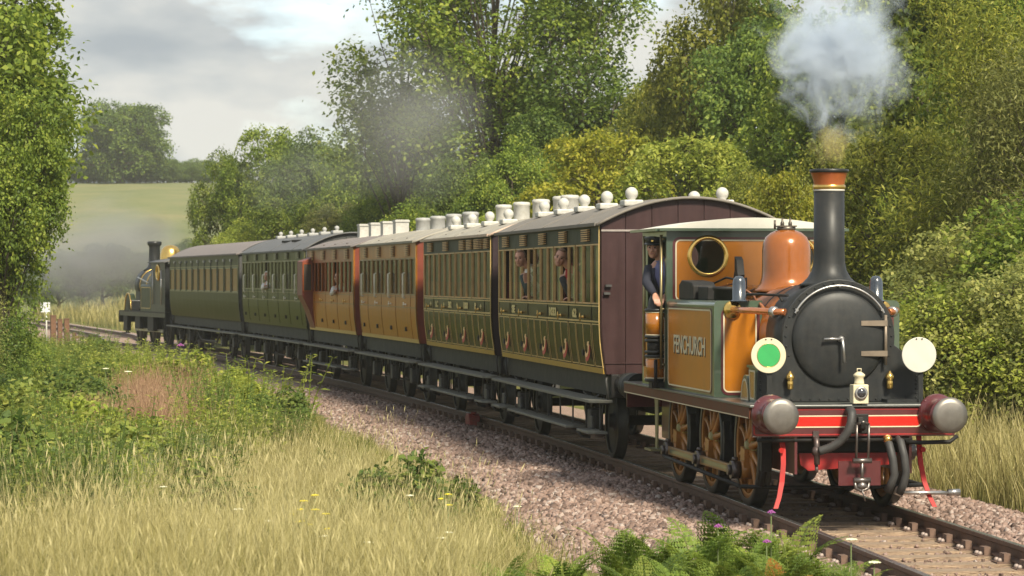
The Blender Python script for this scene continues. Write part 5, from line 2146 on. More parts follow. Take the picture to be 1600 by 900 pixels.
def person(name, to_world, hd, label, hips, neck, head, face, tilt, arms, shirt, jacket=None, hair=m_hairg, cap=False, seated=False, feet=None, voxel=0.011, group=None, jgap=30):
    """all points in the carriage's own axes; face = direction the face looks in"""
    root = empty(name, to_world(hips[0], hips[1], hips[2] - 0.9), hd)
    tag(root, label, 'person', group)
    base = Vector((hips[0], hips[1], hips[2] - 0.9))
    L = lambda p: Vector(p) - base
    h, n, hc = L(hips), L(neck), L(head)
    ax = (n - h).normalized()
    fw = Vector(face).normalized()
    lat = Vector((0, 0, 1)).cross(fw).normalized()
    tl = (lat - ax * lat.dot(ax)).normalized()
    tf = tl.cross(ax)
    b = MB()

    def ell(c, rx, ry, rz, M):
        t = MB()
        t.ball((0, 0, 0), 1.0, 18, 12)
        b.add([Vector(c) + M[0] * p[0] * rx + M[1] * p[1] * ry + M[2] * p[2] * rz for p in t.v], t.f, True)
    T = (tf, tl, ax)
    for q, rx, ry in ((0.0, 0.115, 0.165), (0.18, 0.11, 0.155), (0.42, 0.115, 0.165), (0.68, 0.12, 0.185), (0.86, 0.105, 0.185)):
        ell(h.lerp(n, q), rx, ry, 0.14, T)
    sh = {}
    for s in (-1, 1):
        sh[s] = h.lerp(n, 0.90) + tl * s * 0.185
        ell(sh[s], 0.065, 0.065, 0.07, T)
    b.tube([n - ax * 0.06, n + (hc - n) * 0.5, hc], [0.06, 0.052, 0.05], 12)
    # head
    z = Vector((0, 0, 1)) * math.cos(tilt) + lat * math.sin(tilt)
    fy = z.cross(fw).normalized()
    fx = fy.cross(z)
    Hd = (fx, fy, z)
    ell(hc + z * 0.025 - fx * 0.008, 0.098, 0.077, 0.105, Hd)
    ell(hc + fx * 0.022 - z * 0.045, 0.068, 0.060, 0.075, Hd)
    ell(hc + fx * 0.058 - z * 0.098, 0.026, 0.028, 0.020, Hd)
    ell(hc + fx * 0.072 + z * 0.030, 0.020, 0.052, 0.012, Hd)
    b.tube([hc + fx * 0.082 + z * 0.022, hc + fx * 0.103 - z * 0.014, hc + fx * 0.108 - z * 0.030, hc + fx * 0.085 - z * 0.038], [0.010, 0.013, 0.016, 0.012], 8)
    ell(hc + fx * 0.076 - z * 0.064, 0.016, 0.026, 0.010, Hd)
    for s in (-1, 1):
        ell(hc + fy * s * 0.080 - fx * 0.012 - z * 0.005, 0.018, 0.010, 0.032, Hd)
        ell(hc + fx * 0.055 + fy * s * 0.042 - z * 0.02, 0.028, 0.024, 0.024, Hd)
    # arms: elbow, wrist, hand direction
    for s, (el, wr, hdv, hup, hsd) in arms.items():
        e, w = L(el), L(wr)
        b.tube([sh[s], sh[s].lerp(e, 0.5), e, e.lerp(w, 0.3), w], [0.055, 0.05, 0.041, 0.042, 0.027], 12)
        hand(b, w, hdv, hup, hsd)
    # legs
    for s in (-1, 1):
        hp = h + tl * s * 0.09
        if seated:
            kn = hp + Vector((0.42, 0.12, -0.02))
            ft = kn + Vector((0.03, 0, -0.42))
        else:
            ft = Vector((hp.x, hp.y + (0.0 if feet is None else feet), 0.05))
            kn = hp.lerp(ft, 0.5) + fw * 0.02
        b.tube([hp, hp.lerp(kn, 0.5), kn, kn.lerp(ft, 0.35), ft], [0.088, 0.075, 0.055, 0.055, 0.036], 12)
        b.tube([ft - fw * 0.03 - Vector((0, 0, 0.02)), ft + fw * 0.18 - Vector((0, 0, 0.03))], [0.042, 0.035], 10)
    body = remeshed(b, 'body', m_skin, root, voxel)
    for s in (-1, 1):
        c = MB()
        c.ball(hc + fx * 0.079 + fy * s * 0.032 + z * 0.010, 0.012, 10, 8)
        c.build('eye', m_eye, root)
        c = MB()
        c.tube([hc + fx * 0.091 + fy * s * 0.016 + z * 0.030, hc + fx * 0.091 + fy * s * 0.034 + z * 0.036, hc + fx * 0.080 + fy * s * 0.052 + z * 0.029], 0.006, 6)
        c.build('eyebrow', hair, root)
    c = MB()
    c.tube([hc + fx * 0.079 + fy * 0.024 - z * 0.064, hc + fx * 0.093 - z * 0.063, hc + fx * 0.079 - fy * 0.024 - z * 0.064], [0.004, 0.007, 0.004], 6)
    c.build('mouth', m_lip, root)
    # hair: a shell over the top and back of the skull
    t = MB()
    t.ball((0, 0, 0), 1.0, 24, 16)
    v = [hc + z * 0.030 - fx * 0.012 + fx * p[0] * 0.103 + fy * p[1] * 0.083 + z * p[2] * 0.107 for p in t.v]
    keep = []
    for f in t.f:
        m = [sum(t.v[i][k] for i in f) / 4 for k in range(3)]
        if m[2] > 0.72 or (m[0] < 0.25 and m[2] > -0.15) or (m[0] < -0.35 and m[2] > -0.55):
            keep.append(f)
    c = MB()
    c.add(v, keep, True)
    o = c.build('hair', hair, root)
    sd_ = o.modifiers.new('thick', 'SOLIDIFY')
    sd_.thickness, sd_.offset = 0.012, 0.0

    def shell(nm, m, grow, gap, q0, q1):
        c = MB()
        rings, k = [], 20
        for i in range(9):
            q = q0 + (q1 - q0) * i / 8
            rx = 0.122 + grow - (0.02 if q > 0.85 else 0) - 0.25 * max(0, q - 0.92)
            ry = (0.172 + 0.022 * min(1, q / 0.8) + grow) - 0.9 * max(0, q - 0.9)
            cen = h.lerp(n, q)
            row = []
            for j in range(k + 1):
                a = R(gap) + (2 * PI - 2 * R(gap)) * j / k
                row.append(cen + tf * rx * math.cos(a) + tl * ry * math.sin(a))
            rings.append(row)
        v = [p for r in rings for p in r]
        f = [(i * (k + 1) + j, i * (k + 1) + j + 1, (i + 1) * (k + 1) + j + 1, (i + 1) * (k + 1) + j) for i in range(8) for j in range(k)]
        c.add(v, f, True)
        o = c.build(nm, m, root)
        s_ = o.modifiers.new('thick', 'SOLIDIFY')
        s_.thickness = 0.008
        return o
    shell('shirt', shirt, 0.012, 0.0, -0.05, 1.05)
    if jacket:
        shell('jacket', jacket, 0.030, jgap, -0.25, 0.97)
    for s, (el, wr, *_r) in arms.items():
        e, w = L(el), L(wr)
        c = MB()
        c.tube([sh[s] + ax * 0.02 - tl * s * 0.02, sh[s].lerp(e, 0.4), e, e.lerp(w, 0.4), e.lerp(w, 0.93)], [0.078, 0.068, 0.057, 0.055, 0.040], 14)
        c.build('sleeve', jacket or shirt, root)
    # collar
    c = MB()
    c.lathe([(0.085, -0.03), (0.074, 0.02), (0.066, 0.055), (0.062, 0.058)], n, n + (hc - n) * 0.5 - n + ax * 0.05, 20, caps=False)
    c.build('collar', shirt, root)
    c = MB()
    for s in (-1, 1):
        hp = h + tl * s * 0.09
        if seated:
            kn = hp + Vector((0.42, 0.12, -0.02))
            ft = kn + Vector((0, 0, -0.38))
        else:
            ft = Vector((hp.x, hp.y + (0.0 if feet is None else feet), 0.10))
            kn = hp.lerp(ft, 0.5) + fw * 0.02
        c.tube([hp + ax * 0.08, hp.lerp(kn, 0.5), kn, ft], [0.108, 0.092, 0.072, 0.062], 12)
    c.build('trousers', m_trous, root)
    if cap:
        c = MB()
        c.lathe([(0.098, 0.045), (0.103, 0.075), (0.122, 0.115), (0.118, 0.130), (0.06, 0.138), (0.0, 0.139)], hc - fx * 0.008, z, 24, caps=False)
        c.build('cap', m_black, root)
        c = MB()
        pts = []
        for k in range(11):
            a = R(-70 + 14 * k)
            pts.append((math.cos(a), math.sin(a)))
        v = []
        for (ca, sa) in pts:
            v.append(hc + fx * (0.10 * ca - 0.008) + fy * 0.10 * sa + z * 0.058)
        for (ca, sa) in pts:
            v.append(hc + fx * (0.158 * ca - 0.008) + fy * 0.115 * sa + z * 0.036)
        c.add(v, [(i, i + 1, 12 + i, 11 + i) for i in range(10)], True)
        o = c.build('peak', m_black, root)
        s_ = o.modifiers.new('thick', 'SOLIDIFY')
        s_.thickness = 0.006
        c = MB()
        c.lathe([(0.018, 0), (0.014, 0.006)], hc + fx * 0.098 + z * 0.090, fx, 10)
        c.build('cap_badge', m_brass, root)
    return root


lw = lambda x, y, z: LOCO.matrix_basis @ Vector((x, y, z))
person('driver', lw, hd, 'engine driver in black peaked cap and blue shirt leaning out of the cab', (-5.12, -0.80, 2.08), (-5.04, -1.0, 2.60), (-5.0, -1.11, 2.765), (0.9, -0.42, -0.10), 0.06,
       {-1: ((-4.98, -1.20, 2.36), (-4.80, -1.13, 2.21), (0.75, 0.0, -0.6), (0.3, -0.3, 0.8), (0, 1, 0)), 1: ((-4.88, -0.84, 2.34), (-4.78, -1.02, 2.20), (0.5, -0.5, -0.5), (0.5, 0, 0.8), (0, 1, 0))},
       m_blue, m_navy, cap=True, voxel=0.008)


def doorx(c, n, k):
    return -c.L / n * (k + 0.5)


x = doorx(c1, 5, 3)
person('passenger', c1.to_world, c1.hd, 'man in a dark green jacket leaning out of the maroon-ended carriage, further from the engine', (x - 0.05, -0.72, 2.08), (x + 0.04, -1.14, 2.55), (x + 0.09, -1.30, 2.70), (0.85, -0.52, -0.10), -0.08,
       {-1: ((x + 0.10, -1.16, 2.16), (x + 0.14, -1.22, 2.36), (0.1, -0.1, 1), (0.9, -0.3, 0), (-0.3, 1, 0)), 1: ((x + 0.20, -0.92, 2.18), (x + 0.22, -1.16, 2.13), (0, -1, 0.1), (0, 0, 1), (1, 0, 0))},
       m_shirtw, m_jgreen, hair=m_hairl, feet=0.05, jgap=14, group='passengers looking out of the train')
x = doorx(c1, 5, 1)
person('passenger', c1.to_world, c1.hd, 'sandy-haired man in a dark jacket and red jumper leaning out near the engine', (x - 0.05, -0.70, 2.06), (x + 0.03, -1.13, 2.54), (x + 0.07, -1.29, 2.69), (0.90, -0.38, -0.25), 0.30,
       {-1: ((x + 0.08, -1.14, 2.18), (x + 0.14, -1.18, 2.34), (0.1, 0.2, 1), (0.9, -0.3, 0), (-0.3, 1, 0)), 1: ((x + 0.20, -0.90, 2.18), (x + 0.22, -1.14, 2.13), (0, -1, 0.1), (0, 0, 1), (1, 0, 0))},
       m_jred, m_jblack, hair=m_hairl, feet=0.05, jgap=40, group='passengers looking out of the train')
x = doorx(c4, 4, 1)
person('passenger', c4.to_world, c4.hd, 'passenger in a white shirt resting an arm on the brown carriage window', (x - 0.05, -0.90, 1.74), (x, -1.10, 2.24), (x + 0.03, -1.16, 2.42), (0.85, -0.5, -0.05), 0.05,
       {-1: ((x + 0.10, -1.30, 2.06), (x + 0.24, -1.26, 2.14), (1, 0, 0.1), (0, 0, 1), (0, 1, 0)), 1: ((x + 0.16, -0.98, 2.05), (x + 0.24, -1.10, 2.13), (0.3, -1, 0), (0, 0, 1), (1, 0, 0))},
       m_shirtw, None, hair=m_hairg, seated=True, voxel=0.014, group='passengers looking out of the train')
x = doorx(c5, 6, 3)
person('passenger', c5.to_world, c5.hd, 'passenger in a white top at an open window of the olive carriage', (x - 0.05, -0.92, 1.80), (x, -1.14, 2.30), (x + 0.03, -1.20, 2.47), (0.85, -0.5, -0.05), 0.05,
       {-1: ((x + 0.12, -1.32, 2.14), (x + 0.26, -1.28, 2.22), (1, 0, 0.1), (0, 0, 1), (0, 1, 0)), 1: ((x + 0.16, -1.0, 2.1), (x + 0.24, -1.12, 2.17), (0.3, -1, 0), (0, 0, 1), (1, 0, 0))},
       m_shirtw, None, hair=mat('white_hair', (0.6, 0.58, 0.54), 0.8), seated=True, voxel=0.014, group='passengers looking out of the train')
# ================================================================== vegetation
def unit(v):
    return v / np.maximum(np.linalg.norm(v, axis=-1, keepdims=True), 1e-9)


def leaf_quads(C, Nn, size, aspect=0.62, droop=0.0, fold=0.18, dirv=None):
    """rhombic leaves: centres C, normals Nn, lengths size -> V (4n,3), F (n,4)"""
    n = len(C)
    r = rng.normal(size=(n, 3)) if dirv is None else dirv
    t = unit(r - Nn * (r * Nn).sum(1)[:, None])
    t[:, 2] -= droop
    t = unit(t)
    b = np.cross(Nn, t)
    s = np.broadcast_to(size, (n,))[:, None]
    V = np.stack([C - t * s * 0.5, C + b * s * aspect * 0.5 + Nn * s * fold * 0.5, C + t * s * 0.5, C - b * s * aspect * 0.5 + Nn * s * fold * 0.5], 1)
    return V.reshape(-1, 3), np.arange(4 * n).reshape(n, 4)


def crown_mesh(name, lobes, clumps, per, leaf=0.13, spread=0.30, flat=0.35, droop=0.2, aspect=0.62, up=0.5, clump_tint=0.33, tall=1.0, seed=0):
    """lobes: (x, y, z, r) in metres; leaves gather in clumps round each lobe's surface"""
    global rng
    keep = rng
    rng = np.random.default_rng(seed + 100)
    C_, N_, T_, S_ = [], [], [], []
    L = np.array(lobes, float)
    for (x, y, z, r) in L:
        m = max(3, int(clumps * (r / L[:, 3].mean()) ** 2))
        d = rng.normal(size=(m, 3))
        d[:, 2] = d[:, 2] * 0.9 + 0.25
        d = unit(d)
        P = np.array([x, y, z]) + d * (r * rng.uniform(0.55, 1.08, (m, 1))) * np.array([1, 1, tall])
        ct = rng.uniform(-1, 1, m)
        k = per
        a = rng.normal(size=(m, k, 3))
        nrm = unit(d + np.array([0, 0, 0.6]))
        al = (a * nrm[:, None]).sum(-1, keepdims=True) * nrm[:, None]
        off = ((a - al) + al * flat) * spread * rng.uniform(0.6, 1.25, (m, 1, 1))
        rr = np.linalg.norm(off[..., :2], axis=-1)
        off[..., 2] -= droop * rr ** 1.5
        C_.append((P[:, None] + off).reshape(-1, 3))
        N_.append(unit(nrm[:, None] * 0.55 + np.array([0, 0, up]) + rng.normal(size=(m, k, 3)) * 0.5).reshape(-1, 3))
        T_.append(np.clip(0.5 + ct[:, None] * clump_tint + rng.normal(size=(m, k)) * 0.16, 0, 1).ravel())
        S_.append((leaf * rng.uniform(0.6, 1.3, (m, k))).ravel())
    C, Nn, T, S = np.concatenate(C_), np.concatenate(N_), np.concatenate(T_), np.concatenate(S_)
    V, F = leaf_quads(C, Nn, S, aspect, droop=0.35)
    me = fast_mesh(name, V, F, np.repeat(T, 4), None)
    rng = keep
    return me


def limb_mesh(name, H, fork, lobes, r0, seed=0, m=None, lean=0.0):
    rs = random.Random(seed)
    b = MB()
    pts, rad = [], []
    n = 6
    for i in range(n + 1):
        q = i / n
        pts.append((lean * q * q + rs.uniform(-0.05, 0.05) * H * 0.05, rs.uniform(-0.04, 0.04) * H * 0.05, q * H * 0.78))
        rad.append(r0 * (1.25 if i == 0 else 1) * (1 - 0.78 * q))
    b.tube(pts, rad, 9)
    for (x, y, z, r) in lobes:
        q = max(0.15, min(0.92, (z / H - fork) * 0.95 + 0.08))
        i = min(n - 1, int(q * n))
        p = Vector(pts[i]).lerp(Vector(pts[i + 1]), q * n - i)
        e = Vector((x, y, z))
        if (e - p).length < 0.3:
            continue
        md = p.lerp(e, 0.5) + Vector((rs.uniform(-0.1, 0.1), rs.uniform(-0.1, 0.1), 0.12)) * r
        rr = max(0.018, rad[i] * 0.42)
        b.tube([p, md, e], [rr, rr * 0.6, rr * 0.22], 6)
        for _ in range(3):
            t2 = e + Vector((rs.gauss(0, 1), rs.gauss(0, 1), rs.gauss(0.3, 0.7))).normalized() * r * 0.85
            b.tube([md.lerp(e, 0.6), e.lerp(t2, 0.5) + Vector((0, 0, 0.05)), t2], [rr * 0.4, rr * 0.25, rr * 0.08], 5)
    return b.mesh(name, m)


def lobes_ellipsoid(n, c, R_, r, seed, zmin=0.0, shell=0.6):
    q = np.random.default_rng(seed)
    out = []
    while len(out) < n:
        d = unit(q.normal(size=3))
        k = q.uniform(shell, 1.0)
        p = np.array(c) + d * np.array(R_) * k
        if p[2] < zmin:
            continue
        out.append((*p, r * q.uniform(0.7, 1.3)))
    return out


m_bark = mat('bark', (0.085, 0.068, 0.05), 0.9, var=0.35, scale=5, bump=0.8, bscale=10, stretch=(4, 4, 0.6))
L_mid = leafmat('leaves_mid_green', [(0.020, 0.038, 0.010), (0.048, 0.080, 0.016), (0.078, 0.115, 0.022), (0.115, 0.145, 0.032)])
L_dark = leafmat('leaves_dark_green', [(0.014, 0.030, 0.010), (0.034, 0.062, 0.016), (0.055, 0.090, 0.022), (0.085, 0.12, 0.03)])
L_olive = leafmat('leaves_olive', [(0.028, 0.042, 0.010), (0.060, 0.080, 0.016), (0.094, 0.114, 0.022), (0.135, 0.145, 0.032)])
L_yel = leafmat('leaves_yellow_green', [(0.050, 0.070, 0.010), (0.088, 0.108, 0.015), (0.128, 0.140, 0.021), (0.165, 0.168, 0.028)])
L_grey = leafmat('leaves_grey_green', [(0.045, 0.062, 0.024), (0.078, 0.098, 0.036), (0.11, 0.128, 0.048), (0.15, 0.165, 0.07)])
L_lite = leafmat('leaves_light_green', [(0.045, 0.072, 0.016), (0.085, 0.12, 0.024), (0.125, 0.16, 0.034), (0.17, 0.20, 0.05)])

# ---- crown shapes, each unit about its own real size
SH = {}


def shape(key, H, lobes, clumps, per, r0, fork=0.2, lean=0.0, **k):
    seed = len(SH) * 13 + 5
    cr = crown_mesh('crown', lobes, clumps, per, seed=seed, **k)
    cr.materials.append(L_mid)
    tr = limb_mesh('trunk', H, fork, lobes, r0, seed, m_bark, lean)
    SH[key] = (cr, tr, H)


# broad round trees, 9 m
for i in range(3):
    lb = lobes_ellipsoid(30, (0, 0, 5.4), (2.6, 2.6, 3.0), 0.95, 20 + i, 1.6, 0.55) + lobes_ellipsoid(8, (0, 0, 2.6), (2.3, 2.3, 1.4), 0.8, 40 + i, 0.9)
    shape('broad%d' % i, 9.0, lb, 34, 34, 0.20, leaf=0.14, spread=0.24)
# tall open ash, 16 m: airy lobes on long limbs
lb = lobes_ellipsoid(66, (0, 0, 10.8), (3.9, 3.9, 5.2), 0.95, 61, 5.0, 0.45) + lobes_ellipsoid(14, (0, 0, 5.0), (3.4, 3.4, 2.2), 1.0, 62, 2.2)
shape('tall', 16.0, lb, 24, 24, 0.20, fork=0.25, leaf=0.165, spread=0.33, flat=0.5)
lb = lobes_ellipsoid(36, (0, 0, 9.0), (2.1, 2.1, 4.6), 0.75, 71, 3.0, 0.4)
shape('sparse', 13.5, lb, 18, 20, 0.13, fork=0.2, leaf=0.16, spread=0.34, flat=0.6)
# layered, drooping sprays, 6.5 m
for i in range(2):
    q = np.random.default_rng(80 + i)
    lb = []
    for lv in range(9):
        z = 1.0 + lv * 0.62
        rr = 2.0 * math.sin(PI * min(0.97, (lv + 1.6) / 11.2))
        for k in range(7):
            a = q.uniform(0, 2 * PI)
            lb.append((rr * math.cos(a), rr * math.sin(a), z + q.uniform(-0.2, 0.2), 0.55))
    lb += [(0, 0, 6.2, 0.6), (0.3, -0.2, 5.6, 0.7)]
    shape('layer%d' % i, 6.6, lb, 12, 34, 0.14, fork=0.05, leaf=0.145, spread=0.30, flat=0.16, droop=0.55, tall=0.55, aspect=0.5)
# wispy upright willow, 8.5 m
q = np.random.default_rng(90)
lb = []
for k in range(52):
    a, zz = q.uniform(0, 2 * PI), q.uniform(0.6, 8.2)
    rr = 1.75 * math.sqrt(max(0.02, 1 - ((zz - 3.2) / 5.4) ** 2)) * q.uniform(0.5, 1.0)
    lb.append((rr * math.cos(a), rr * math.sin(a), zz, 0.55))
shape('wispy', 8.6, lb, 20, 40, 0.10, fork=0.0, leaf=0.13, spread=0.30, flat=1.4, droop=0.1, tall=1.6, aspect=0.26, up=0.2)
# dense thicket shrub to the ground, 3 m
for i in range(2):
    lb = lobes_ellipsoid(24, (0, 0, 1.25), (1.25, 1.25, 1.35), 0.5, 95 + i, 0.15, 0.5)
    shape('shrub%d' % i, 2.9, lb, 30, 30, 0.06, fork=0.0, leaf=0.075, spread=0.13)
# low bramble, 0.9 m
lb = lobes_ellipsoid(16, (0, 0, 0.34), (0.52, 0.52, 0.42), 0.2, 99, 0.02, 0.4)
shape('low', 0.9, lb, 16, 14, 0.02, fork=0.0, leaf=0.075, spread=0.09, aspect=0.7)
lb = lobes_ellipsoid(30, (0, 0, 6.2), (2.4, 2.4, 2.9), 0.9, 131, 3.6, 0.5)
shape('raised', 9.0, lb, 36, 34, 0.16, fork=0.3, leaf=0.14, spread=0.25)
# far tree with coarse foliage, 12 m
lb = lobes_ellipsoid(40, (0, 0, 7.2), (6.2, 5.0, 4.4), 1.6, 111, 2.4, 0.5) + lobes_ellipsoid(22, (0, 0, 3.6), (6.0, 5.0, 2.2), 1.4, 112, 1.3, 0.5)
shape('far', 12.4, lb, 30, 24, 0.5, leaf=0.34, spread=0.50)

ntree = 0


def tree(name, key, u, Y, H, R_, leafm, label, group=None, cat='tree', rz=None, z=None):
    """a tree of height H, widened by R_ against the shape it copies, standing Y metres off"""
    global ntree
    ntree += 1
    cr, tr, h0 = SH[key]
    x = at(u, Y)
    zz = float(gz(x, Y)) - 0.03 if z is None else z
    o = empty(name, (x, Y, zz), rz if rz is not None else (ntree * 2.399) % (2 * PI))
    k = H / h0
    o.scale = (k * R_, k * R_, k)
    tag(o, label, cat, group)
    t = link('trunk', tr, o)
    c = link('crown', cr, o)
    c.material_slots[0].link = 'OBJECT'
    c.material_slots[0].material = leafm
    return o


G1 = 'trees of the wood behind the train'
# the wood behind the train, from far to near
tree('tall_tree', 'tall', 770, 100, 16.8, 1.05, L_mid, 'very tall open-crowned tree rising out of frame behind the middle of the train', G1, rz=0.6)
tree('tall_tree', 'sparse', 628, 104, 14.6, 1.1, L_mid, 'tall thin tree with sky showing through, between the drifting smoke and the sky', G1, rz=2.2)
tree('tall_tree', 'sparse', 905, 97, 13.4, 1.15, L_dark, 'tall thin dark tree whose top twigs stand against the pale sky', G1, rz=4.0)
wood = [  # key, u, Y, H, widen, leaf, label
    ('broad0', 355, 128, 8.3, 0.62, L_mid, 'young bushy tree at the edge of the meadow'),
    ('broad1', 418, 126, 9.6, 0.75, L_mid, 'bright green tree beside the smoke drift above the green carriages'),
    ('broad2', 492, 122, 9.2, 0.75, L_dark, 'darker rounded tree behind the olive green carriage'),
    ('broad0', 560, 118, 8.6, 0.75, L_mid, 'green tree whose foot is veiled by the drifting smoke'),
    ('broad1', 330, 116, 4.2, 0.7, L_mid, 'low tree on the meadow edge next to the far carriage roof'),
    ('broad2', 385, 117, 5.4, 0.85, L_lite, 'pale green rounded bush-tree above the far carriage roof'),
    ('broad0', 455, 116, 6.0, 0.9, L_mid, 'medium green tree behind the olive carriage roof lamps'),
    ('broad1', 525, 113, 5.8, 0.9, L_grey, 'grey-green smoky tree above the vermilion lookout'),
    ('broad0', 600, 110, 6.4, 0.9, L_mid, 'green tree behind the square white roof vents'),
    ('broad2', 665, 112, 8.2, 0.9, L_dark, 'dark tree inside the drifting smoke'),
    ('broad1', 672, 98, 5.6, 0.9, L_mid, 'lower green tree behind the grey roof vents'),
    ('broad0', 735, 93, 6.6, 0.8, L_dark, 'dark green tree under the very tall one'),
    ('broad2', 800, 92, 7.4, 0.75, L_mid, 'green tree behind the white roof vents, below the tall tree'),
    ('broad1', 860, 95, 8.4, 0.8, L_dark, 'dark tree under the tall thin one, behind the front carriages'),
    ('layer0', 765, 84, 4.6, 0.95, L_lite, 'small light green layered tree just over the white vents'),
    ('broad0', 845, 82, 5.0, 0.8, L_mid, 'small mid-green tree just over the white roof lamps'),
    ('layer0', 935, 78, 6.6, 1.0, L_yel, 'spreading yellow-green tree with drooping layers above the white roof lamps'),
    ('layer1', 880, 80, 4.9, 1.0, L_olive, 'lower olive tree with layered sprays beside the spreading yellow-green one'),
    ('broad1', 990, 88, 7.2, 0.75, L_olive, 'olive tree between the yellow-green one and the brown-olive one'),
    ('layer1', 1075, 72, 6.2, 1.0, L_lite, 'pale green tree of long hanging leaves above the maroon carriage end'),
    ('broad2', 1080, 92, 10.4, 0.72, L_olive, 'tall olive-brown tree against the sky to the left of the white smoke'),
    ('broad0', 1150, 86, 11.6, 0.72, L_olive, 'tallest olive tree behind the white smoke puff'),
    ('broad1', 1035, 90, 8.8, 0.6, L_olive, 'narrow olive tree edging the gap of sky'),
    ('broad2', 1225, 82, 10.8, 0.75, L_dark, 'dark tall tree partly covered by the white smoke'),
    ('broad1', 1300, 76, 9.6, 0.8, L_mid, 'mid-green tree straight behind the chimney smoke'),
    ('broad0', 1160, 66, 5.2, 0.8, L_olive, 'low olive tree over the front carriage roof'),
    ('layer0', 1225, 60, 4.9, 0.62, L_yel, 'bright yellow bush rising between the cab roof and the chimney'),
    ('broad2', 1385, 74, 10.6, 0.8, L_mid, 'tall green tree just right of the chimney top'),
    ('broad0', 1450, 66, 10.4, 0.72, L_lite, 'bright green tree to the right of the white smoke puff'),
    ('broad1', 1540, 64, 10.6, 0.78, L_mid, 'tall green tree high up behind the feathery trees'),
    ('broad2', 1620, 60, 9.6, 0.8, L_mid, 'tall green tree cut by the right edge of the picture'),
    ('broad1', 1330, 62, 6.0, 0.7, L_olive, 'low olive tree beside the copper chimney cap'),
    ('layer1', 1405, 53, 5.6, 0.80, L_olive, 'dark olive tree with hanging leaves just behind the tall chimney'),
    ('layer0', 1345, 55, 4.4, 0.75, L_mid, 'small layered green tree between chimney and white disc'),
    ('wispy', 1530, 50, 7.6, 0.95, L_olive, 'feathery olive tree of thin upright twigs behind the dry grass'),
    ('wispy', 1610, 48, 6.6, 0.9, L_grey, 'second feathery tree, greyer, at the right edge'),
    ('wispy', 1465, 55, 5.4, 0.8, L_olive, 'slender feathery tree behind the white disc'),
]
rest = 0
for (key, u, Y, H, w, lm, lab) in wood:
    tree('woodland_tree', key, u, Y, H, w, lm, lab or 'leafy green tree filling the wood behind the train', G1)
shr = [(1470, 44, 2.3, L_lite), (1530, 43, 2.8, L_lite), (1590, 42.5, 3.1, L_grey), (1645, 42, 2.7, L_lite), (1425, 46, 2.6, L_mid), (1375, 48, 2.4, L_mid), (1500, 47, 3.6, L_grey), (1570, 47, 4.0, L_olive), (1310, 50, 2.6, L_mid), (1640, 46, 4.2, L_mid),
       (1260, 54, 2.6, L_mid), (1010, 74, 3.4, L_mid), (950, 79, 3.6, L_dark), (700, 98, 4.4, L_grey), (640, 103, 4.2, L_mid), (560, 109, 4.0, L_grey), (480, 113, 4.0, L_mid)]
shr_lab = ['pale shrub by the dry grass, first to the right of the white disc', 'pale round shrub over the right buffer', 'large grey-green shrub by the dry grass near the edge', 'pale shrub cut by the right edge above the dry grass', 'mid-green shrub half behind the white disc', 'shrub behind the smokebox of the ochre engine', 'tall greyish shrub between the feathery trees', 'tall olive shrub at the foot of the feathery tree', 'shrub hidden behind the tall chimney', 'tall shrub at the right edge behind the pale ones', 'low shrub over the cab roof', 'shrub just above the maroon carriage roof', 'dark shrub behind the white roof lamps', 'greyish shrub behind the grey drum vents', 'shrub behind the square white vents', 'greyish shrub behind the brown carriage roof', 'shrub behind the olive carriage roof']
for i, (u, Y, H, lm) in enumerate(shr):
    tree('shrub', 'shrub%d' % (i % 2), u, Y, H, 1.05, lm, shr_lab[i], 'shrubs along the foot of the wood', 'shrub')

# the meadow hill and what stands on it
tree('oak_tree', 'far', 188, 405, 12.6, 1.05, L_dark, 'big round oak standing alone on the meadow hill', rz=0.3)
tree('small_tree', 'far', 262, 412, 3.9, 1.0, L_dark, 'small dark tree in the hedge next to the oak')
for i, u in enumerate(range(84, 350, 9)):
    tree('hedge_bush', 'shrub%d' % (i % 2), u, 414 + 3 * (i % 3), 2.6 + 0.5 * (i % 3), 1.9, L_dark, 'low bush of the hedge along the top of the meadow', 'bushes of the hilltop hedge', 'bush')
for i, (u, h) in enumerate(((20, 4.8), (55, 4.4), (92, 5.0), (128, 4.4), (160, 4.9), (196, 4.3), (228, 3.6), (262, 3.8), (300, 4.6))):
    tree('hedge_tree', 'broad%d' % (i % 3), u, 212 + 5 * (i % 3), h, 1.35, L_dark, 'dark hedge tree at the bottom of the meadow behind the far engine', 'hedge trees behind the far engine')
# trees on the camera's side
tree('roadside_tree', 'raised', -105, 60, 9.6, 0.95, L_mid, 'tall leafy tree at the left edge with open twigs against the sky', rz=1.0)
tree('roadside_tree', 'raised', 20, 66, 8.4, 0.50, L_mid, 'slimmer tree leaning out of the left edge trees towards the hill', rz=2.0)
tree('roadside_tree', 'raised', 0, 57, 6.3, 0.66, L_mid, 'leafy green lower tree under the tall one at the left edge', rz=0.2)
tree('roadside_tree', 'wispy', -66, 52, 4.4, 0.75, L_grey, 'grey-green feathery bush at the left edge', rz=0.0)
tree('roadside_tree', 'broad1', -75, 58, 7.5, 0.65, L_mid, 'leafy tree half out of the picture behind the feathery bush', rz=0.7)
for i, (u, Y, H, lm) in enumerate(((-32, 62, 2.6, L_mid), (-52, 54, 2.4, L_dark), (-26, 74, 2.8, L_mid), (-75, 47, 2.2, L_dark), (-34, 82, 3.0, L_dark))):
    tree('shrub', 'shrub%d' % (i % 2), u, Y, H, 1.0, lm, 'dark shrub under the trees at the left edge', 'shrubs under the left-hand trees', 'shrub')

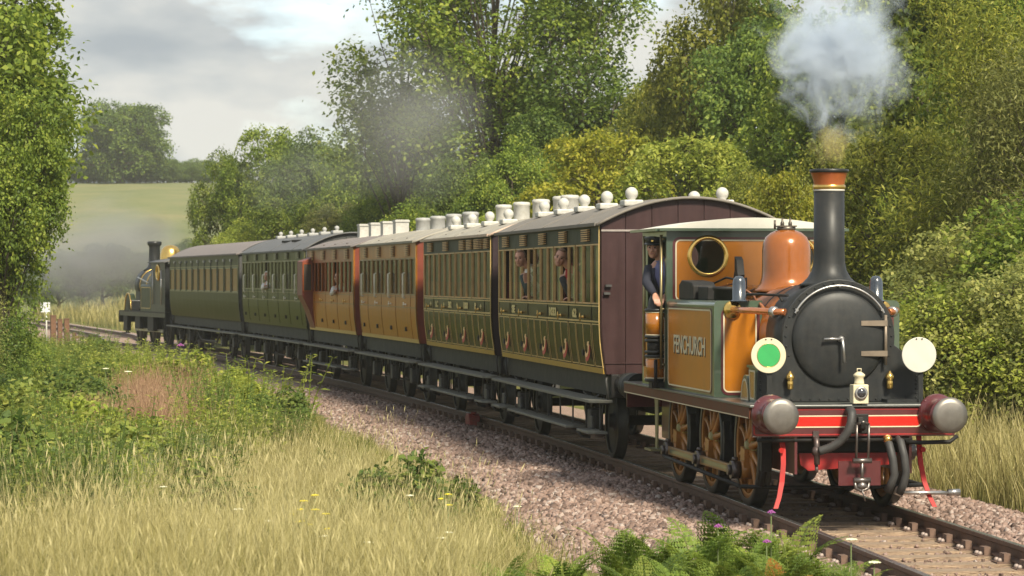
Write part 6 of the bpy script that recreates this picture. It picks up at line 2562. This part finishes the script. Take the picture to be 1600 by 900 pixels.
# ------------------------------------------------------------------ herbs of the bank
def herb_mesh(name, stems, H, rad, leaf, pairs, seed, aspect=0.5, lean=0.25, tint0=0.5):
    q = np.random.default_rng(seed)
    Cs, Ns, Ds, Ss, Ts = [], [], [], [], []
    b = MB()
    for _ in range(stems):
        a, r = q.uniform(0, 2 * PI), rad * math.sqrt(q.uniform(0, 1))
        h = H * q.uniform(0.6, 1.0)
        bx, by = r * math.cos(a), r * math.sin(a)
        lx, ly = q.normal() * lean * h * 0.4 + bx * 0.4, q.normal() * lean * h * 0.4 + by * 0.4
        b.tube([(bx, by, 0), (bx + lx * 0.4, by + ly * 0.4, h * 0.5), (bx + lx, by + ly, h)], [0.007, 0.006, 0.003], 4, False)
        st = q.normal() * 0.14
        for k in range(pairs):
            f = 0.12 + 0.88 * (k + 1) / pairs
            z = h * f
            px, py = bx + lx * f ** 1.3, by + ly * f ** 1.3
            for g in range(2):
                an = k * 1.57 + g * PI + q.normal() * 0.3
                l = leaf * (1.15 - 0.55 * f) * q.uniform(0.7, 1.25)
                d = np.array([math.cos(an), math.sin(an), q.uniform(-0.4, 0.35)])
                Cs.append((px + d[0] * l * 0.55, py + d[1] * l * 0.55, z + d[2] * l * 0.5))
                Ds.append(d)
                Ns.append((-d[0] * 0.35 + q.normal() * 0.3, -d[1] * 0.35 + q.normal() * 0.3, 1.0))
                Ss.append(l)
                Ts.append(np.clip(tint0 + st + q.normal() * 0.16 + 0.2 * (f - 0.5), 0, 1))
    V, F = leaf_quads(np.array(Cs), unit(np.array(Ns)), np.array(Ss), aspect, dirv=np.array(Ds))
    n0 = len(V)
    # stems as thin quads of the same object: fold them in
    SV = np.array(b.v)
    SF = np.array([f for f in b.f if len(f) == 4])
    me = fast_mesh(name, np.concatenate([V, SV]), np.concatenate([F, SF + n0]), np.concatenate([np.repeat(Ts, 4), np.full(len(SV), 0.35)]))
    return me


L_nettle = leafmat('nettle_leaves', [(0.035, 0.062, 0.018), (0.068, 0.108, 0.028), (0.105, 0.155, 0.036), (0.16, 0.21, 0.058)], objvar=0.25, gain=(1.9, 1.8, 1.5))
L_weed = leafmat('weed_leaves', [(0.065, 0.092, 0.022), (0.11, 0.145, 0.034), (0.16, 0.185, 0.045), (0.22, 0.23, 0.07)], objvar=0.25, gain=(1.8, 1.7, 1.4))
L_pale = leafmat('pale_weed_leaves', [(0.085, 0.115, 0.05), (0.13, 0.165, 0.07), (0.18, 0.215, 0.095), (0.24, 0.27, 0.13)], objvar=0.15, gain=(1.7, 1.65, 1.6))
L_bram = leafmat('bramble_leaves', [(0.030, 0.060, 0.016), (0.065, 0.105, 0.026), (0.11, 0.15, 0.035), (0.17, 0.19, 0.05)], objvar=0.15, gain=(1.5, 1.45, 1.2))
herbs = [herb_mesh('foliage', 34, 1.15, 0.46, 0.088, 13, 201 + i) for i in range(3)] + [herb_mesh('foliage', 30, 0.75, 0.48, 0.10, 8, 211 + i, 0.4) for i in range(3)] + [herb_mesh('foliage', 44, 0.95, 0.5, 0.065, 16, 221 + i, 0.24) for i in range(2)]
for me in herbs:
    me.materials.append(L_nettle)


def herb(name, k, x, y, s, lm, label, group, cat='plant'):
    o = link(name, herbs[k], None, (x, y, float(gz(x, y)) - 0.02))
    o.rotation_euler = (0, 0, rng.uniform(0, 6.28))
    o.scale = (s * rng.uniform(0.9, 1.2), s * rng.uniform(0.9, 1.2), s)
    o.material_slots[0].link = 'OBJECT'
    o.material_slots[0].material = lm
    tag(o, label, cat, group)
    return o


q_ = np.random.default_rng(333)
# tall nettles standing between the dry grass and the pink sorrel (t = distance from the track)


def put_t(y, t):
    d = float(dcx(y))
    k = 1 / math.sqrt(1 + d * d)
    return float(cx(y)) + t * k, y - t * d * k


def bank(n, y0, y1, depth, fn):
    """n plants on the camera's side, up to depth metres to the left of where the dry grass ends"""
    for _ in range(n):
        y = q_.uniform(y0, y1)
        e = min(-3.75 + 0.4 * float(wob(-3.9, y, 0.7, 2.0)), float(cx(y)) - 4.1)
        x = e - depth * q_.random()
        if abs(x - at(232, y)) < 0.7 and 42 < y < 57 or x < -0.19 * y - 1:
            continue
        fn(x, y)


def mixed(x, y, far=False):
    """what grows where: patches of nettle, yellow-green weed and pale feathery weed in hummocks"""
    p = float(wob(x, y, 0.55, 3.0)) + q_.normal() * 0.35
    hgt = float(np.clip(1.0 + 0.28 * wob(x, y, 0.9, 6.0), 0.6, 1.35))
    if p > 0.45:
        herb('nettle_clump', int(q_.integers(0, 3)), x, y, hgt * q_.uniform(0.75, 1.1), L_nettle, 'leafy dark green nettle clump on the bank', 'nettles on the bank')
    elif p < -0.4 and not far:
        herb('feathery_weed', int(q_.integers(6, 8)), x, y, hgt * q_.uniform(0.75, 1.05), L_pale, 'pale feathery weed on the bank at the left', 'pale weeds on the bank')
    else:
        herb('weed_clump', int(q_.integers(3, 6)), x, y, hgt * q_.uniform(1.0, 1.45), L_weed if q_.random() < 0.75 else L_lite, 'yellow-green broad-leaved weed clump on the bank', 'weeds on the bank')


bank(120, 26, 50, 3.2, mixed)
bank(95, 23.5, 40, 3.4, lambda x, y: herb('feathery_weed', int(q_.integers(6, 8)), x - 0.6, y, q_.uniform(0.8, 1.1), L_pale, 'pale feathery weed on the bank at the left', 'pale weeds on the bank'))
bank(150, 48, 95, 7.0, lambda x, y: mixed(x, y, True))
for i in range(30):
    y = q_.uniform(27, 88)
    e = min(-3.9, float(cx(y)) - 4.2)
    x = e - q_.random() ** 1.2 * (2.2 + 0.06 * y)
    if x < -0.185 * y or abs(x - at(238, y)) < 0.6 and 42 < y < 57:
        continue
    k_ = i % 3
    tree('bank_bush', 'low', 800 + x * FPX / y, y, q_.uniform(0.75, 1.35), 1.15, (L_bram, L_lite, L_weed)[k_], ('dark green bramble mound among the weeds of the bank', 'bright green bushy mound among the weeds of the bank', 'yellow-green bushy mound among the weeds of the bank')[k_], 'bushy mounds on the bank', 'bush')
for _ in range(34):
    y = q_.uniform(30, 62)
    x, yy = put_t(y, q_.uniform(-5.4, -3.3))
    herb('weed_clump', int(q_.integers(3, 6)), x, yy, q_.uniform(0.35, 0.65), L_weed, 'small weed at the edge of the ballast among dry grass', 'small weeds by the ballast')
# a bramble by the ballast and its neighbours
for (u, Y, H, lab) in ((645, 30.5, 0.95, 'leafy bramble bush in the dry grass by the ballast'), (596, 29.6, 0.62, 'small bramble beside the leafy bramble bush'), (694, 32.0, 0.66, 'low bramble creeping onto the ballast edge')):
    tree('bramble_bush', 'low', u, Y, H, 1.0, L_bram, lab, 'brambles by the ballast', 'bush')
for (u, Y, H, lab) in ((330, 30.0, 0.85, 'small dark bush at the corner of nettles and dry grass'), (505, 38.0, 0.55, 'small green bush among dry grass up the bank')):
    tree('small_bush', 'low', u, Y, H, 1.0, L_bram, lab, None, 'bush')

# ------------------------------------------------------------------ bracken at the camera's feet
def fern_mesh(seed):
    q = np.random.default_rng(seed)
    Cs, Ds, Ns, Ss, Ts = [], [], [], [], []
    b = MB()
    for f in range(9):
        az = 2 * PI * f / 9 + q.normal() * 0.25
        ln = q.uniform(0.55, 0.82)
        up = q.uniform(1.05, 1.5)
        pts = []
        for i in range(19):
            s = i / 18
            r = ln * (0.16 * s + 0.50 * s * s)
            z = ln * up * (s - 0.36 * s ** 2.6)
            pts.append(np.array([math.cos(az) * r, math.sin(az) * r, z]))
        b.tube([tuple(p) for p in pts[::3]], [0.006, 0.005, 0.004, 0.003, 0.003, 0.002, 0.001], 4, False)
        tf = q.normal() * 0.16
        for i in range(5, 19):
            s = (i - 4) / 14
            t = unit(pts[min(18, i + 1)] - pts[i - 1])
            side = unit(np.cross(t, np.array([0, 0, 1.0])))
            nrm = np.cross(side, t)
            pl = 0.27 * ln * (1 - s) ** 0.75 * min(1, 0.55 + s * 2.2) + 0.012
            for sg in (-1, 1):
                d = unit(side * sg + t * 0.35 - np.array([0, 0, 0.18]))
                nb = max(2, int(pl / 0.022))
                for j in range(nb):
                    w = (j + 0.5) / nb
                    c = pts[i] + d * pl * w
                    l = 0.058 * (1 - 0.72 * w) * (0.6 + 0.4 * (1 - s)) + 0.008
                    for g in (-1, 1):
                        e = unit(t * g + d * 0.5)
                        Cs.append(c + e * l * 0.45)
                        Ds.append(e)
                        Ns.append(nrm + q.normal(size=3) * 0.18)
                        Ss.append(l)
                        Ts.append(np.clip(0.5 + tf + q.normal() * 0.1 + 0.15 * (s - 0.5), 0, 1))
    V, F = leaf_quads(np.array(Cs), unit(np.array(Ns)), np.array(Ss), 0.62, dirv=np.array(Ds), fold=0.05)
    SV = np.array(b.v)
    SF = np.array([f for f in b.f if len(f) == 4])
    return fast_mesh('fronds', np.concatenate([V, SV]), np.concatenate([F, SF + len(V)]), np.concatenate([np.repeat(Ts, 4), np.full(len(SV), 0.5)]))


L_fern = leafmat('bracken_green', [(0.030, 0.062, 0.014), (0.065, 0.115, 0.024), (0.11, 0.165, 0.034), (0.165, 0.21, 0.05)], objvar=0.25, gain=(1.9, 1.65, 1.3))
L_fernd = leafmat('bracken_dying', [(0.22, 0.08, 0.01), (0.36, 0.15, 0.02), (0.46, 0.22, 0.03), (0.5, 0.3, 0.06)], objvar=0.1, gain=(1, 1, 1))
ferns = [fern_mesh(401 + i) for i in range(4)]
for me in ferns:
    me.materials.append(L_fern)
FP = [(800, 20.4, 0.80), (845, 19.6, 0.85), (885, 20.6, 0.95), (925, 19.4, 0.9), (962, 20.8, 1.0), (1000, 19.8, 1.0), (1035, 21.0, 1.12), (1065, 19.5, 1.0), (1098, 20.4, 1.10), (1135, 21.4, 1.22), (1150, 19.7, 1.05), (1188, 20.6, 1.10), (1215, 19.4, 0.95),
      (1240, 21.2, 1.22), (1262, 20.0, 1.0), (1300, 20.8, 0.95), (1322, 19.6, 0.85), (1352, 20.6, 0.75), (1385, 19.8, 0.62), (870, 18.6, 0.8), (980, 18.5, 0.85), (1090, 18.4, 0.85), (1180, 18.6, 0.85), (1290, 18.5, 0.75), (1412, 20.4, 0.55), (1020, 22.2, 0.8), (905, 22.0, 0.7)]
for i, (u, Y, s) in enumerate(FP):
    x = at(u, Y)
    o = link('bracken_fern', ferns[i % 4], None, (x, Y, float(gz(x, Y)) - 0.02))
    o.rotation_euler = (rng.normal() * 0.1, rng.normal() * 0.1, rng.uniform(0, 6.28))
    o.scale = (s * 0.76, s * 0.76, s * 0.86)
    tag(o, 'green bracken fern at the foot of the picture beside the track', 'fern', 'bracken ferns by the track')
x = at(1222, 19.2)
o = link('bracken_fern', ferns[1], None, (x, 19.2, float(gz(x, 19.2)) - 0.02))
o.scale = (0.62, 0.62, 0.80)
o.material_slots[0].link = 'OBJECT'
o.material_slots[0].material = L_fernd
tag(o, 'dying bracken fern turned orange among green ferns', 'fern', 'bracken ferns by the track')

# ------------------------------------------------------------------ wild flowers
m_stem = mat('flower_stem', (0.09, 0.12, 0.035), 0.7)
m_umb = mat('umbel_cream', (0.62, 0.60, 0.42), 0.7, var=0.12, scale=40)
m_knap = mat('knapweed_purple', (0.28, 0.07, 0.26), 0.6, var=0.25, scale=40)
m_rag = mat('ragwort_yellow', (0.55, 0.46, 0.02), 0.6, var=0.2, scale=30)


def flower(name, x, y, h, r, m, label, cat, group, dome=0.25, heads=1):
    o = empty(name, (x, y, float(gz(x, y))))
    tag(o, label, cat, group)
    b = MB()
    tops = []
    for k in range(heads):
        a = k * 2.4
        tp = (0.05 * heads ** 0.5 * math.cos(a) * (k > 0), 0.05 * heads ** 0.5 * math.sin(a) * (k > 0), h * (1 - 0.06 * k))
        b = MB()
        b.tube([(0, 0, 0), (tp[0] * 0.3, tp[1] * 0.3, h * 0.5), tp], [0.006, 0.005, 0.004], 5)
        b.build('stem', m_stem, o)
        tops.append(tp)
    for tp in tops:
        b = MB()
        for i in range(16):
            rr = r * math.sqrt((i + 0.3) / 16)
            a = i * 2.399
            b.ball((tp[0] + rr * math.cos(a), tp[1] + rr * math.sin(a), tp[2] + 0.02 + dome * (r - rr) * 0.6), r * 0.30, 6, 4, (1, 1, 0.5))
        b.build('flower_head', m, o)
    return o


for (u, Y, v) in ((1330, 19.2, 848), (1366, 18.6, 884), (808, 27, 795), (640, 26, 778), (372, 22.8, 800), (420, 23.4, 818), (505, 22.6, 842), (330, 22.0, 832), (140, 21.2, 866), (120, 21.8, 856), (575, 21.6, 852), (690, 22.4, 845), (255, 29, 764), (165, 50, 578), (200, 43, 583), (360, 21.2, 882), (90, 20.6, 872), (700, 24, 836)):
    x = at(u, Y)
    h = CAM_H - (v - 435) * Y / FPX - float(gz(x, Y))
    if h < 0.15:
        continue
    flower('cow_parsley', x, Y, h, 0.036 if Y < 40 else 0.05, m_umb, 'flat creamy-white flower head standing among grass and bracken', 'wild flower', 'white umbel flowers')
for (u, Y, v) in ((1122, 20.2, 828), (1205, 20.4, 806), (1198, 19.8, 852), (282, 60, 542)):
    x = at(u, Y)
    h = CAM_H - (v - 435) * Y / FPX - float(gz(x, Y))
    flower('knapweed', x, Y, h, 0.028 if Y < 40 else 0.07, m_knap, 'purple thistle-like flower among green plants', 'wild flower', 'purple flowers', 1.2)
for (u, Y, v, hd_, lab) in ((492, 23.6, 778, 7, 'bright yellow ragwort in the dry grass'), (470, 24.0, 800, 4, 'smaller yellow ragwort below the bright one'), (700, 27.0, 776, 3, 'small yellow-green flower near the bramble')):
    x = at(u, Y)
    h = CAM_H - (v - 435) * Y / FPX - float(gz(x, Y))
    flower('ragwort', x, Y, h, 0.032, m_rag, lab, 'wild flower', 'yellow flowers', 0.4, hd_)

# ------------------------------------------------------------------ grass
def blades(n, xy, h, w, lean, tint, seed, head=0.0, edge=0.0):
    """curved ribbons: 5 vertices each as two quads (the upper one closed to a point)"""
    q = np.random.default_rng(seed)
    x, y = xy
    z = gz(x, y)
    a = q.uniform(0, 2 * PI, n)
    hh = h * q.uniform(0.45, 1.2, n) * (1 + 0.16 * wob(x, y, 1.7, 0.5))
    if edge:
        hh = hh * np.clip((np.abs(lateral(x, y)) - 2.7) / edge, 0.28, 1)
    l = lean * hh * q.uniform(0.3, 1.3, n)
    dx, dy = np.cos(a), np.sin(a)
    fa = q.uniform(0, PI, n)
    wx, wy = np.cos(fa) * w * 0.5 * q.uniform(0.7, 1.4, n), np.sin(fa) * w * 0.5
    P = np.stack([x, y, z - 0.02], -1)
    M = P + np.stack([dx * l * 0.35, dy * l * 0.35, hh * 0.58], -1)
    T = P + np.stack([dx * l, dy * l, hh * 0.97], -1)
    Wv = np.stack([wx, wy, 0 * wx], -1)
    V = np.stack([P - Wv, P + Wv, M + Wv * 0.8, M - Wv * 0.8, T + Wv * 0.15, T - Wv * 0.15], 1).reshape(-1, 3)
    b = np.arange(n)[:, None] * 6
    F = np.concatenate([b + np.array([[0, 1, 2, 3]]), b + np.array([[3, 2, 4, 5]])])
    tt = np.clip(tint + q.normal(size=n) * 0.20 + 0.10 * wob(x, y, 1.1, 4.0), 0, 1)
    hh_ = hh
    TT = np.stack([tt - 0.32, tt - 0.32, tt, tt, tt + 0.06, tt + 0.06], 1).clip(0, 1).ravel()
    if head:
        k = q.random(n) < head
        m = k.sum()
        Ck = T[k]
        d = np.stack([dx[k] * 0.4, dy[k] * 0.4, np.ones(m)], -1)
        V2, F2 = leaf_quads(Ck, unit(q.normal(size=(m, 3)) * np.array([1, 1, 0.2])), np.full(m, 0.07) * q.uniform(0.7, 1.6, m), 0.09, dirv=d, fold=0)
        F = np.concatenate([F, F2 + len(V)])
        V = np.concatenate([V, V2])
        TT = np.concatenate([TT, np.repeat(np.clip(tt[k] + 0.15, 0, 1), 4)])
    return V, F, TT


def grass_obj(name, parts, m):
    o_, Vs, Fs, Ts = 0, [], [], []
    for V, F, T in parts:
        Vs.append(V)
        Fs.append(F + o_)
        Ts.append(T)
        o_ += len(V)
    o = link(name, fast_mesh(name, np.concatenate(Vs), np.concatenate(Fs), np.concatenate(Ts), m))
    return tag(o, kind='stuff')


def region(n, y0, y1, t0, t1, seed, power=1.0, patch=None, dry=None):
    q = np.random.default_rng(seed)
    y = y0 + (y1 - y0) * q.random(n) ** power
    t = t0 + (t1 - t0) * q.random(n)
    d = dcx(y)
    k = 1 / np.sqrt(1 + d * d)
    x, yy = cx(y) + t * k, y - t * d * k
    if patch:
        f, lo = patch
        keep = wob(x, yy, f, seed * 0.37) * 0.5 + 0.5 * q.random(n) > lo
        x, yy = x[keep], yy[keep]
    if dry is not None:
        edge = -3.9 + 0.45 * wob(x, yy, 0.7, 2.0)
        isdry = (x > edge) | (yy < 21.5 + 0.6 * np.sin(x * 2))
        keep = (isdry if dry else ~isdry) | (q.random(len(x)) < 0.06)
        x, yy = x[keep], yy[keep]
    # nothing outside the cone the photograph could see
    keep = (np.abs(x) < 0.20 * yy + 1.0) & ~((yy < 24.5) & (x > at(760, yy)) & (lateral(x, yy) < 0))
    return x[keep], yy[keep]


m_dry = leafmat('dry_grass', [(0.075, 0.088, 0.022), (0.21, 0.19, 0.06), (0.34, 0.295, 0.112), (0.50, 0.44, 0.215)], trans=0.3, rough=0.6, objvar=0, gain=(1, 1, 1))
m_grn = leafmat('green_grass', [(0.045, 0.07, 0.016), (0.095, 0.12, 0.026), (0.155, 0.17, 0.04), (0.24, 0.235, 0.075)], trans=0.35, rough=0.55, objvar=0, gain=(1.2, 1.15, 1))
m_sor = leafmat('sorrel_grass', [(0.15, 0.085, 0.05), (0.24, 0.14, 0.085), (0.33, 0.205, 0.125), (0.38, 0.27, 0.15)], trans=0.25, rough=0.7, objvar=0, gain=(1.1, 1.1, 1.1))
P = []
for (n, a, hh, ww, ln, ti, sd, pw, tr, pt) in (
        (105000, (14.5, 36), 0.52, 0.0036, 0.45, 0.55, 501, 1.1, (-9.8, -3.2), None),
        (52000, (14.5, 38), 0.74, 0.0028, 0.60, 0.78, 504, 1.0, (-9.8, -3.5), (0.8, 0.1)),
        (60000, (30, 62), 0.50, 0.0065, 0.40, 0.52, 502, 1.0, (-7.0, -3.05), (0.9, -0.2)),
        (9000, (14.5, 40), 0.98, 0.003, 0.35, 0.70, 503, 1.0, (-9.0, -3.8), (1.3, 0.2))):
    xy = region(n, *a, *tr, sd, pw, pt, True)
    P.append(blades(len(xy[0]), xy, hh, ww, ln, ti, sd + 50, 0.3, 2.0))
xy = region(5200, 15, 40, -9.0, -3.9, 505, 1.0, None, True)
P.append(blades(len(xy[0]), xy, 0.92, 0.0035, 0.22, 0.85, 555, 1.0))
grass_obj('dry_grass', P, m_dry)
P = []
xy = region(26000, 26, 42, 2.75, 9.0, 511)
P.append(blades(len(xy[0]), xy, 0.98, 0.011, 0.30, 0.58, 561, 0.4))
xy = region(9000, 25, 40, 2.5, 4.2, 512)
P.append(blades(len(xy[0]), xy, 0.55, 0.011, 0.35, 0.45, 562, 0.2))
xy = region(9000, 118, 205, 3.2, 20, 513)
P.append(blades(len(xy[0]), xy, 1.0, 0.05, 0.35, 0.50, 563, 0.0))
grass_obj('meadow_grass', P, m_dry)
P = []
for (n, a, hh, ww, ln, sd, tr, ti) in (
        (42000, (21, 62), 0.42, 0.008, 0.5, 521, (-12, -3.0), 0.6), (22000, (40, 120), 0.42, 0.016, 0.5, 522, (-14, -3.6), 0.5), (9000, (60, 150), 0.40, 0.03, 0.5, 523, (-16, -2.9), 0.62),
        (9000, (24, 60), 0.40, 0.011, 0.5, 524, (2.7, 9.5), 0.45)):
    xy = region(n, *a, *tr, sd, dry=False if sd == 521 else None)
    P.append(blades(len(xy[0]), xy, hh, ww, ln, ti, sd + 50))
xy = region(16000, 14.5, 40, -9.8, -3.2, 525, 1.0, (1.5, 0.35), True)
P.append(blades(len(xy[0]), xy, 0.52, 0.006, 0.5, 0.66, 575))
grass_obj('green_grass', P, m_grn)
q = np.random.default_rng(531)
n = 9000
y = q.uniform(41, 58, n)
x = at(230, y) + q.normal(size=n) * 0.50 * (0.6 + 0.4 * np.sin(y))
P = [blades(n, (x, y), 0.86, 0.010, 0.25, 0.5, 581, 0.7)]
n = 4200
y = q.uniform(36, 45, n)
x = at(150, y) + q.normal(size=n) * 0.38
P.append(blades(n, (x, y), 0.80, 0.009, 0.25, 0.5, 583, 0.7))
n = 900
y = q.uniform(54, 62, n)
x = at(305, y) + q.normal(size=n) * 0.3
P.append(blades(n, (x, y), 0.85, 0.014, 0.2, 0.5, 582, 0.6))
grass_obj('sorrel_grass', P, m_sor)
# ================================================================== notice and posts by the line
m_sign = mat('sign_white', (0.62, 0.63, 0.64), 0.45, var=0.05)
m_ink = mat('sign_ink', (0.38, 0.40, 0.48), 0.6)
m_postw = mat('post_white', (0.50, 0.50, 0.44), 0.6, var=0.15)
m_rust = mat('rusty_post', (0.13, 0.065, 0.035), 0.85, var=0.35, scale=6, bump=0.5, dirt=0.4, dirtcol=(0.07, 0.04, 0.03))
Y = 122.0
x = at(71, Y)
g = float(gz(x, Y))
sg = empty('notice_board', (x, Y, g))
tag(sg, 'white notice on a thin white pole beside the distant track', 'sign')
zb = CAM_H - (488 - 435) * Y / FPX - g
zt = CAM_H - (472.5 - 435) * Y / FPX - g
b = MB()
b.box(-0.19, 0.19, -0.02, 0.0, zb, zt)
b.build('board', m_sign, sg, 0.005)
b = MB()
b.cyl((0.04, 0.01, 0), (0.04, 0.01, zb), 0.028, 8)
b.build('pole', m_postw, sg)
for k in range(3):
    text(('TRAINS', 'STOP LOOK', 'LISTEN')[k], 0.085, m_ink, sg, 'lettering', (0, -0.021, zt - 0.09 - 0.11 * k), (R(90), 0, 0), 0.002, (0.9, 0.66, 0.9)[k])
for (u, vt, w, Yp, lab) in ((83, 492, 0.105, 116, 'tallest of the rusty posts by the distant notice'), (93.5, 498, 0.09, 114, 'middle rusty post of three by the distant notice'), (104, 497, 0.095, 112, 'leaning rusty post nearest the far engine'), (41, 506, 0.09, 106, 'single rusty post under the trees at the left edge')):
    x = at(u, Yp)
    g = float(gz(x, Yp))
    h = CAM_H - (vt - 435) * Yp / FPX - g
    o = empty('fence_post', (x, Yp, g - 0.05), 0.3)
    tag(o, lab, 'post', 'rusty posts by the line')
    b = MB()
    b.prism([(-w, -w), (w, -w), (w, w), (-w, w)], 'z', 0, h)
    b.build('post', m_rust, o, 0.015)
    b = MB()
    b.prism([(-w * 1.1, -w * 1.1), (w * 1.1, -w * 1.1), (w * 1.1, w * 1.1), (-w * 1.1, w * 1.1)], 'z', h, h + 0.04)
    b.build('post_cap', m_rust, o, 0.01)
    if u == 104:
        b = MB()
        b.tube([(0.12, 0, 0.1), (0.05, 0, h * 0.7)], 0.05, 6)
        b.build('brace', m_rust, o)
x = at(118, 117)
gl = empty('point_lever', (x, 117, float(gz(x, 117))))
tag(gl, 'low rusty ground lever beside the distant rails', 'track equipment')
b = MB()
b.box(-0.12, 0.02, -0.1, 0.1, 0, 0.55)
b.build('lever_stand', m_rust, gl, 0.01)
b = MB()
b.box(0.02, 0.35, -0.04, 0.04, 0.32, 0.42)
b.build('lever', m_rust, gl)
# ================================================================== smoke
def smoke(name, loc, rad, dens, col, nscale, cover, aniso=0.1, seed=0.0, rz=0.0, stretch=(1, 1, 1)):
    b = MB()
    b.ball((0, 0, 0), 1.0, 20, 14)
    m = bpy.data.materials.new(name)
    m.use_nodes = True
    t = m.node_tree
    t.nodes.clear()
    out = N(t, 'ShaderNodeOutputMaterial')
    pv = N(t, 'ShaderNodeVolumePrincipled')
    pv.inputs['Color'].default_value = (*col, 1)
    pv.inputs['Anisotropy'].default_value = aniso
    tc_ = N(t, 'ShaderNodeTexCoord')
    ln = N(t, 'ShaderNodeVectorMath', operation='LENGTH')
    t.links.new(tc_.outputs['Object'], ln.inputs[0])
    mp_ = N(t, 'ShaderNodeMapping')
    mp_.inputs['Location'].default_value = (seed, seed * 0.7, seed * 1.3)
    mp_.inputs['Scale'].default_value = stretch
    t.links.new(tc_.outputs['Object'], mp_.inputs['Vector'])
    nz = N(t, 'ShaderNodeTexNoise', Scale=nscale, Detail=7.0, Roughness=0.62, Distortion=0.8)
    t.links.new(mp_.outputs[0], nz.inputs['Vector'])
    # density: noise minus a threshold that grows towards the rim
    th = N(t, 'ShaderNodeMapRange')
    t.links.new(ln.outputs['Value'], th.inputs[0])
    th.inputs[1].default_value, th.inputs[2].default_value = 0.15, 1.0
    th.inputs[3].default_value, th.inputs[4].default_value = cover, 0.78
    sb_ = N(t, 'ShaderNodeMath', operation='SUBTRACT')
    t.links.new(nz.outputs['Fac'], sb_.inputs[0])
    t.links.new(th.outputs[0], sb_.inputs[1])
    mu = N(t, 'ShaderNodeMath', operation='MULTIPLY')
    mu.use_clamp = False
    t.links.new(sb_.outputs[0], mu.inputs[0])
    mu.inputs[1].default_value = dens
    mx_ = N(t, 'ShaderNodeMath', operation='MAXIMUM')
    t.links.new(mu.outputs[0], mx_.inputs[0])
    mx_.inputs[1].default_value = 0.0
    t.links.new(mx_.outputs[0], pv.inputs['Density'])
    t.links.new(pv.outputs[0], out.inputs['Volume'])
    o = b.build(name, m)
    o.location = loc
    o.scale = rad
    o.rotation_euler = (0, 0, rz)
    tag(o, kind='stuff')
    return o


def smz(v, Y):
    return CAM_H - (v - 435) * Y / FPX


smoke('chimney_smoke', (at(1306, 32), 32, smz(92, 32)), (1.25, 1.0, 1.35), 34.0, (0.74, 0.82, 0.93), 3.0, 0.30, seed=3.1)
smoke('chimney_smoke', (at(1300, 31.3), 31.3, smz(225, 31.3)), (0.36, 0.32, 0.42), 7.0, (0.82, 0.70, 0.36), 2.0, 0.2, seed=13.1)
smoke('drifting_smoke', (at(615, 91), 91, smz(180, 91)), (4.9, 3.0, 4.2), 0.30, (0.93, 0.94, 0.93), 1.0, 0.15, seed=7.7)
smoke('drifting_smoke', (at(490, 104), 104, smz(275, 104)), (4.6, 2.4, 2.5), 0.30, (0.93, 0.94, 0.93), 1.0, 0.15, seed=1.7)
smoke('engine_smoke', (at(172, 128), 128, smz(392, 128)), (6.2, 3.5, 3.6), 1.7, (0.50, 0.51, 0.53), 1.0, 0.06, seed=5.3)
smoke('engine_smoke', (at(236, 113), 113, smz(360, 113)), (1.5, 1.2, 1.1), 1.5, (0.34, 0.34, 0.35), 0.8, 0.05, seed=2.3)

# ================================================================== the air
b = MB()
b.box(-905, 905, -30, 1805, -12, 24.5)
hz = bpy.data.materials.new('haze')
hz.use_nodes = True
t = hz.node_tree
t.nodes.clear()
out = N(t, 'ShaderNodeOutputMaterial')
pv = N(t, 'ShaderNodeVolumePrincipled')
pv.inputs['Color'].default_value = (0.93, 0.94, 0.90, 1)
pv.inputs['Density'].default_value = 0.0003
pv.inputs['Anisotropy'].default_value = 0.2
t.links.new(pv.outputs[0], out.inputs['Volume'])
tag(b.build('haze', hz), kind='stuff')
